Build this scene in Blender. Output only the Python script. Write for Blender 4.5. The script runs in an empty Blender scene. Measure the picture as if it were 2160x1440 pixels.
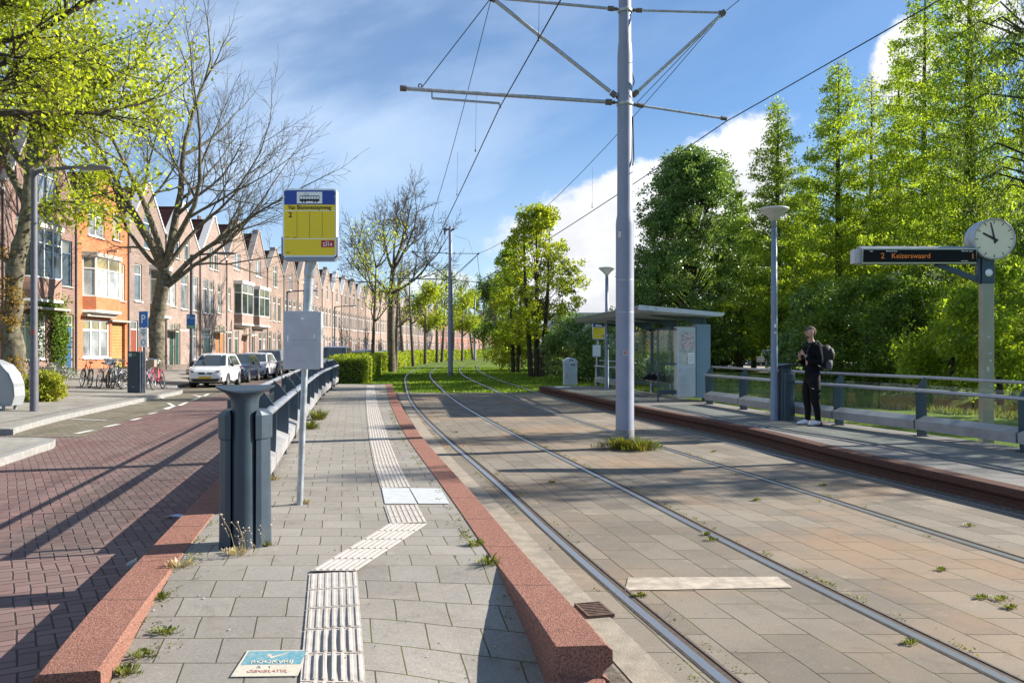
import bpy, math, random
import numpy as np
from mathutils import Vector, Matrix
from mathutils.geometry import tessellate_polygon
R = math.radians
sc = bpy.context.scene
col = sc.collection
CH = 1.71                                   # eye height above the tram tracks
# ------------------------------------------------------------ camera
cam = bpy.data.objects.new('camera', bpy.data.cameras.new('camera'))
col.objects.link(cam); sc.camera = cam
cam.location = (0, 0, CH); cam.rotation_euler = (R(90), 0, 0)
cam.data.lens = 30; cam.data.sensor_width = 36
cam.data.shift_y = 0.0069
cam.data.clip_start = .05; cam.data.clip_end = 6000
sc.view_settings.view_transform = 'Standard'
sc.view_settings.look = 'None'
sc.view_settings.gamma = 1
sc.view_settings.exposure = 1.2
sc.cycles.max_bounces = 6; sc.cycles.transparent_max_bounces = 8
sc.cycles.diffuse_bounces = 3; sc.cycles.glossy_bounces = 3; sc.cycles.transmission_bounces = 4
SUN_EL, SUN_AZ = 29.0, 73.0                 # azimuth clockwise from +Y (camera axis)
# ------------------------------------------------------------ world
w = bpy.data.worlds.new('World'); sc.world = w; w.use_nodes = True
NT = w.node_tree

class NG:
    """tiny helper for building node graphs"""
    def __init__(s, nt): s.nt = nt
    def n(s, t, **k):
        o = s.nt.nodes.new(t)
        for a, b in k.items(): setattr(o, a, b)
        return o
    def put(s, sock, v):
        if isinstance(v, bpy.types.NodeSocket): s.nt.links.new(v, sock)
        elif v is not None:
            try: sock.default_value = v
            except Exception: sock.default_value = (*v, 1) if len(v) == 3 else v[:3]
    def m(s, op, a, b=None, c=None, clamp=False):
        o = s.n('ShaderNodeMath', operation=op); o.use_clamp = clamp
        s.put(o.inputs[0], a); s.put(o.inputs[1], b)
        if c is not None: s.put(o.inputs[2], c)
        return o.outputs[0]
    def mix(s, f, a, b, mode='MIX'):
        o = s.n('ShaderNodeMix', data_type='RGBA', blend_type=mode)
        s.put(o.inputs[0], f)
        for i, v in ((6, a), (7, b)):
            s.put(o.inputs[i], (*v, 1) if isinstance(v, tuple) and len(v) == 3 else v)
        return o.outputs[2]
    def ramp(s, f, stops, interp='LINEAR'):
        o = s.n('ShaderNodeValToRGB'); cr = o.color_ramp; cr.interpolation = interp
        while len(cr.elements) < len(stops): cr.elements.new(.5)
        for e, (p, c) in zip(cr.elements, stops):
            e.position = p; e.color = (c, c, c, 1) if isinstance(c, (int, float)) else (*c, 1)
        s.put(o.inputs[0], f); return o.outputs[0]
    def noise(s, vec, scale, detail=4, rough=.5, dist=0):
        o = s.n('ShaderNodeTexNoise'); s.put(o.inputs['Vector'], vec)
        o.inputs['Scale'].default_value = scale; o.inputs['Detail'].default_value = detail
        o.inputs['Roughness'].default_value = rough; o.inputs['Distortion'].default_value = dist
        return o.outputs[0]
    def sep(s, v):
        o = s.n('ShaderNodeSeparateXYZ'); s.put(o.inputs[0], v); return o.outputs
    def comb(s, x, y, z=0):
        o = s.n('ShaderNodeCombineXYZ')
        for i, v in enumerate((x, y, z)): s.put(o.inputs[i], v)
        return o.outputs[0]
    def mapr(s, v, a, b, c=0, d=1, smooth=True):
        o = s.n('ShaderNodeMapRange'); o.interpolation_type = 'SMOOTHSTEP' if smooth else 'LINEAR'
        for i, x in enumerate((v, a, b, c, d)): s.put(o.inputs[i], x)
        return o.outputs[0]

g = NG(NT); NT.nodes.clear()
sky = g.n('ShaderNodeTexSky', sky_type='NISHITA'); sky.sun_disc = False
sky.sun_elevation = R(SUN_EL); sky.sun_rotation = R(SUN_AZ); sky.ozone_density = 3.0; sky.air_density = .9; sky.dust_density = .25; sky.altitude = 300
d = g.n('ShaderNodeTexCoord').outputs['Generated']
x, y, z = g.sep(d)
yy = g.m('MAXIMUM', y, .08)
u = g.m('DIVIDE', x, yy); v = g.m('DIVIDE', z, yy)
fb = g.noise(g.comb(u, v, 0), 9, 7, .62)
fb2 = g.noise(g.comb(u, v, 3), 26, 6, .6)
vv = g.m('ADD', v, g.m('ADD', g.m('MULTIPLY', g.m('SUBTRACT', fb, .5), .11), g.m('MULTIPLY', g.m('SUBTRACT', fb2, .5), .03)))
ridge = g.m('MULTIPLY_ADD', u, .40, .158)
top = g.mapr(g.m('SUBTRACT', ridge, vv), -.004, .016)
top = g.m('MULTIPLY', top, g.mapr(g.m('ADD', u, g.m('MULTIPLY', g.m('SUBTRACT', fb, .5), .12)), .335, .30))
top = g.m('MULTIPLY', top, g.mapr(g.m('ADD', u, g.m('MULTIPLY', g.m('SUBTRACT', fb2, .5), .1)), -.035, .01))
def puff(cx, cy, rx, ry):
    a = g.m('DIVIDE', g.m('SUBTRACT', u, cx), rx); b = g.m('DIVIDE', g.m('SUBTRACT', v, cy), ry)
    r = g.m('SQRT', g.m('ADD', g.m('MULTIPLY', a, a), g.m('MULTIPLY', b, b)))
    r = g.m('ADD', r, g.m('MULTIPLY', g.m('SUBTRACT', fb, .5), 1.6))
    return g.mapr(r, 1.0, .75)
cum = g.m('MAXIMUM', top, g.m('MAXIMUM', puff(.462, .335, .05, .055), g.m('MAXIMUM', g.m('MULTIPLY', puff(-.09, .075, .05, .02), .7), puff(.55, .39, .05, .03))))
# thin high streaks
st = g.noise(g.comb(g.m('MULTIPLY', g.m('ADD', u, g.m('MULTIPLY', v, -.6)), 1.3), g.m('MULTIPLY', g.m('ADD', v, g.m('MULTIPLY', u, -.28)), 2.6), 1), 1.8, 8, .56, .25)
band = g.mapr(u, .32, -.35, 0, 1)
cir = g.m('MULTIPLY', g.m('ADD', g.mapr(st, .36, .68, 0, .55), .16), g.m('MULTIPLY_ADD', band, .85, .15))
haze = g.mapr(v, .36, .0, 0, .5)
cir = g.m('MAXIMUM', cir, haze)
cir = g.m('MULTIPLY', cir, g.mapr(z, -.02, .03))
shade = g.mapr(g.noise(g.comb(u, g.m('MULTIPLY', v, 1.6), 7), 7, 5, .6), .35, .7, .74, 1.0)
base = g.mapr(g.m('SUBTRACT', ridge, v), .02, .13, 1.0, .86)
cb = g.n('ShaderNodeVectorMath', operation='SCALE'); cb.inputs[0].default_value = (9.8, 10.0, 10.4)
g.put(cb.inputs['Scale'], g.m('MULTIPLY', shade, base))
skc = g.mix(1.0, sky.outputs[0], (.80, 1.04, 1.20), 'MULTIPLY')
c1 = g.mix(cir, skc, (6.7, 8.0, 9.8))
c2 = g.mix(cum, c1, cb.outputs[0])
bg = g.n('ShaderNodeBackground'); g.put(bg.inputs[0], c2); bg.inputs[1].default_value = .057
out = g.n('ShaderNodeOutputWorld'); NT.links.new(bg.outputs[0], out.inputs[0])
# ------------------------------------------------------------ sun
sl = bpy.data.lights.new('sun', 'SUN'); sl.energy = 5.0; sl.angle = R(.5); sl.color = (1, .93, .82)
so = bpy.data.objects.new('sun', sl); col.objects.link(so)
sd = Vector((math.sin(R(SUN_AZ)) * math.cos(R(SUN_EL)), math.cos(R(SUN_AZ)) * math.cos(R(SUN_EL)), math.sin(R(SUN_EL))))
so.rotation_euler = sd.to_track_quat('Z', 'Y').to_euler(); so.location = (40, 30, 40)

# ------------------------------------------------------------ helpers
def G(px, py, z=0.0):
    """ground point at height z from a measured reference position (2160 x 1440 frame)"""
    for _ in range(4 if callable(z) else 1):
        zz = z(*p) if callable(z) and _ else (.28 if callable(z) else z)
        Y = (CH - zz) * 1800 / (py - 735); p = ((px - 1080) / 1800 * Y, Y)
    return p

def tag(o, label=None, cat=None, group=None, kind=None):
    if label: o['label'] = label
    if cat: o['category'] = cat
    if group: o['group'] = group
    if kind: o['kind'] = kind
    return o
def thing(name, label, cat, loc=(0, 0, 0), rz=0, group=None):
    o = bpy.data.objects.new(name, None); col.objects.link(o)
    o.location = loc; o.rotation_euler = (0, 0, rz); o.empty_display_size = .1
    return tag(o, label, cat, group)
def dup(o, parent=None, loc=None, rz=None, label=None):
    c = o.copy(); col.objects.link(c)
    if parent: c.parent = parent
    if loc is not None: c.location = loc
    if rz is not None: c.rotation_euler = (0, 0, rz)
    if label: c['label'] = label
    for ch in KIDS.get(o.name, ()): dup(ch, c)
    return c
KIDS = {}

class MB:
    def __init__(s): s.v = []; s.f = []; s.mi = []; s.sm = []
    def add(s, vs, fs, mi=0, smooth=False):
        n = len(s.v); s.v += [tuple(p) for p in vs]
        for f in fs: s.f.append(tuple(i + n for i in f)); s.mi.append(mi); s.sm.append(smooth)
        return s
    def box(s, x0, x1, y0, y1, z0, z1, mi=0, M=None):
        vs = [(x, y, z) for z in (z0, z1) for x, y in ((x0, y0), (x1, y0), (x1, y1), (x0, y1))]
        if M is not None: vs = [M @ Vector(p) for p in vs]
        return s.add(vs, [(3, 2, 1, 0), (4, 5, 6, 7), (0, 1, 5, 4), (1, 2, 6, 5), (2, 3, 7, 6), (3, 0, 4, 7)], mi)
    def ext(s, poly, vec, mi=0, smooth=False, caps=True):
        """extrude a planar 3-D polygon along vec"""
        n = len(poly); a = [Vector(p) for p in poly]; b = [p + Vector(vec) for p in a]
        fs = [(i, (i + 1) % n, n + (i + 1) % n, n + i) for i in range(n)]
        s.add(a + b, fs, mi, smooth)
        if caps: s.add(a, [tuple(range(n))[::-1]], mi); s.add(b, [tuple(range(n))], mi)
        return s
    def tube(s, pts, r, n=8, mi=0, caps=True, smooth=True):
        pts = [Vector(p) for p in pts]; k = len(pts)
        rs = r if isinstance(r, (list, tuple)) else [r] * k
        vs = []; up = None
        for i, p in enumerate(pts):
            t = (pts[min(i + 1, k - 1)] - pts[max(i - 1, 0)])
            if t.length < 1e-9: t = Vector((0, 0, 1))
            t.normalize()
            if up is None: up = t.orthogonal().normalized()
            up = (up - t * up.dot(t))
            up = t.orthogonal().normalized() if up.length < 1e-6 else up.normalized()
            q = t.cross(up)
            for j in range(n):
                a = 2 * math.pi * j / n
                vs.append(p + (up * math.cos(a) + q * math.sin(a)) * rs[i])
        fs = [(i * n + j, i * n + (j + 1) % n, (i + 1) * n + (j + 1) % n, (i + 1) * n + j) for i in range(k - 1) for j in range(n)]
        s.add(vs, fs, mi, smooth)
        if caps: s.add(vs[:n], [tuple(range(n))[::-1]], mi); s.add(vs[-n:], [tuple(range(n))], mi)
        return s
    def lathe(s, prof, n=20, c=(0, 0, 0), mi=0, smooth=True, M=None):
        vs = [(c[0] + r * math.cos(2 * math.pi * j / n), c[1] + r * math.sin(2 * math.pi * j / n), c[2] + z) for r, z in prof for j in range(n)]
        if M is not None: vs = [M @ Vector(p) for p in vs]
        fs = [(i * n + j, i * n + (j + 1) % n, (i + 1) * n + (j + 1) % n, (i + 1) * n + j) for i in range(len(prof) - 1) for j in range(n)]
        return s.add(vs, fs, mi, smooth)
    def ring(s, c, rad, r, axis='Y', n=20, k=6, mi=0):
        pts = []
        for i in range(n + 1):
            a = 2 * math.pi * i / n
            e = (math.cos(a) * rad, math.sin(a) * rad)
            pts.append((c[0] + e[0], c[1], c[2] + e[1]) if axis == 'Y' else ((c[0], c[1] + e[0], c[2] + e[1]) if axis == 'X' else (c[0] + e[0], c[1] + e[1], c[2])))
        return s.tube(pts, r, k, mi, caps=False)
    def ell(s, c, rad, n=10, m=7, mi=0, M=None):
        prof = [(math.sin(math.pi * i / m), -math.cos(math.pi * i / m)) for i in range(m + 1)]
        vs = [(c[0] + max(r, .001) * rad[0] * math.cos(2 * math.pi * j / n), c[1] + max(r, .001) * rad[1] * math.sin(2 * math.pi * j / n), c[2] + z * rad[2]) for r, z in prof for j in range(n)]
        if M is not None: vs = [M @ Vector(p) for p in vs]
        fs = [(i * n + j, i * n + (j + 1) % n, (i + 1) * n + (j + 1) % n, (i + 1) * n + j) for i in range(m) for j in range(n)]
        return s.add(vs, fs, mi, True)
    def build(s, name, mats, parent=None, loc=None, bevel=0, rz=None, fix=True):
        me = bpy.data.meshes.new(name); me.from_pydata(s.v, [], s.f)
        mats = mats if isinstance(mats, (list, tuple)) else [mats]
        for m_ in mats: me.materials.append(m_)
        me.polygons.foreach_set('material_index', s.mi); me.polygons.foreach_set('use_smooth', s.sm)
        me.update(); me.validate()
        o = bpy.data.objects.new(name, me); col.objects.link(o)
        if parent:
            o.parent = parent; KIDS.setdefault(parent.name, []).append(o)
        if loc is not None: o.location = loc
        if rz is not None: o.rotation_euler = (0, 0, rz)
        if bevel:
            b = o.modifiers.new('bevel', 'BEVEL'); b.width = bevel; b.segments = 2; b.limit_method = 'ANGLE'; b.angle_limit = R(40)
        return o

def np_mesh(name, V, F, mat, parent=None, smooth=False):
    """fast mesh from numpy vertices (n,3) and faces (m,k)"""
    me = bpy.data.meshes.new(name); k = F.shape[1]
    me.vertices.add(len(V)); me.vertices.foreach_set('co', V.astype(np.float32).ravel())
    me.loops.add(F.size); me.loops.foreach_set('vertex_index', F.astype(np.int32).ravel())
    me.polygons.add(len(F)); me.polygons.foreach_set('loop_start', np.arange(0, F.size, k, dtype=np.int32))
    me.polygons.foreach_set('loop_total', np.full(len(F), k, dtype=np.int32))
    if smooth: me.polygons.foreach_set('use_smooth', np.ones(len(F), bool))
    me.update(calc_edges=True)
    for m_ in (mat if isinstance(mat, (list, tuple)) else [mat]): me.materials.append(m_)
    o = bpy.data.objects.new(name, me); col.objects.link(o)
    if parent: o.parent = parent; KIDS.setdefault(parent.name, []).append(o)
    return o

def curve(pts):
    pts = sorted((b, a) for a, b in pts)
    Y = np.array([p[0] for p in pts]); X = np.array([p[1] for p in pts])
    T = np.gradient(X, Y)
    def f(y):
        y = min(max(y, Y[0] - 60), Y[-1] + 60)
        if y <= Y[0]: return float(X[0] + T[0] * (y - Y[0]))
        if y >= Y[-1]: return float(X[-1] + T[-1] * (y - Y[-1]))
        i = int(np.searchsorted(Y, y)) - 1; h = Y[i + 1] - Y[i]; t = (y - Y[i]) / h
        return float((2*t**3-3*t**2+1)*X[i] + (t**3-2*t**2+t)*h*T[i] + (-2*t**3+3*t**2)*X[i+1] + (t**3-t**2)*h*T[i+1])
    return f

def sheet(name, fl, fr, ys, z, mat, nx=2, kind='structure', label=None, cat=None):
    """ground strip between two curves with UVs in metres (u along, v across)"""
    V = []; UV = []; s_ = 0; prev = None
    for y in ys:
        a, b = fl(y), fr(y); c = ((a + b) / 2, y)
        if prev: s_ += math.dist(prev, c)
        prev = c
        for i in range(nx):
            t = i / (nx - 1); x_ = a + (b - a) * t
            V.append((x_, y, z(x_, y) if callable(z) else z)); UV.append((s_, (b - a) * t))
    F = [(j*nx+i, j*nx+i+1, (j+1)*nx+i+1, (j+1)*nx+i) for j in range(len(ys)-1) for i in range(nx-1)]
    me = bpy.data.meshes.new(name); me.from_pydata(V, [], F); me.materials.append(mat)
    uv = me.uv_layers.new(name='UVMap')
    for l in me.loops: uv.data[l.index].uv = UV[l.vertex_index]
    o = bpy.data.objects.new(name, me); col.objects.link(o)
    return tag(o, label, cat, kind=kind)

def flat(name, poly, z, mat, z0=None, kind='structure'):
    m_ = MB(); tris = tessellate_polygon([[Vector((*p, 0)) for p in poly]])
    m_.add([(*p, z) for p in poly], [t if (Vector(poly[t[1]])-Vector(poly[t[0]])).cross(Vector(poly[t[2]])-Vector(poly[t[0]])) > 0 else t[::-1] for t in tris])
    if z0 is not None:
        n = len(poly); m_.add([(*p, z) for p in poly] + [(*p, z0) for p in poly], [(i, (i+1) % n, n+(i+1) % n, n+i) for i in range(n)])
    o = m_.build(name, mat); return tag(o, kind=kind)

def text(s, size, ext=.002, bold=0):
    c = bpy.data.curves.new('t', 'FONT'); c.body = s; c.size = size; c.extrude = ext; c.resolution_u = 3; c.offset = bold * size
    c.align_x = 'CENTER'; c.align_y = 'CENTER'
    o = bpy.data.objects.new('t', c); col.objects.link(o)
    bpy.context.view_layer.update()
    me = bpy.data.meshes.new_from_object(o.evaluated_get(bpy.context.evaluated_depsgraph_get()))
    bpy.data.objects.remove(o); return me
def put_text(mb, s, size, cx, cy, cz, mi=0, face='-Y', sx=1, bold=0):
    """lettering standing on a plane that faces -Y (reads along +X), +X or up"""
    me = text(s, size, bold=bold)
    vs = []
    for q in me.vertices:
        a, b, c = q.co.x * sx, q.co.y, q.co.z
        if face == '-Y': vs.append((cx + a, cy - c, cz + b))
        elif face == '+X': vs.append((cx + c, cy + a, cz + b))
        else: vs.append((cx + a, cy + b, cz + c))
    mb.add(vs, [tuple(p.vertices) for p in me.polygons], mi)
    bpy.data.meshes.remove(me)
# ------------------------------------------------------------ materials
MATS = {}
def mat(name, c=(.5, .5, .5), rough=.6, metal=0, var=.0, scale=8, bump=0, bscale=None, spec=.5, emit=None, es=1, coat=0, dirt=0):
    if name in MATS: return MATS[name]
    m_ = bpy.data.materials.new(name); m_.use_nodes = True; nt = m_.node_tree
    b = nt.nodes['Principled BSDF']; g = NG(nt)
    b.inputs['Roughness'].default_value = rough; b.inputs['Metallic'].default_value = metal
    b.inputs['Specular IOR Level'].default_value = spec
    b.inputs['Coat Weight'].default_value = coat
    tc = g.n('ShaderNodeTexCoord').outputs['Object']
    if var or dirt:
        n1 = g.noise(tc, scale, 6, .6)
        cc = g.mix(g.mapr(n1, .3, .7), tuple(max(0, a * (1 - var)) for a in c), tuple(min(1, a * (1 + var)) for a in c))
        if dirt: cc = g.mix(g.mapr(g.noise(tc, scale * .37 + 1, 7, .65), .48, .75, 0, dirt), cc, (.12, .10, .07))
        g.put(b.inputs['Base Color'], cc)
        g.put(b.inputs['Roughness'], g.mapr(n1, .2, .8, max(0, rough - .1), min(1, rough + .12)))
    else: b.inputs['Base Color'].default_value = (*c, 1)
    if bump:
        bn = g.n('ShaderNodeBump'); bn.inputs['Strength'].default_value = bump; bn.inputs['Distance'].default_value = .01
        g.put(bn.inputs['Height'], g.noise(tc, bscale or scale * 8, 5, .6)); g.put(b.inputs['Normal'], bn.outputs[0])
    if emit: b.inputs['Emission Color'].default_value = (*emit, 1); b.inputs['Emission Strength'].default_value = es
    MATS[name] = m_; return m_

def slab_mat(name, c1, c2, mortar, bw, rh, msize=.008, speck=.35, rust=None, rust_amt=0, moss=0, uv='UV', ang=0, bias=0, bump=.5, offset=.5, patch=None):
    m_ = bpy.data.materials.new(name); m_.use_nodes = True; nt = m_.node_tree
    b = nt.nodes['Principled BSDF']; g = NG(nt); b.inputs['Roughness'].default_value = .88; b.inputs['Specular IOR Level'].default_value = .3
    tcn = g.n('ShaderNodeTexCoord'); tc = tcn.outputs[uv]; ob = tcn.outputs['Object']
    mp = g.n('ShaderNodeMapping'); mp.inputs['Rotation'].default_value = (0, 0, ang); g.put(mp.inputs[0], tc)
    # slightly wobbling joints
    wn = g.n('ShaderNodeTexNoise'); g.put(wn.inputs['Vector'], ob); wn.inputs['Scale'].default_value = 1.7
    wv = g.n('ShaderNodeVectorMath', operation='MULTIPLY_ADD'); g.put(wv.inputs[0], wn.outputs['Color']); wv.inputs[1].default_value = (.03, .03, 0); g.put(wv.inputs[2], mp.outputs[0])
    bt = g.n('ShaderNodeTexBrick'); g.put(bt.inputs['Vector'], wv.outputs[0])
    bt.offset = offset; bt.inputs['Scale'].default_value = 1
    bt.inputs['Color1'].default_value = (0, 0, 0, 1); bt.inputs['Color2'].default_value = (1, 1, 1, 1); bt.inputs['Mortar'].default_value = (.5, .5, .5, 1)
    bt.inputs['Mortar Size'].default_value = msize; bt.inputs['Mortar Smooth'].default_value = .25; bt.inputs['Bias'].default_value = bias
    bt.inputs['Brick Width'].default_value = bw; bt.inputs['Row Height'].default_value = rh
    cc = g.mix(bt.outputs['Color'], c1, c2)
    sp = g.noise(ob, 75, 6, .85); cc = g.mix(g.mapr(sp, .35, .68, 0, speck), cc, g.mix(.5, cc, (.02, .02, .02)))
    cc = g.mix(g.mapr(sp, .62, .8, 0, speck * .8), cc, (.62, .58, .52))
    big = g.noise(ob, .7, 6, .62)
    cc = g.mix(g.mapr(big, .35, .7, 0, .42), cc, tuple(a * .52 for a in c1))
    cc = g.mix(g.mapr(g.noise(ob, 11, 6, .75), .55, .8, 0, .4), cc, tuple(min(1, a * 1.5) for a in c2))
    if rust: cc = g.mix(g.mapr(g.noise(ob, .45, 5, .6, .5), .45, .68, 0, rust_amt), cc, rust)
    if patch: cc = g.mix(g.mapr(g.noise(ob, 1.3, 7, .7, .8), .58, .72, 0, .5), cc, patch)
    st = g.noise(ob, 5, 6, .7); cc = g.mix(g.mapr(st, .60, .72, 0, .35), cc, tuple(a * .45 for a in c1))
    ms = g.noise(ob, 2.2, 5, .7)
    mort = g.mix(g.mapr(ms, .48 - moss * .1, .62 - moss * .1), mortar, (.09, .10, .025)) if moss else mortar
    cc = g.mix(bt.outputs['Fac'], cc, mort)
    g.put(b.inputs['Base Color'], cc)
    h = g.m('SUBTRACT', g.m('ADD', g.m('MULTIPLY', sp, .25), g.m('MULTIPLY', g.sep(bt.outputs['Color'])[0], .5)), g.m('MULTIPLY', bt.outputs['Fac'], 1.6))
    cc = g.mix(g.mapr(g.noise(ob, 2.6, 8, .8, 1.2), .52, .70, 0, .45), cc, g.mix(1.0, cc, (.52, .46, .38), 'MULTIPLY'))
    g.put(b.inputs['Base Color'], cc)
    bn = g.n('ShaderNodeBump'); bn.inputs['Strength'].default_value = bump; bn.inputs['Distance'].default_value = .008
    g.put(bn.inputs['Height'], h); g.put(b.inputs['Normal'], bn.outputs[0])
    MATS[name] = m_; return m_

def herring(name, c1, c2, mortar, unit=.105):
    m_ = bpy.data.materials.new(name); m_.use_nodes = True; nt = m_.node_tree
    b = nt.nodes['Principled BSDF']; g = NG(nt); b.inputs['Roughness'].default_value = .8; b.inputs['Specular IOR Level'].default_value = .35
    tcn = g.n('ShaderNodeTexCoord'); ob = tcn.outputs['Object']
    mp = g.n('ShaderNodeMapping'); mp.inputs['Rotation'].default_value = (0, 0, R(45 + 14)); mp.inputs['Scale'].default_value = (1/unit, 1/unit, 1); g.put(mp.inputs[0], ob)
    wn = g.n('ShaderNodeTexNoise'); g.put(wn.inputs['Vector'], ob); wn.inputs['Scale'].default_value = 2.3
    wv = g.n('ShaderNodeVectorMath', operation='MULTIPLY_ADD'); g.put(wv.inputs[0], wn.outputs['Color']); wv.inputs[1].default_value = (.3, .3, 0); g.put(wv.inputs[2], mp.outputs[0])
    x, y, _z = g.sep(wv.outputs[0])
    cx = g.m('FLOOR', x); cy = g.m('FLOOR', y); fx = g.m('SUBTRACT', x, cx); fy = g.m('SUBTRACT', y, cy)
    k = g.m('FLOORED_MODULO', g.m('SUBTRACT', cx, cy), 4)
    def eq(a): return g.m('COMPARE', k, a, .5)
    k0, k1, k2, k3 = eq(0), eq(1), eq(2), eq(3)
    big = 9
    def lo(f, on): return g.m('ADD', f, g.m('MULTIPLY', g.m('SUBTRACT', 1, on), big))
    ix, iy = g.m('SUBTRACT', 1, fx), g.m('SUBTRACT', 1, fy)
    hz = g.m('ADD', k0, k1); vt = g.m('ADD', k2, k3)
    ds = [lo(fx, g.m('ADD', k0, vt)), lo(ix, g.m('ADD', k1, vt)), lo(fy, g.m('ADD', k3, hz)), lo(iy, g.m('ADD', k2, hz))]
    dd = g.m('MINIMUM', g.m('MINIMUM', ds[0], ds[1]), g.m('MINIMUM', ds[2], ds[3]))
    joint = g.mapr(dd, .02, .085, 1, 0)
    idv = g.comb(g.m('SUBTRACT', cx, k1), g.m('SUBTRACT', cy, k2), 0)
    wnz = g.n('ShaderNodeTexWhiteNoise', noise_dimensions='2D'); g.put(wnz.inputs['Vector'], idv)
    cc = g.mix(wnz.outputs['Value'], c1, c2)
    cc = g.mix(g.mapr(g.noise(ob, 120, 3, .7), .4, .7, 0, .4), cc, tuple(a * .5 for a in c1))
    cc = g.mix(g.mapr(g.noise(ob, .5, 6, .65), .4, .7, 0, .45), cc, (.20, .16, .14))
    cc = g.mix(g.mapr(g.noise(ob, 3, 6, .7), .6, .75, 0, .4), cc, tuple(a * .4 for a in c1))
    cc = g.mix(joint, cc, mortar)
    g.put(b.inputs['Base Color'], cc)
    bn = g.n('ShaderNodeBump'); bn.inputs['Strength'].default_value = .7; bn.inputs['Distance'].default_value = .008
    g.put(bn.inputs['Height'], g.m('SUBTRACT', g.m('MULTIPLY', wnz.outputs['Value'], .4), g.m('MULTIPLY', joint, 1.4))); g.put(b.inputs['Normal'], bn.outputs[0])
    MATS[name] = m_; return m_

def wall_mat(name, c1, c2, mortar=(.35, .31, .27), sc_=1.0, bw=.22, rh=.072):
    if name in MATS: return MATS[name]
    m_ = bpy.data.materials.new(name); m_.use_nodes = True; nt = m_.node_tree
    b = nt.nodes['Principled BSDF']; g = NG(nt); b.inputs['Roughness'].default_value = .9; b.inputs['Specular IOR Level'].default_value = .2
    tcn = g.n('ShaderNodeTexCoord'); ob = tcn.outputs['Object']
    x, y, z = g.sep(ob)
    orn = g.n('ShaderNodeObjectInfo').outputs['Random']
    bt = g.n('ShaderNodeTexBrick'); g.put(bt.inputs['Vector'], g.comb(g.m('ADD', x, y), z, 0)); bt.inputs['Scale'].default_value = sc_
    bt.inputs['Brick Width'].default_value = bw; bt.inputs['Row Height'].default_value = rh; bt.inputs['Mortar Size'].default_value = .009
    for k_, c in (('Color1', c1), ('Color2', c2), ('Mortar', mortar)): bt.inputs[k_].default_value = (*c, 1)
    cc = g.mix(g.mapr(g.noise(ob, .8, 6, .65), .35, .7, 0, .4), bt.outputs['Color'], tuple(a * .62 for a in c1))
    cc = g.mix(g.mapr(g.noise(ob, 6, 5, .7), .45, .8, 0, .35), cc, tuple(min(1, a * 1.35) for a in c2))
    cc = g.mix(1.0, cc, g.ramp(orn, [(0, (.74, .72, .72)), (.5, (1.0, 1.0, 1.0)), (1, (1.16, 1.08, 1.0))]), 'MULTIPLY')
    cc = g.mix(g.mapr(g.noise(g.comb(g.m('MULTIPLY', g.m('ADD', x, y), 3), g.m('MULTIPLY', z, .35), 0), 1.2, 5, .7), .55, .75, 0, .3), cc, tuple(a * .45 for a in c1))
    g.put(b.inputs['Base Color'], cc)
    bn = g.n('ShaderNodeBump'); bn.inputs['Strength'].default_value = .4; bn.inputs['Distance'].default_value = .006
    g.put(bn.inputs['Height'], g.m('SUBTRACT', 1, bt.outputs['Fac'])); g.put(b.inputs['Normal'], bn.outputs[0])
    MATS[name] = m_; return m_

def leaf_mat(name, c, c2, trans=.45, rough=.55):
    if name in MATS: return MATS[name]
    m_ = bpy.data.materials.new(name); m_.use_nodes = True; nt = m_.node_tree; g = NG(nt); nt.nodes.clear()
    ob = g.n('ShaderNodeTexCoord').outputs['Object']
    cc = g.mix(g.mapr(g.noise(ob, .55, 4, .6), .35, .65), c, c2)
    gi = g.n('ShaderNodeNewGeometry').outputs['Random Per Island']
    cc = g.mix(1.0, cc, g.ramp(gi, [(0, .5), (1, 1.45)]), 'MULTIPLY')
    df = g.n('ShaderNodeBsdfPrincipled'); g.put(df.inputs['Base Color'], cc); df.inputs['Roughness'].default_value = rough; df.inputs['Specular IOR Level'].default_value = .35
    tr = g.n('ShaderNodeBsdfTranslucent'); g.put(tr.inputs[0], g.mix(1.0, cc, (1.5, 1.5, .5), 'MULTIPLY'))
    mx = g.n('ShaderNodeMixShader'); mx.inputs[0].default_value = trans
    nt.links.new(df.outputs[0], mx.inputs[1]); nt.links.new(tr.outputs[0], mx.inputs[2])
    o = g.n('ShaderNodeOutputMaterial'); nt.links.new(mx.outputs[0], o.inputs[0])
    MATS[name] = m_; return m_

def glass_mat(name, tint=(.8, .9, .88), alpha=.25, rough=.03):
    m_ = bpy.data.materials.new(name); m_.use_nodes = True; nt = m_.node_tree; g = NG(nt); nt.nodes.clear()
    tr = g.n('ShaderNodeBsdfTransparent'); tr.inputs[0].default_value = (*tint, 1)
    gl = g.n('ShaderNodeBsdfGlossy'); gl.inputs['Roughness'].default_value = rough
    df = g.n('ShaderNodeBsdfDiffuse'); df.inputs[0].default_value = (.45, .5, .48, 1)
    ob = g.n('ShaderNodeTexCoord').outputs['Object']
    fr = g.n('ShaderNodeLayerWeight'); fr.inputs[0].default_value = .5
    frv = g.m('ADD', .035, g.m('MULTIPLY', g.m('POWER', fr.outputs['Facing'], 5), .35))
    m1 = g.n('ShaderNodeMixShader'); g.put(m1.inputs[0], g.mapr(g.noise(ob, 3, 5, .7), .35, .8, alpha * .15, alpha * .55)); nt.links.new(tr.outputs[0], m1.inputs[1]); nt.links.new(df.outputs[0], m1.inputs[2])
    m2 = g.n('ShaderNodeMixShader'); g.put(m2.inputs[0], frv); nt.links.new(m1.outputs[0], m2.inputs[1]); nt.links.new(gl.outputs[0], m2.inputs[2])
    o = g.n('ShaderNodeOutputMaterial'); nt.links.new(m2.outputs[0], o.inputs[0])
    MATS[name] = m_; return m_

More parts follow.
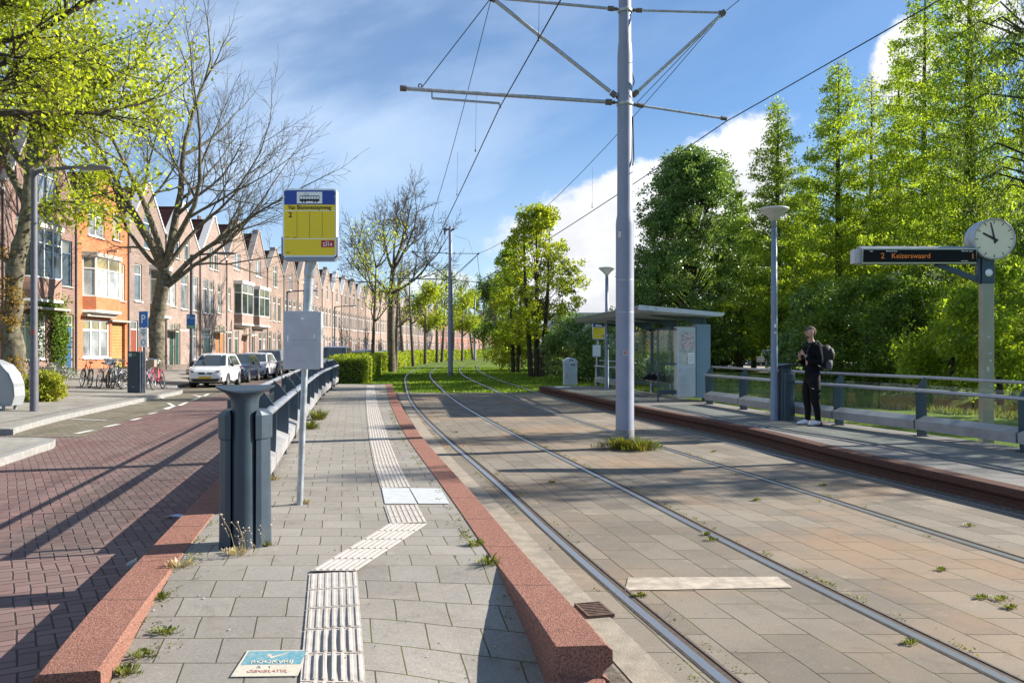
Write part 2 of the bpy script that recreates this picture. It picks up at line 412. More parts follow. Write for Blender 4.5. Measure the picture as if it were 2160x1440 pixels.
def ground_mat(name, a, b_, c, s=1.0, soil=.5):
    m_ = bpy.data.materials.new(name); m_.use_nodes = True; nt = m_.node_tree
    b = nt.nodes['Principled BSDF']; g = NG(nt); b.inputs['Roughness'].default_value = .95; b.inputs['Specular IOR Level'].default_value = .1
    ob = g.n('ShaderNodeTexCoord').outputs['Object']
    cc = g.mix(g.mapr(g.noise(ob, .35 * s, 6, .65), .35, .65), a, b_)
    cc = g.mix(g.mapr(g.noise(ob, 1.1 * s, 6, .7), .52, .7, 0, soil), cc, c)
    cc = g.mix(g.mapr(g.noise(ob, 28, 4, .7), .4, .75, 0, .6), cc, tuple(t * .45 for t in a))
    g.put(b.inputs['Base Color'], cc)
    bn = g.n('ShaderNodeBump'); bn.inputs['Strength'].default_value = .8; bn.inputs['Distance'].default_value = .04
    g.put(bn.inputs['Height'], g.noise(ob, 22, 6, .7)); g.put(b.inputs['Normal'], bn.outputs[0])
    MATS[name] = m_; return m_

PAV = slab_mat('platform slabs', (.29, .265, .23), (.345, .318, .28), (.06, .05, .035), .31, .3, .0045, .85, moss=.12, patch=(.36, .31, .24), ang=R(90))
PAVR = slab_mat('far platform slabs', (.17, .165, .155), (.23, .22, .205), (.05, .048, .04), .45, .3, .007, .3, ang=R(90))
TRK = slab_mat('track slabs', (.20, .17, .135), (.28, .245, .195), (.045, .038, .026), .62, .31, .0055, .85, rust=(.31, .195, .11), rust_amt=.55, moss=.12, patch=(.44, .35, .25))
WALK = slab_mat('pavement slabs', (.26, .24, .215), (.32, .30, .27), (.12, .11, .09), .3, .3, .006, .2, ang=0)
BAY = slab_mat('parking bricks', (.17, .145, .115), (.24, .205, .165), (.09, .085, .05), .21, .105, .01, .3, moss=1.2, uv='Object', ang=R(12))
ROAD = herring('road bricks', (.140, .080, .074), (.215, .130, .118), (.045, .03, .028), .10)
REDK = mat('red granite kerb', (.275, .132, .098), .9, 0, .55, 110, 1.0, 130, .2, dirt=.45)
REDD = mat('dark red kerb', (.095, .045, .034), .85, 0, .35, 60, .8, 120, .2, dirt=.5)  # dark red kerb, base colour set darker still for the shade on it
KERB = mat('grey kerb', (.25, .245, .235), .85, 0, .15, 10, .3, 80)
CONC = mat('concrete', (.27, .235, .185), .9, 0, .2, 6, .4, 60, dirt=.4)
TACT = mat('tactile tile', (.41, .37, .33), .8, 0, .12, 14, .3, 120, dirt=.25)
TACG = mat('guide plate', (.44, .46, .47), .8, 0, .1, 14, .2, 120)
PAINT = mat('road paint', (.62, .61, .57), .8, 0, .2, 30, .2, 90, dirt=.35)
STEEL = mat('rail steel', (.50, .49, .48), .36, .85)
RUST = mat('rail groove', (.07, .05, .035), .9, 0, .3, 30)
RAILD = mat('rail side steel', (.11, .085, .065), .7, .0, .3, 30)
GRASS = ground_mat('grass ground', (.085, .15, .018), (.15, .21, .03), (.22, .19, .08), 1, .55)
EARTH = mat('dark gutter earth', (.10, .085, .065), .95, 0, .4, 12, .8, 40)
DBLUE = mat('dark blue grey steel', (.050, .072, .100), .38, .35, .08, 6, 0, spec=.6, dirt=.12)
DBIN = mat('dark bin steel', (.038, .058, .080), .42, .2, .08, 3, .05, 200, spec=.5, dirt=.1)
ALU = mat('aluminium', (.40, .41, .44), .38, .7, .03, 3)
GALV = mat('galvanised steel', (.40, .42, .45), .45, .6, .15, 14, dirt=.12)
MAST = mat('grey mast paint', (.225, .245, .32), .5, .1, .08, 3, .1, 90, dirt=.12)
LAMPG = mat('lamp post grey', (.18, .22, .28), .45, .3, .1, 6)
LAMPD = mat('dark lamp post', (.12, .12, .145), .55, .2, .12, 6, dirt=.15)
BLACK = mat('black rubber', (.018, .018, .02), .75)
DARK = mat('dark interior', (.02, .02, .022), .8)
WIRE = mat('overhead wire', (.03, .03, .035), .5, .6)
BRZ = mat('dull fittings', (.16, .13, .11), .6, .5, .2, 30)
WHITE = mat('white paint', (.78, .77, .74), .5, 0, .05, 9)
CREAM = mat('cream paint', (.66, .61, .50), .5, 0, .05, 9)
WPL = mat('white plastic', (.75, .76, .78), .4)
PANEL_GL = glass_mat('railing glass', (.90, .95, .93), .12)
SHEL_GL = glass_mat('shelter glass', (.88, .94, .93), .15)
# ------------------------------------------------------------ ground and tracks
rail1 = curve([(7.9, -25), (1.95, .5), (1.089, 4.37), (.765, 5.86), (.365, 7.84), (-.06, 10.12), (-.57, 12.7), (-1.19, 15.78), (-1.95, 19.8), (-3.0, 25.9), (-4.66, 37.5), (-6.38, 51.3), (-7.85, 70), (-8.55, 88), (-8.3, 106), (-6.3, 130), (-1.5, 158), (6, 190), (20, 230)])
def roff(o): return lambda y: rail1(y) + o
ys_tr = list(np.arange(-20, 12, .5)) + list(np.arange(12, 33.2, 1.0)) + [33.1]
kR_in = curve([(.34, 3.45), (.20, 4.15), (-.155, 5.85), (-.52, 7.75), (-1.67, 13.55), (-2.95, 20.8), (-4.95, 33.4)])
kL_in = curve([(-1.66, 3.0), (-1.845, 3.83), (-2.43, 6.7), (-3.0, 9.6), (-4.2, 15.9), (-5.6, 23.5), (-7.3, 34.2)])
kR_out = lambda y: kR_in(y) + .27
kL_out = lambda y: kL_in(y) - .285
PZ = .28
def zL(x, y):
    k = .07 + .12 * min(max((x + .9) / 1.1, 0), 1)
    return max(.02, PZ - k * max(0, 5.6 - y))
# right platform kerb lip
kP = curve([G(2160, 1038, .2), G(1760, 950, .22), G(1560, 900, .24), G(1338, 857, .24), G(1160, 818, .26), (6.4, 3.0), (7.6, -3)])
PZR = .24
def zR(x, y): return PZR - .035 * min(max((14 - y) / 5, 0), 1)

def inside_ditch(x, y):
    nb = ditch_n(y); fb_ = ditch_f(y)
    return nb, fb_
ditch_n = curve([(3.5, 64), (4.3, 48), (6.0, 38), (9.0, 31), (12.5, 24.5), (15.5, 18), (18.0, 10), (20, 0)])
ditch_f = curve([(7.0, 64), (7.8, 50), (9.4, 42), (12.8, 35.5), (17.0, 29), (20.8, 22), (24.0, 12), (26, 0)])
xs = np.concatenate([[-1500, -600, -250, -120, -60, -30], np.arange(-24, 5, 2.0), np.arange(5, 40, .8), [44, 50, 60, 80, 120, 250, 600, 1500]])
ysg = np.concatenate([[-1500, -400, -100, -30], np.arange(-12, 72, .8), [76, 84, 95, 110, 130, 150, 180, 220, 260, 320, 450, 800, 2500]])
V = []
for y in ysg:
    for x in xs:
        z = -.035
        if x > 3 and -5 < y < 72:
            a, b_ = ditch_n(y), ditch_f(y); m_ = (a + b_) / 2; h = (b_ - a) / 2 + 1.2
            t = abs(x - m_) / h
            if t < 1: z -= .95 * (1 - t ** 2.2)
            elif x > b_: z += .04 * math.sin(x * .7) * math.cos(y * .5) - .05
        V.append((x, y, z))
nx = len(xs)
F = [(j*nx+i, j*nx+i+1, (j+1)*nx+i+1, (j+1)*nx+i) for j in range(len(ysg)-1) for i in range(nx-1)]
tag(np_mesh('ground', np.array(V), np.array(F), GRASS, smooth=True), kind='structure')
WAT = mat('ditch water', (.03, .04, .02), .08, 0, .3, 1.5, .25, 3, spec=.6)
sheet('water', lambda y: ditch_n(y) - .9, lambda y: ditch_f(y) + .9, list(np.arange(-8, 70, 2.0)), -.52, WAT)

sheet('track_bed', lambda y: max(kR_out(y) - .02, -40) if y > 3.4 else kR_out(3.4) - .15 + .25 * (3.4 - y), lambda y: kP(y) + .02 if y < 33 else kP(33), ys_tr, 0, TRK, 3)
# light concrete rows along the kerbs
sheet('gutter_strip', lambda y: kR_out(y) + .01, lambda y: kR_out(y) + .16, [y for y in ys_tr if y >= 3.2], .004, EARTH)
sheet('platform_gutter', lambda y: kP(y) - .20, lambda y: kP(y) + .03, [y for y in ys_tr], .004, EARTH)
sheet('edge_strip', lambda y: kR_out(y) + .19, lambda y: kR_out(y) + .42, [y for y in ys_tr if y >= 3.2], .005, CONC)
# pale slab row across the left track
def trk_row():
    m_ = MB(); a = G(1330, 1250); y0 = a[1]
    x = a[0]
    for i in range(5):
        xx = 1.36 + .03 + i * .255
    p = [G(1318, 1246), G(1672, 1240), G(1640, 1217), G(1325, 1219)]
    m_.add([(*q, .006) for q in p], [(0, 1, 2, 3)])
    tag(m_.build('pale_slab_row', mat('pale slabs', (.38, .325, .26), .9, 0, .25, 8, .3, 90, dirt=.5)), kind='structure')
trk_row()

def rail(o, label):
    f = roff(o); ys = list(np.arange(-20, 36, .6)) + list(np.arange(36, 120, 2)) + list(np.arange(120, 231, 5))
    m_ = MB()
    prof = [(-.045, .0025, 2), (-.028, .008, 0), (.026, .010, 0), (.028, .0025, 1), (.074, .0025, 1), (.076, .008, 2), (.092, .008, 2), (.105, .0025, 2)]
    vs = []
    for y in ys:
        sl_ = (f(y + .5) - f(y - .5)); n = Vector((1, -sl_)).normalized()
        for a, z, _ in prof: vs.append((f(y) + n.x * a, y + n.y * a, z + (.03 if y > 33.1 else 0) * min(1, (y - 33.1) / 3 if y > 33.1 else 0)))
    k = len(prof)
    for j in range(len(ys) - 1):
        for i in range(k - 1):
            mi = [2, 0, 1, 1, 1, 2, 2][i]
            if i == 0 or i == 6: mi = 3
            m_.f.append((j*k+i, j*k+i+1, (j+1)*k+i+1, (j+1)*k+i)); m_.mi.append(mi); m_.sm.append(False)
    m_.v = [tuple(q) for q in vs]
    tag(m_.build('tram_rail', [STEEL, RUST, RAILD, mat('rail joint filler', (.10, .085, .065), .9, 0, .3, 20)]), label, 'tram rail', 'tram rails set in the paving')
rail(0, 'steel tram rail nearest the red kerb of the left platform')
rail(1.46, 'second steel tram rail, left of the overhead line mast')
rail(3.55, 'third tram rail, just right of the overhead line mast base')
rail(5.0, 'steel tram rail nearest the dark red edge of the right platform')

# ------------------------------------------------------------ left platform
ysL = list(np.arange(.6, 8, .25)) + list(np.arange(8, 34.3, 1.3)) + [34.4]
sheet('left_platform', lambda y: kL_in(y) - .01 if y > 2.9 else kL_in(2.9) - .01, lambda y: kR_in(y) + .01 if y > 3 else kR_in(3), ysL, zL, PAV, 6)
m_ = MB(); m_.box(kL_in(34.4) - .2, kR_in(34.4) + .2, 34.4, 34.5, -.1, .275); tag(m_.build('platform_end', KERB), kind='structure')

def kerb(name, fi, fo, y0, y1, top, bot, matl, label, lip=0, endcut=True, step=None):
    """long kerb with rounded arris; lip > 0 gives an overhanging cap on the outer side"""
    m_ = MB(); ys = list(np.arange(y0, min(y1, 12), .4)) + list(np.arange(min(y1, 12), y1, 1.0)) + [y1]
    s_ = 1 if fo(10) > fi(10) else -1
    def prof(y):
        a, b = fi(y), fo(y); t = top(b, y) if callable(top) else top; bo = bot
        P = [(a, bo), (a, t - .015), (a + s_ * .015, t), (b - s_ * .015, t), (b, t - .015)]
        if lip: P += [(b, t - .085), (b - s_ * lip, t - .13), (b - s_ * lip, t - .155), (b - s_ * .01, t - .17), (b - s_ * .01, bo)]
        else: P += [(b, bo)]
        return P
    k = len(prof(y0)); vs = []
    for y in ys: vs += [(p[0], y, p[1]) for p in prof(y)]
    m_.v = vs
    for j in range(len(ys) - 1):
        for i in range(k - 1):
            q = (j*k+i, (j+1)*k+i, (j+1)*k+i+1, j*k+i+1)
            m_.f.append(q if s_ > 0 else q[::-1]); m_.mi.append(0); m_.sm.append(False)
    m_.f.append(tuple(range(k)) if s_ > 0 else tuple(range(k))[::-1]); m_.mi.append(0); m_.sm.append(False)
    n = (len(ys) - 1) * k
    m_.f.append(tuple(range(n, n + k))[::-1]); m_.mi.append(0); m_.sm.append(False)
    # joints between the stones
    if endcut:          # chipped, uneven near end
        rk = random.Random(k + int(abs(fo(y0)) * 10)); m_.v = [tuple(v) for v in m_.v]
        for i in range(k * 2):
            if i >= k and m_.v[i][2] < .2: continue
            x_, y_, z_ = m_.v[i]; m_.v[i] = (x_ + rk.uniform(-.012, .012), y_ + rk.uniform(-.035, .035) * (1 if i < k else .3), z_ - (rk.uniform(.0, .03) if i < k and z_ > .2 else 0))
    o = m_.build(name, matl)
    return tag(o, label, 'kerb')
kr = kerb('platform_kerb', kR_in, kR_out, 4.12, 34.4, .287, -.05, REDK, 'rough red granite kerb between the left platform and the tracks', lip=.03)
m_ = MB(); m_.box(kR_in(4.1) + .005, kR_out(4.1) - .03, 4.02, 4.16, -.05, .12); m_.build('end_block', REDK, kr, bevel=.012)
kerb('platform_kerb', kL_in, kL_out, 3.82, 34.4, .287, -.05, REDK, 'rough red granite kerb between the left platform and the brick road')
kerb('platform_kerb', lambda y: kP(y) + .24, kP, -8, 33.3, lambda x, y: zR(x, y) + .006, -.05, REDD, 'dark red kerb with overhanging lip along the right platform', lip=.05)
m_ = MB()
for f_i, f_o, y0, y1 in ((kR_in, kR_out, 4.12, 34), (kL_in, kL_out, 3.82, 34)):
    y = y0 + 1.02
    while y < y1:
        a, b = sorted((f_i(y), f_o(y))); m_.box(a + .012, b - .022, y - .003, y + .003, .2, .2880); y += 1.0
tag(m_.build('kerb_joints', RUST), kind='structure')

# ------------------------------------------------------------ tactile guide strip
def ribs(m_, p, q, wd=.30, n=7, tl=.30):
    """ribbed tiles from p to q (centre line)"""
    p, q = Vector(p), Vector(q); d_ = (q - p); L = d_.length; d_.normalize(); nn = Vector((d_.y, -d_.x))
    k = max(1, round(L / tl)); tl = L / k
    def P(s_, t, h):
        c = p + d_ * s_ + nn * t
        return (c.x, c.y, zL(c.x, c.y) + h)
    for i in range(k):
        a, b = i * tl + .004, (i + 1) * tl - .004
        m_.add([P(a, -wd/2, .006), P(a, wd/2, .006), P(b, wd/2, .006), P(b, -wd/2, .006)], [(3, 2, 1, 0)])
        for j in range(n):
            t = -wd/2 + (j + .5) * wd / n; h = .0095; r0, r1 = .011, .006
            a2, b2 = a + .012, b - .012
            vs = [P(a2, t - r0, .006), P(a2, t + r0, .006), P(b2, t + r0, .006), P(b2, t - r0, .006), P(a2 + .004, t - r1, h), P(a2 + .004, t + r1, h), P(b2 - .004, t + r1, h), P(b2 - .004, t - r1, h)]
            m_.add(vs, [(7, 6, 5, 4), (4, 5, 1, 0), (5, 6, 2, 1), (6, 7, 3, 2), (7, 4, 0, 3)])
m_ = MB()
A = G(703, 1440, zL); B = G(703, 1208, zL); A0 = Vector(A) + (Vector(A) - Vector(B)) * .8
ribs(m_, A0, B)
def gp(px, py): return Vector(G(px, py, PZ))
def zigzag():
    # slanted piece: ribs run diagonally between the two straight runs
    a, b, c, d_ = gp(655, 1205), gp(752, 1205), gp(903, 1105), gp(820, 1105)
    m_.add([(a.x, a.y, PZ+.006), (b.x, b.y, PZ+.006), (c.x, c.y, PZ+.006), (d_.x, d_.y, PZ+.006)], [(0, 1, 2, 3)])
    for i in range(5):
        for j in range(7):
            t = (j + .5) / 7; s0, s1 = i / 5 + .012, (i + 1) / 5 - .012
            o0 = a.lerp(b, t).lerp(d_.lerp(c, t), s0); o1 = a.lerp(b, t).lerp(d_.lerp(c, t), s1)
            e = (b - a).normalized() * .011
            vs = [(o0.x-e.x, o0.y-e.y, PZ+.006), (o0.x+e.x, o0.y+e.y, PZ+.006), (o1.x+e.x, o1.y+e.y, PZ+.006), (o1.x-e.x, o1.y-e.y, PZ+.006)]
            e *= .6
            vs += [(o0.x-e.x, o0.y-e.y, PZ+.011), (o0.x+e.x, o0.y+e.y, PZ+.011), (o1.x+e.x, o1.y+e.y, PZ+.011), (o1.x-e.x, o1.y-e.y, PZ+.011)]
            m_.add(vs, [(4, 5, 6, 7), (0, 1, 5, 4), (1, 2, 6, 5), (2, 3, 7, 6), (3, 0, 4, 7)])
zigzag()
ribs(m_, gp(862, 1104), gp(845, 1066))
ln = [(835, 1029), (815, 980), (800, 930), (789, 880), (783, 845), (781, 813)]
for a, b in zip(ln, ln[1:]): ribs(m_, gp(*a), gp(*b))
tag(m_.build('tactile_paving', TACT), kind='structure')
m_ = MB()
for q in ([(805, 1030), (862, 1030), (880, 1063), (812, 1063)], [(864, 1030), (930, 1031), (948, 1063), (883, 1063)]):
    P = [gp(*t) for t in q]; m_.add([(t.x, t.y, PZ + .007) for t in P], [(3, 2, 1, 0)])
tag(m_.build('guide_plates', TACG), kind='structure')

# ------------------------------------------------------------ road, parking strip, pavements
hedge_r = lambda y: rail1(y) - 1.75
hedge_l = lambda y: hedge_r(y) - 1.6
walk = curve([(-8.6, 11), (-9.75, 16.2), (-10.45, 19), (-11.45, 25), (-11.95, 28.2), (-12.65, 32.8), (-14.2, 36), (-14.9, 42), (-15.9, 52), (-17.0, 70), (-17.6, 90), (-17.2, 115), (-15.5, 145), (-11.5, 180), (-3.5, 220), (8, 260)])
fac = curve([(-20.8, -20), (-20.8, 30), (-20.8, 60), (-20.9, 90), (-20.8, 115), (-19.0, 150), (-15.2, 185), (-7.5, 225), (4, 265)])
ysr = list(np.arange(-6, 34.1, 1)) + [34.4]
sheet('road', lambda y: -30 if y < 16.2 else walk(y) - .05, lambda y: kL_out(max(y, 3.8)) + .02, ysr, -.001, ROAD)
sheet('road', lambda y: walk(y) - .05, lambda y: hedge_l(y) - .25, list(np.arange(34.4, 60, 2)) + list(np.arange(60, 230, 6)), -.001, ROAD)
sheet('parking_strip', lambda y: walk(y), lambda y: walk(y) + (1.55 if y < 33 else 2.0), list(np.arange(16.5, 60, 1.5)) + list(np.arange(60, 200, 6)), .004, BAY)
def zW(x, y):
    t = (walk(y) - x) / max(.5, walk(y) - fac(y)); return .12 + .33 * min(max(t, 0), 1)
sheet('sidewalk', lambda y: fac(y) - .3, lambda y: walk(y) - .15, list(np.arange(16.9, 60, 1.2)) + list(np.arange(60, 230, 6)), zW, WALK, 6)
flat('sidewalk_end', [(-60, 17), (-9.9, 17), (-9.85, 16.85), (-60, 16.85)], .12, KERB, -.05)
sheet('sidewalk_kerb', lambda y: walk(y) - .15, walk, list(np.arange(16.85, 60, 1.0)) + list(np.arange(60, 230, 5)), .125, KERB)
m_ = MB(); yk = list(np.arange(16.85, 60, 1.0)) + list(np.arange(60, 230, 5))
m_.add([(walk(y), y, z) for y in yk for z in (-.02, .125)], [(2*i, 2*i+2, 2*i+3, 2*i+1) for i in range(len(yk)-1)])
tag(m_.build('kerb_face', KERB), kind='structure')
isl = [(-25, 15.3), (-9.3, 15.35), (-8.5, 15.3), (-8.05, 15.05), (-7.85, 14.6), (-7.75, 14.0), (-7.35, 12), (-6.9, 9), (-6.6, 5), (-6.5, -6), (-25, -6)]
flat('island_kerb', isl, .12, KERB, -.02)
flat('island_pavement', [(x - (.17 if x > -20 else 0), y - (.17 if y > 14.4 else 0)) for x, y in isl], .126, slab_mat('island slabs', (.30, .29, .26), (.36, .34, .31), (.12, .12, .09), .3, .3, .008, .2, uv='Object', moss=1))
# painted markings
m_ = MB()
LZ = [.009]
def line(a, b, wd):
    LZ[0] += .0006; z = LZ[0]
    a, b = Vector(a), Vector(b); d_ = (b - a).normalized(); n = Vector((d_.y, -d_.x)) * wd / 2
    m_.add([((a-n).x, (a-n).y, z), ((a+n).x, (a+n).y, z), ((b+n).x, (b+n).y, z), ((b-n).x, (b-n).y, z)], [(0, 1, 2, 3)])
for (x0, y0, x1, y1) in ((160, 915, 194, 908), (222, 901, 251, 895), (277, 887, 297, 882), (313, 874, 332, 870), (350, 864, 367, 857), (378, 856, 394, 849), (405, 845, 418, 840), (430, 836, 440, 831)):
    line(G(x0, y0), G(x1, y1), .12)
for (x0, y0, x1, y1) in ((150, 885, 225, 887), (256, 855, 310, 852), (355, 851, 366, 857), (346, 863, 366, 857), (335, 836, 346, 842), (352, 835, 380, 833), (408, 834, 422, 837), (418, 839, 424, 836)):
    line(G(x0, y0), G(x1, y1), .11)
tag(m_.build('road_markings', PAINT), kind='structure')

# ------------------------------------------------------------ right platform
rrail = curve([G(1953, 921, PZR), G(1787, 899, PZR), G(1568, 864, PZR), (5.12, 23.2), (4.35, 28), (3.85, 31.5), (3.3, 36), (8.1, 8.5), (9.3, 2)])
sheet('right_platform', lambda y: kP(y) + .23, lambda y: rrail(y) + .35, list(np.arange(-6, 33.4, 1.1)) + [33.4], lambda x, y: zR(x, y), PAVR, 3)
m_ = MB(); m_.box(kP(33.4), rrail(33.4) + .35, 33.4, 33.55, -.1, PZR - .004)
yk = list(np.arange(-6, 33.4, 1.1)) + [33.4]
m_.add([(rrail(y) + .35, y, z) for y in yk for z in (-.3, zR(0, y))], [(2*i, 2*i+2, 2*i+3, 2*i+1) for i in range(len(yk)-1)])
tag(m_.build('platform_side', KERB), kind='structure')
# ribbed guide strip on the right platform
m_ = MB()
for y in np.arange(6, 21, .31):
    c0 = kP(y) + .95
    for j in range(6):
        x = c0 + j * .05; s_ = (kP(y + .3) - kP(y)) ; zz = zR(x, y)
        m_.add([(x - .01, y, zz + .006), (x + .01, y, zz + .006), (x + s_ * .93 + .01, y + .28, zz + .006), (x + s_ * .93 - .01, y + .28, zz + .006)], [(0, 1, 2, 3)])
tag(m_.build('tactile_paving', mat('worn guide ribs', (.27, .26, .24), .8, 0, .2, 12)), kind='structure')
# footpath beyond the ditch
PATH = mat('footpath', (.34, .29, .23), .9, 0, .15, 2, .3, 50)
flat('path', [(17.6, 58), (21, 56.5), (27, 90), (21.5, 90)], -.02, PATH)
flat('park_road', [(14, 88), (60, 84), (66, 104), (16, 106)], -.016, mat('park asphalt', (.16, .15, .15), .9, 0, .2, 2))
flat('white_platform_patch', [G(1170, 815, PZR), G(1202, 815, PZR), G(1206, 817.5, PZR), G(1172, 818, PZR)], PZR + .01, TACG)
# ------------------------------------------------------------ railings
def railing(name, label, f, y0, y1, zf, side, sp=2.05, skip=None):
    """side = +1: walking side is +X; plate posts, round top rail, wide second rail, box beam, glass"""
    t = thing(name, label, 'railing', (f(y0), y0, zf(f(y0), y0)))
    ox, oy, oz = t.location
    n = max(1, round((y1 - y0) / sp)); ys = [y0 + (y1 - y0) * i / n for i in range(n + 1)]
    def W(y, x, z):
        s_ = (f(y + .3) - f(y - .3)) / .6; nn = Vector((1, -s_)).normalized()
        return (f(y) + nn.x * x * side - ox, y + nn.y * x * side - oy, zf(f(y), y) + z - oz)
    for y in ys:
        m_ = MB()
        if skip and skip[0] < y < skip[1]: continue
        for dy in (0,):
            prof = [(-.11, .0), (.07, .0), (.10, .34), (.11, .76), (.0, .92), (-.06, .985), (-.11, .965)] if side < 0 else [(-.13, .0), (.10, .0), (.13, .34), (.14, .76), (.02, .93), (-.06, 1.0), (-.12, .98)]
            a = [W(y - .012, x, z) for x, z in prof]; b = [W(y + .012, x, z) for x, z in prof]; k = len(prof)
            m_.add(a + b, [(i, (i+1) % k, k+(i+1) % k, k+i) for i in range(k)] + [tuple(range(k))[::-1], tuple(range(k, 2*k))])
            c = Vector(W(y, 0, 0)); m_.box(c.x-.11, c.x+.09, c.y-.06, c.y+.06, c.z, c.z+.015)
        m_.build('post', DBLUE, t, bevel=.003)
    dens = list(np.arange(y0, y1, .7)) + [y1]
    dens = [y for y in dens if not (skip and skip[0] < y < skip[1])]
    m_ = MB()
    segs = [[y for y in dens if not skip or y <= skip[0]], [y for y in dens if skip and y >= skip[1]]]
    for sg in segs:
        if len(sg) > 1: m_.tube([W(y, -.09, .985) for y in sg], .026, 10)
    m_.build('top_rail', ALU, t)
    m_ = MB()
    for sg in segs:
        if len(sg) < 2: continue
        P = [(.07, .75), (.14, .74), (.158, .762), (.14, .79), (.07, .80), (.055, .775)]; k = len(P); vs = []
        for y in sg: vs += [W(y, x, z) for x, z in P]
        fs = [(j*k+i, j*k+(i+1) % k, (j+1)*k+(i+1) % k, (j+1)*k+i) for j in range(len(sg)-1) for i in range(k)]
        fs += [tuple(range(k)), tuple(range(len(vs)-k, len(vs)))]
        m_.add(vs, fs, 0, True)
    m_.build('hand_rail', ALU, t)
    m_ = MB()
    for a, b in zip(ys, ys[1:]):
        if skip and (skip[0] < a < skip[1] or skip[0] < b < skip[1]): continue
        a += .02; b -= .02
        P = [(-.04, .12), (.13, .12), (.14, .27), (-.04, .345)]
        vs = [W(a, x, z) for x, z in P] + [W(b, x, z) for x, z in P]
        m_.add(vs, [(0, 1, 5, 4), (1, 2, 6, 5), (2, 3, 7, 6), (3, 0, 4, 7), (3, 2, 1, 0), (4, 5, 6, 7)])
    m_.build('bottom_beam', mat('aluminium beam', (.36, .355, .36), .5, .4, .12, 4, dirt=.25), t)
    m_ = MB()
    for a, b in zip(ys, ys[1:]):
        if skip and (skip[0] < a < skip[1] or skip[0] < b < skip[1]): continue
        mid = (a + b) / 2
        for p, q in ((a + .06, mid - .02), (mid + .02, b - .06)):
            vs = [W(p, -.055, .36), W(q, -.055, .36), W(q, -.055, .86), W(p, -.055, .86), W(p, -.063, .36), W(q, -.063, .36), W(q, -.063, .86), W(p, -.063, .86)]
            m_.add(vs, [(0, 1, 2, 3), (7, 6, 5, 4), (3, 2, 6, 7), (0, 4, 5, 1)])
    m_.build('glass_panel', PANEL_GL, t)
    return t
lrail = lambda y: kL_in(y) + .22
railing('railing', 'dark blue steel railing with aluminium rails between left platform and road', lrail, 7.45, 34.0, lambda x, y: PZ, 1, 2.0)
railing('railing', 'long steel and glass railing behind the waiting man on the right platform', rrail, 4.0, 22.6, zR, -1, 2.1)
railing('railing', 'short railing section beyond the tram shelter', rrail, 31.0, 34.6, lambda x, y: PZR, -1, 1.75)

# ------------------------------------------------------------ litter bins
def bin_at(x, y, z, rz, label):
    t = thing('litter_bin', label, 'litter bin', (x, y, z), rz, 'litter bins on the platforms')
    def lens(wx, dy_, n=10, fr=.6):
        P = []
        for i in range(n + 1):
            a = math.pi * i / n; P.append((-math.cos(a) * wx, -math.sin(a) ** fr * dy_))
        for i in range(1, n):
            a = math.pi * i / n; P.append((math.cos(a) * wx, math.sin(a) ** fr * dy_ * .55))
        return P
    # side shells (doors) left and right
    for s_ in (-1, 1):
        m_ = MB(); P = [(s_*.086, -.168), (s_*.125, -.150), (s_*.168, -.085), (s_*.176, -.06), (s_*.182, .0), (s_*.176, .05), (s_*.15, .085), (s_*.086, .11)]
        if s_ < 0: P = P[::-1]
        prof = [(0, 1.04, 1.03), (.02, 1.03, 1.02), (.775, .93, .97), (.78, 1.10, 1.02), (.95, 1.12, 1.03), (.985, .6, 1.0)]
        k = len(P); vs = []
        for z_, a, b in prof: vs += [(s_*.102 + (x_ - s_*.102) * a, y_ * b, z_) for x_, y_ in P]
        m_.add(vs, [(j*k+i, j*k+(i+1) % k, (j+1)*k+(i+1) % k, (j+1)*k+i) for j in range(len(prof)-1) for i in range(k)], 0, False)
        m_.add(vs, [tuple(range(k))[::-1], tuple(range(len(vs)-k, len(vs)))])
        m_.build('side_door', DBIN, t, bevel=.005)
    m_ = MB(); nq = 12
    def sec(w_, f_, b_, p_=.75):
        return [(w_, b_)] + [(w_ * math.cos(math.pi * q / nq), -f_ * max(0, math.sin(math.pi * q / nq)) ** p_) for q in range(nq + 1)] + [(-w_, b_)]
    rows = [(0, .097, .205, .03, .55), (.6, .094, .195, .03, .55), (1.03, .092, .188, .03, .55), (1.055, .10, .189, .03, .58), (1.078, .125, .193, .03, .65), (1.095, .175, .20, .03, .8), (1.10, .205, .207, .03, .85), (1.115, .207, .209, .032, .85)]
    k = nq + 3; vs = []
    for z_, a, f_, b_, p_ in rows: vs += [(p, q, z_ + (.045 * (abs(p) / .2) ** 1.5 if z_ > 1.05 else 0)) for p, q in sec(a, f_, b_, p_)]
    m_.add(vs, [(j*k+(i+1) % k, j*k+i, (j+1)*k+i, (j+1)*k+(i+1) % k) for j in range(len(rows)-1) for i in range(k)], 0, True)
    n = len(vs); m_.add(vs[-k:], [tuple(range(k))[::-1]])
    m_.build('front_spine', DBIN, t)
    m_ = MB(); m_.box(-.075, .075, -.10, .06, .5, 1.06); m_.build('inner_bin', DARK, t)
    m_ = MB(); m_.box(-.17, .17, -.14, .09, -.002, .012); m_.build('base_plate', DARK, t, bevel=.004)
    return t
bx, by = G(515, 1148, PZ)
bin_at(bx, by + .03, PZ, R(12), 'dark blue grey steel litter bin on the left platform, weeds at its foot')
bx, by = G(1662, 886, PZR)
bin_at(bx, by + .1, PZR, R(-62), 'dark steel litter bin between lamp post and waiting man')

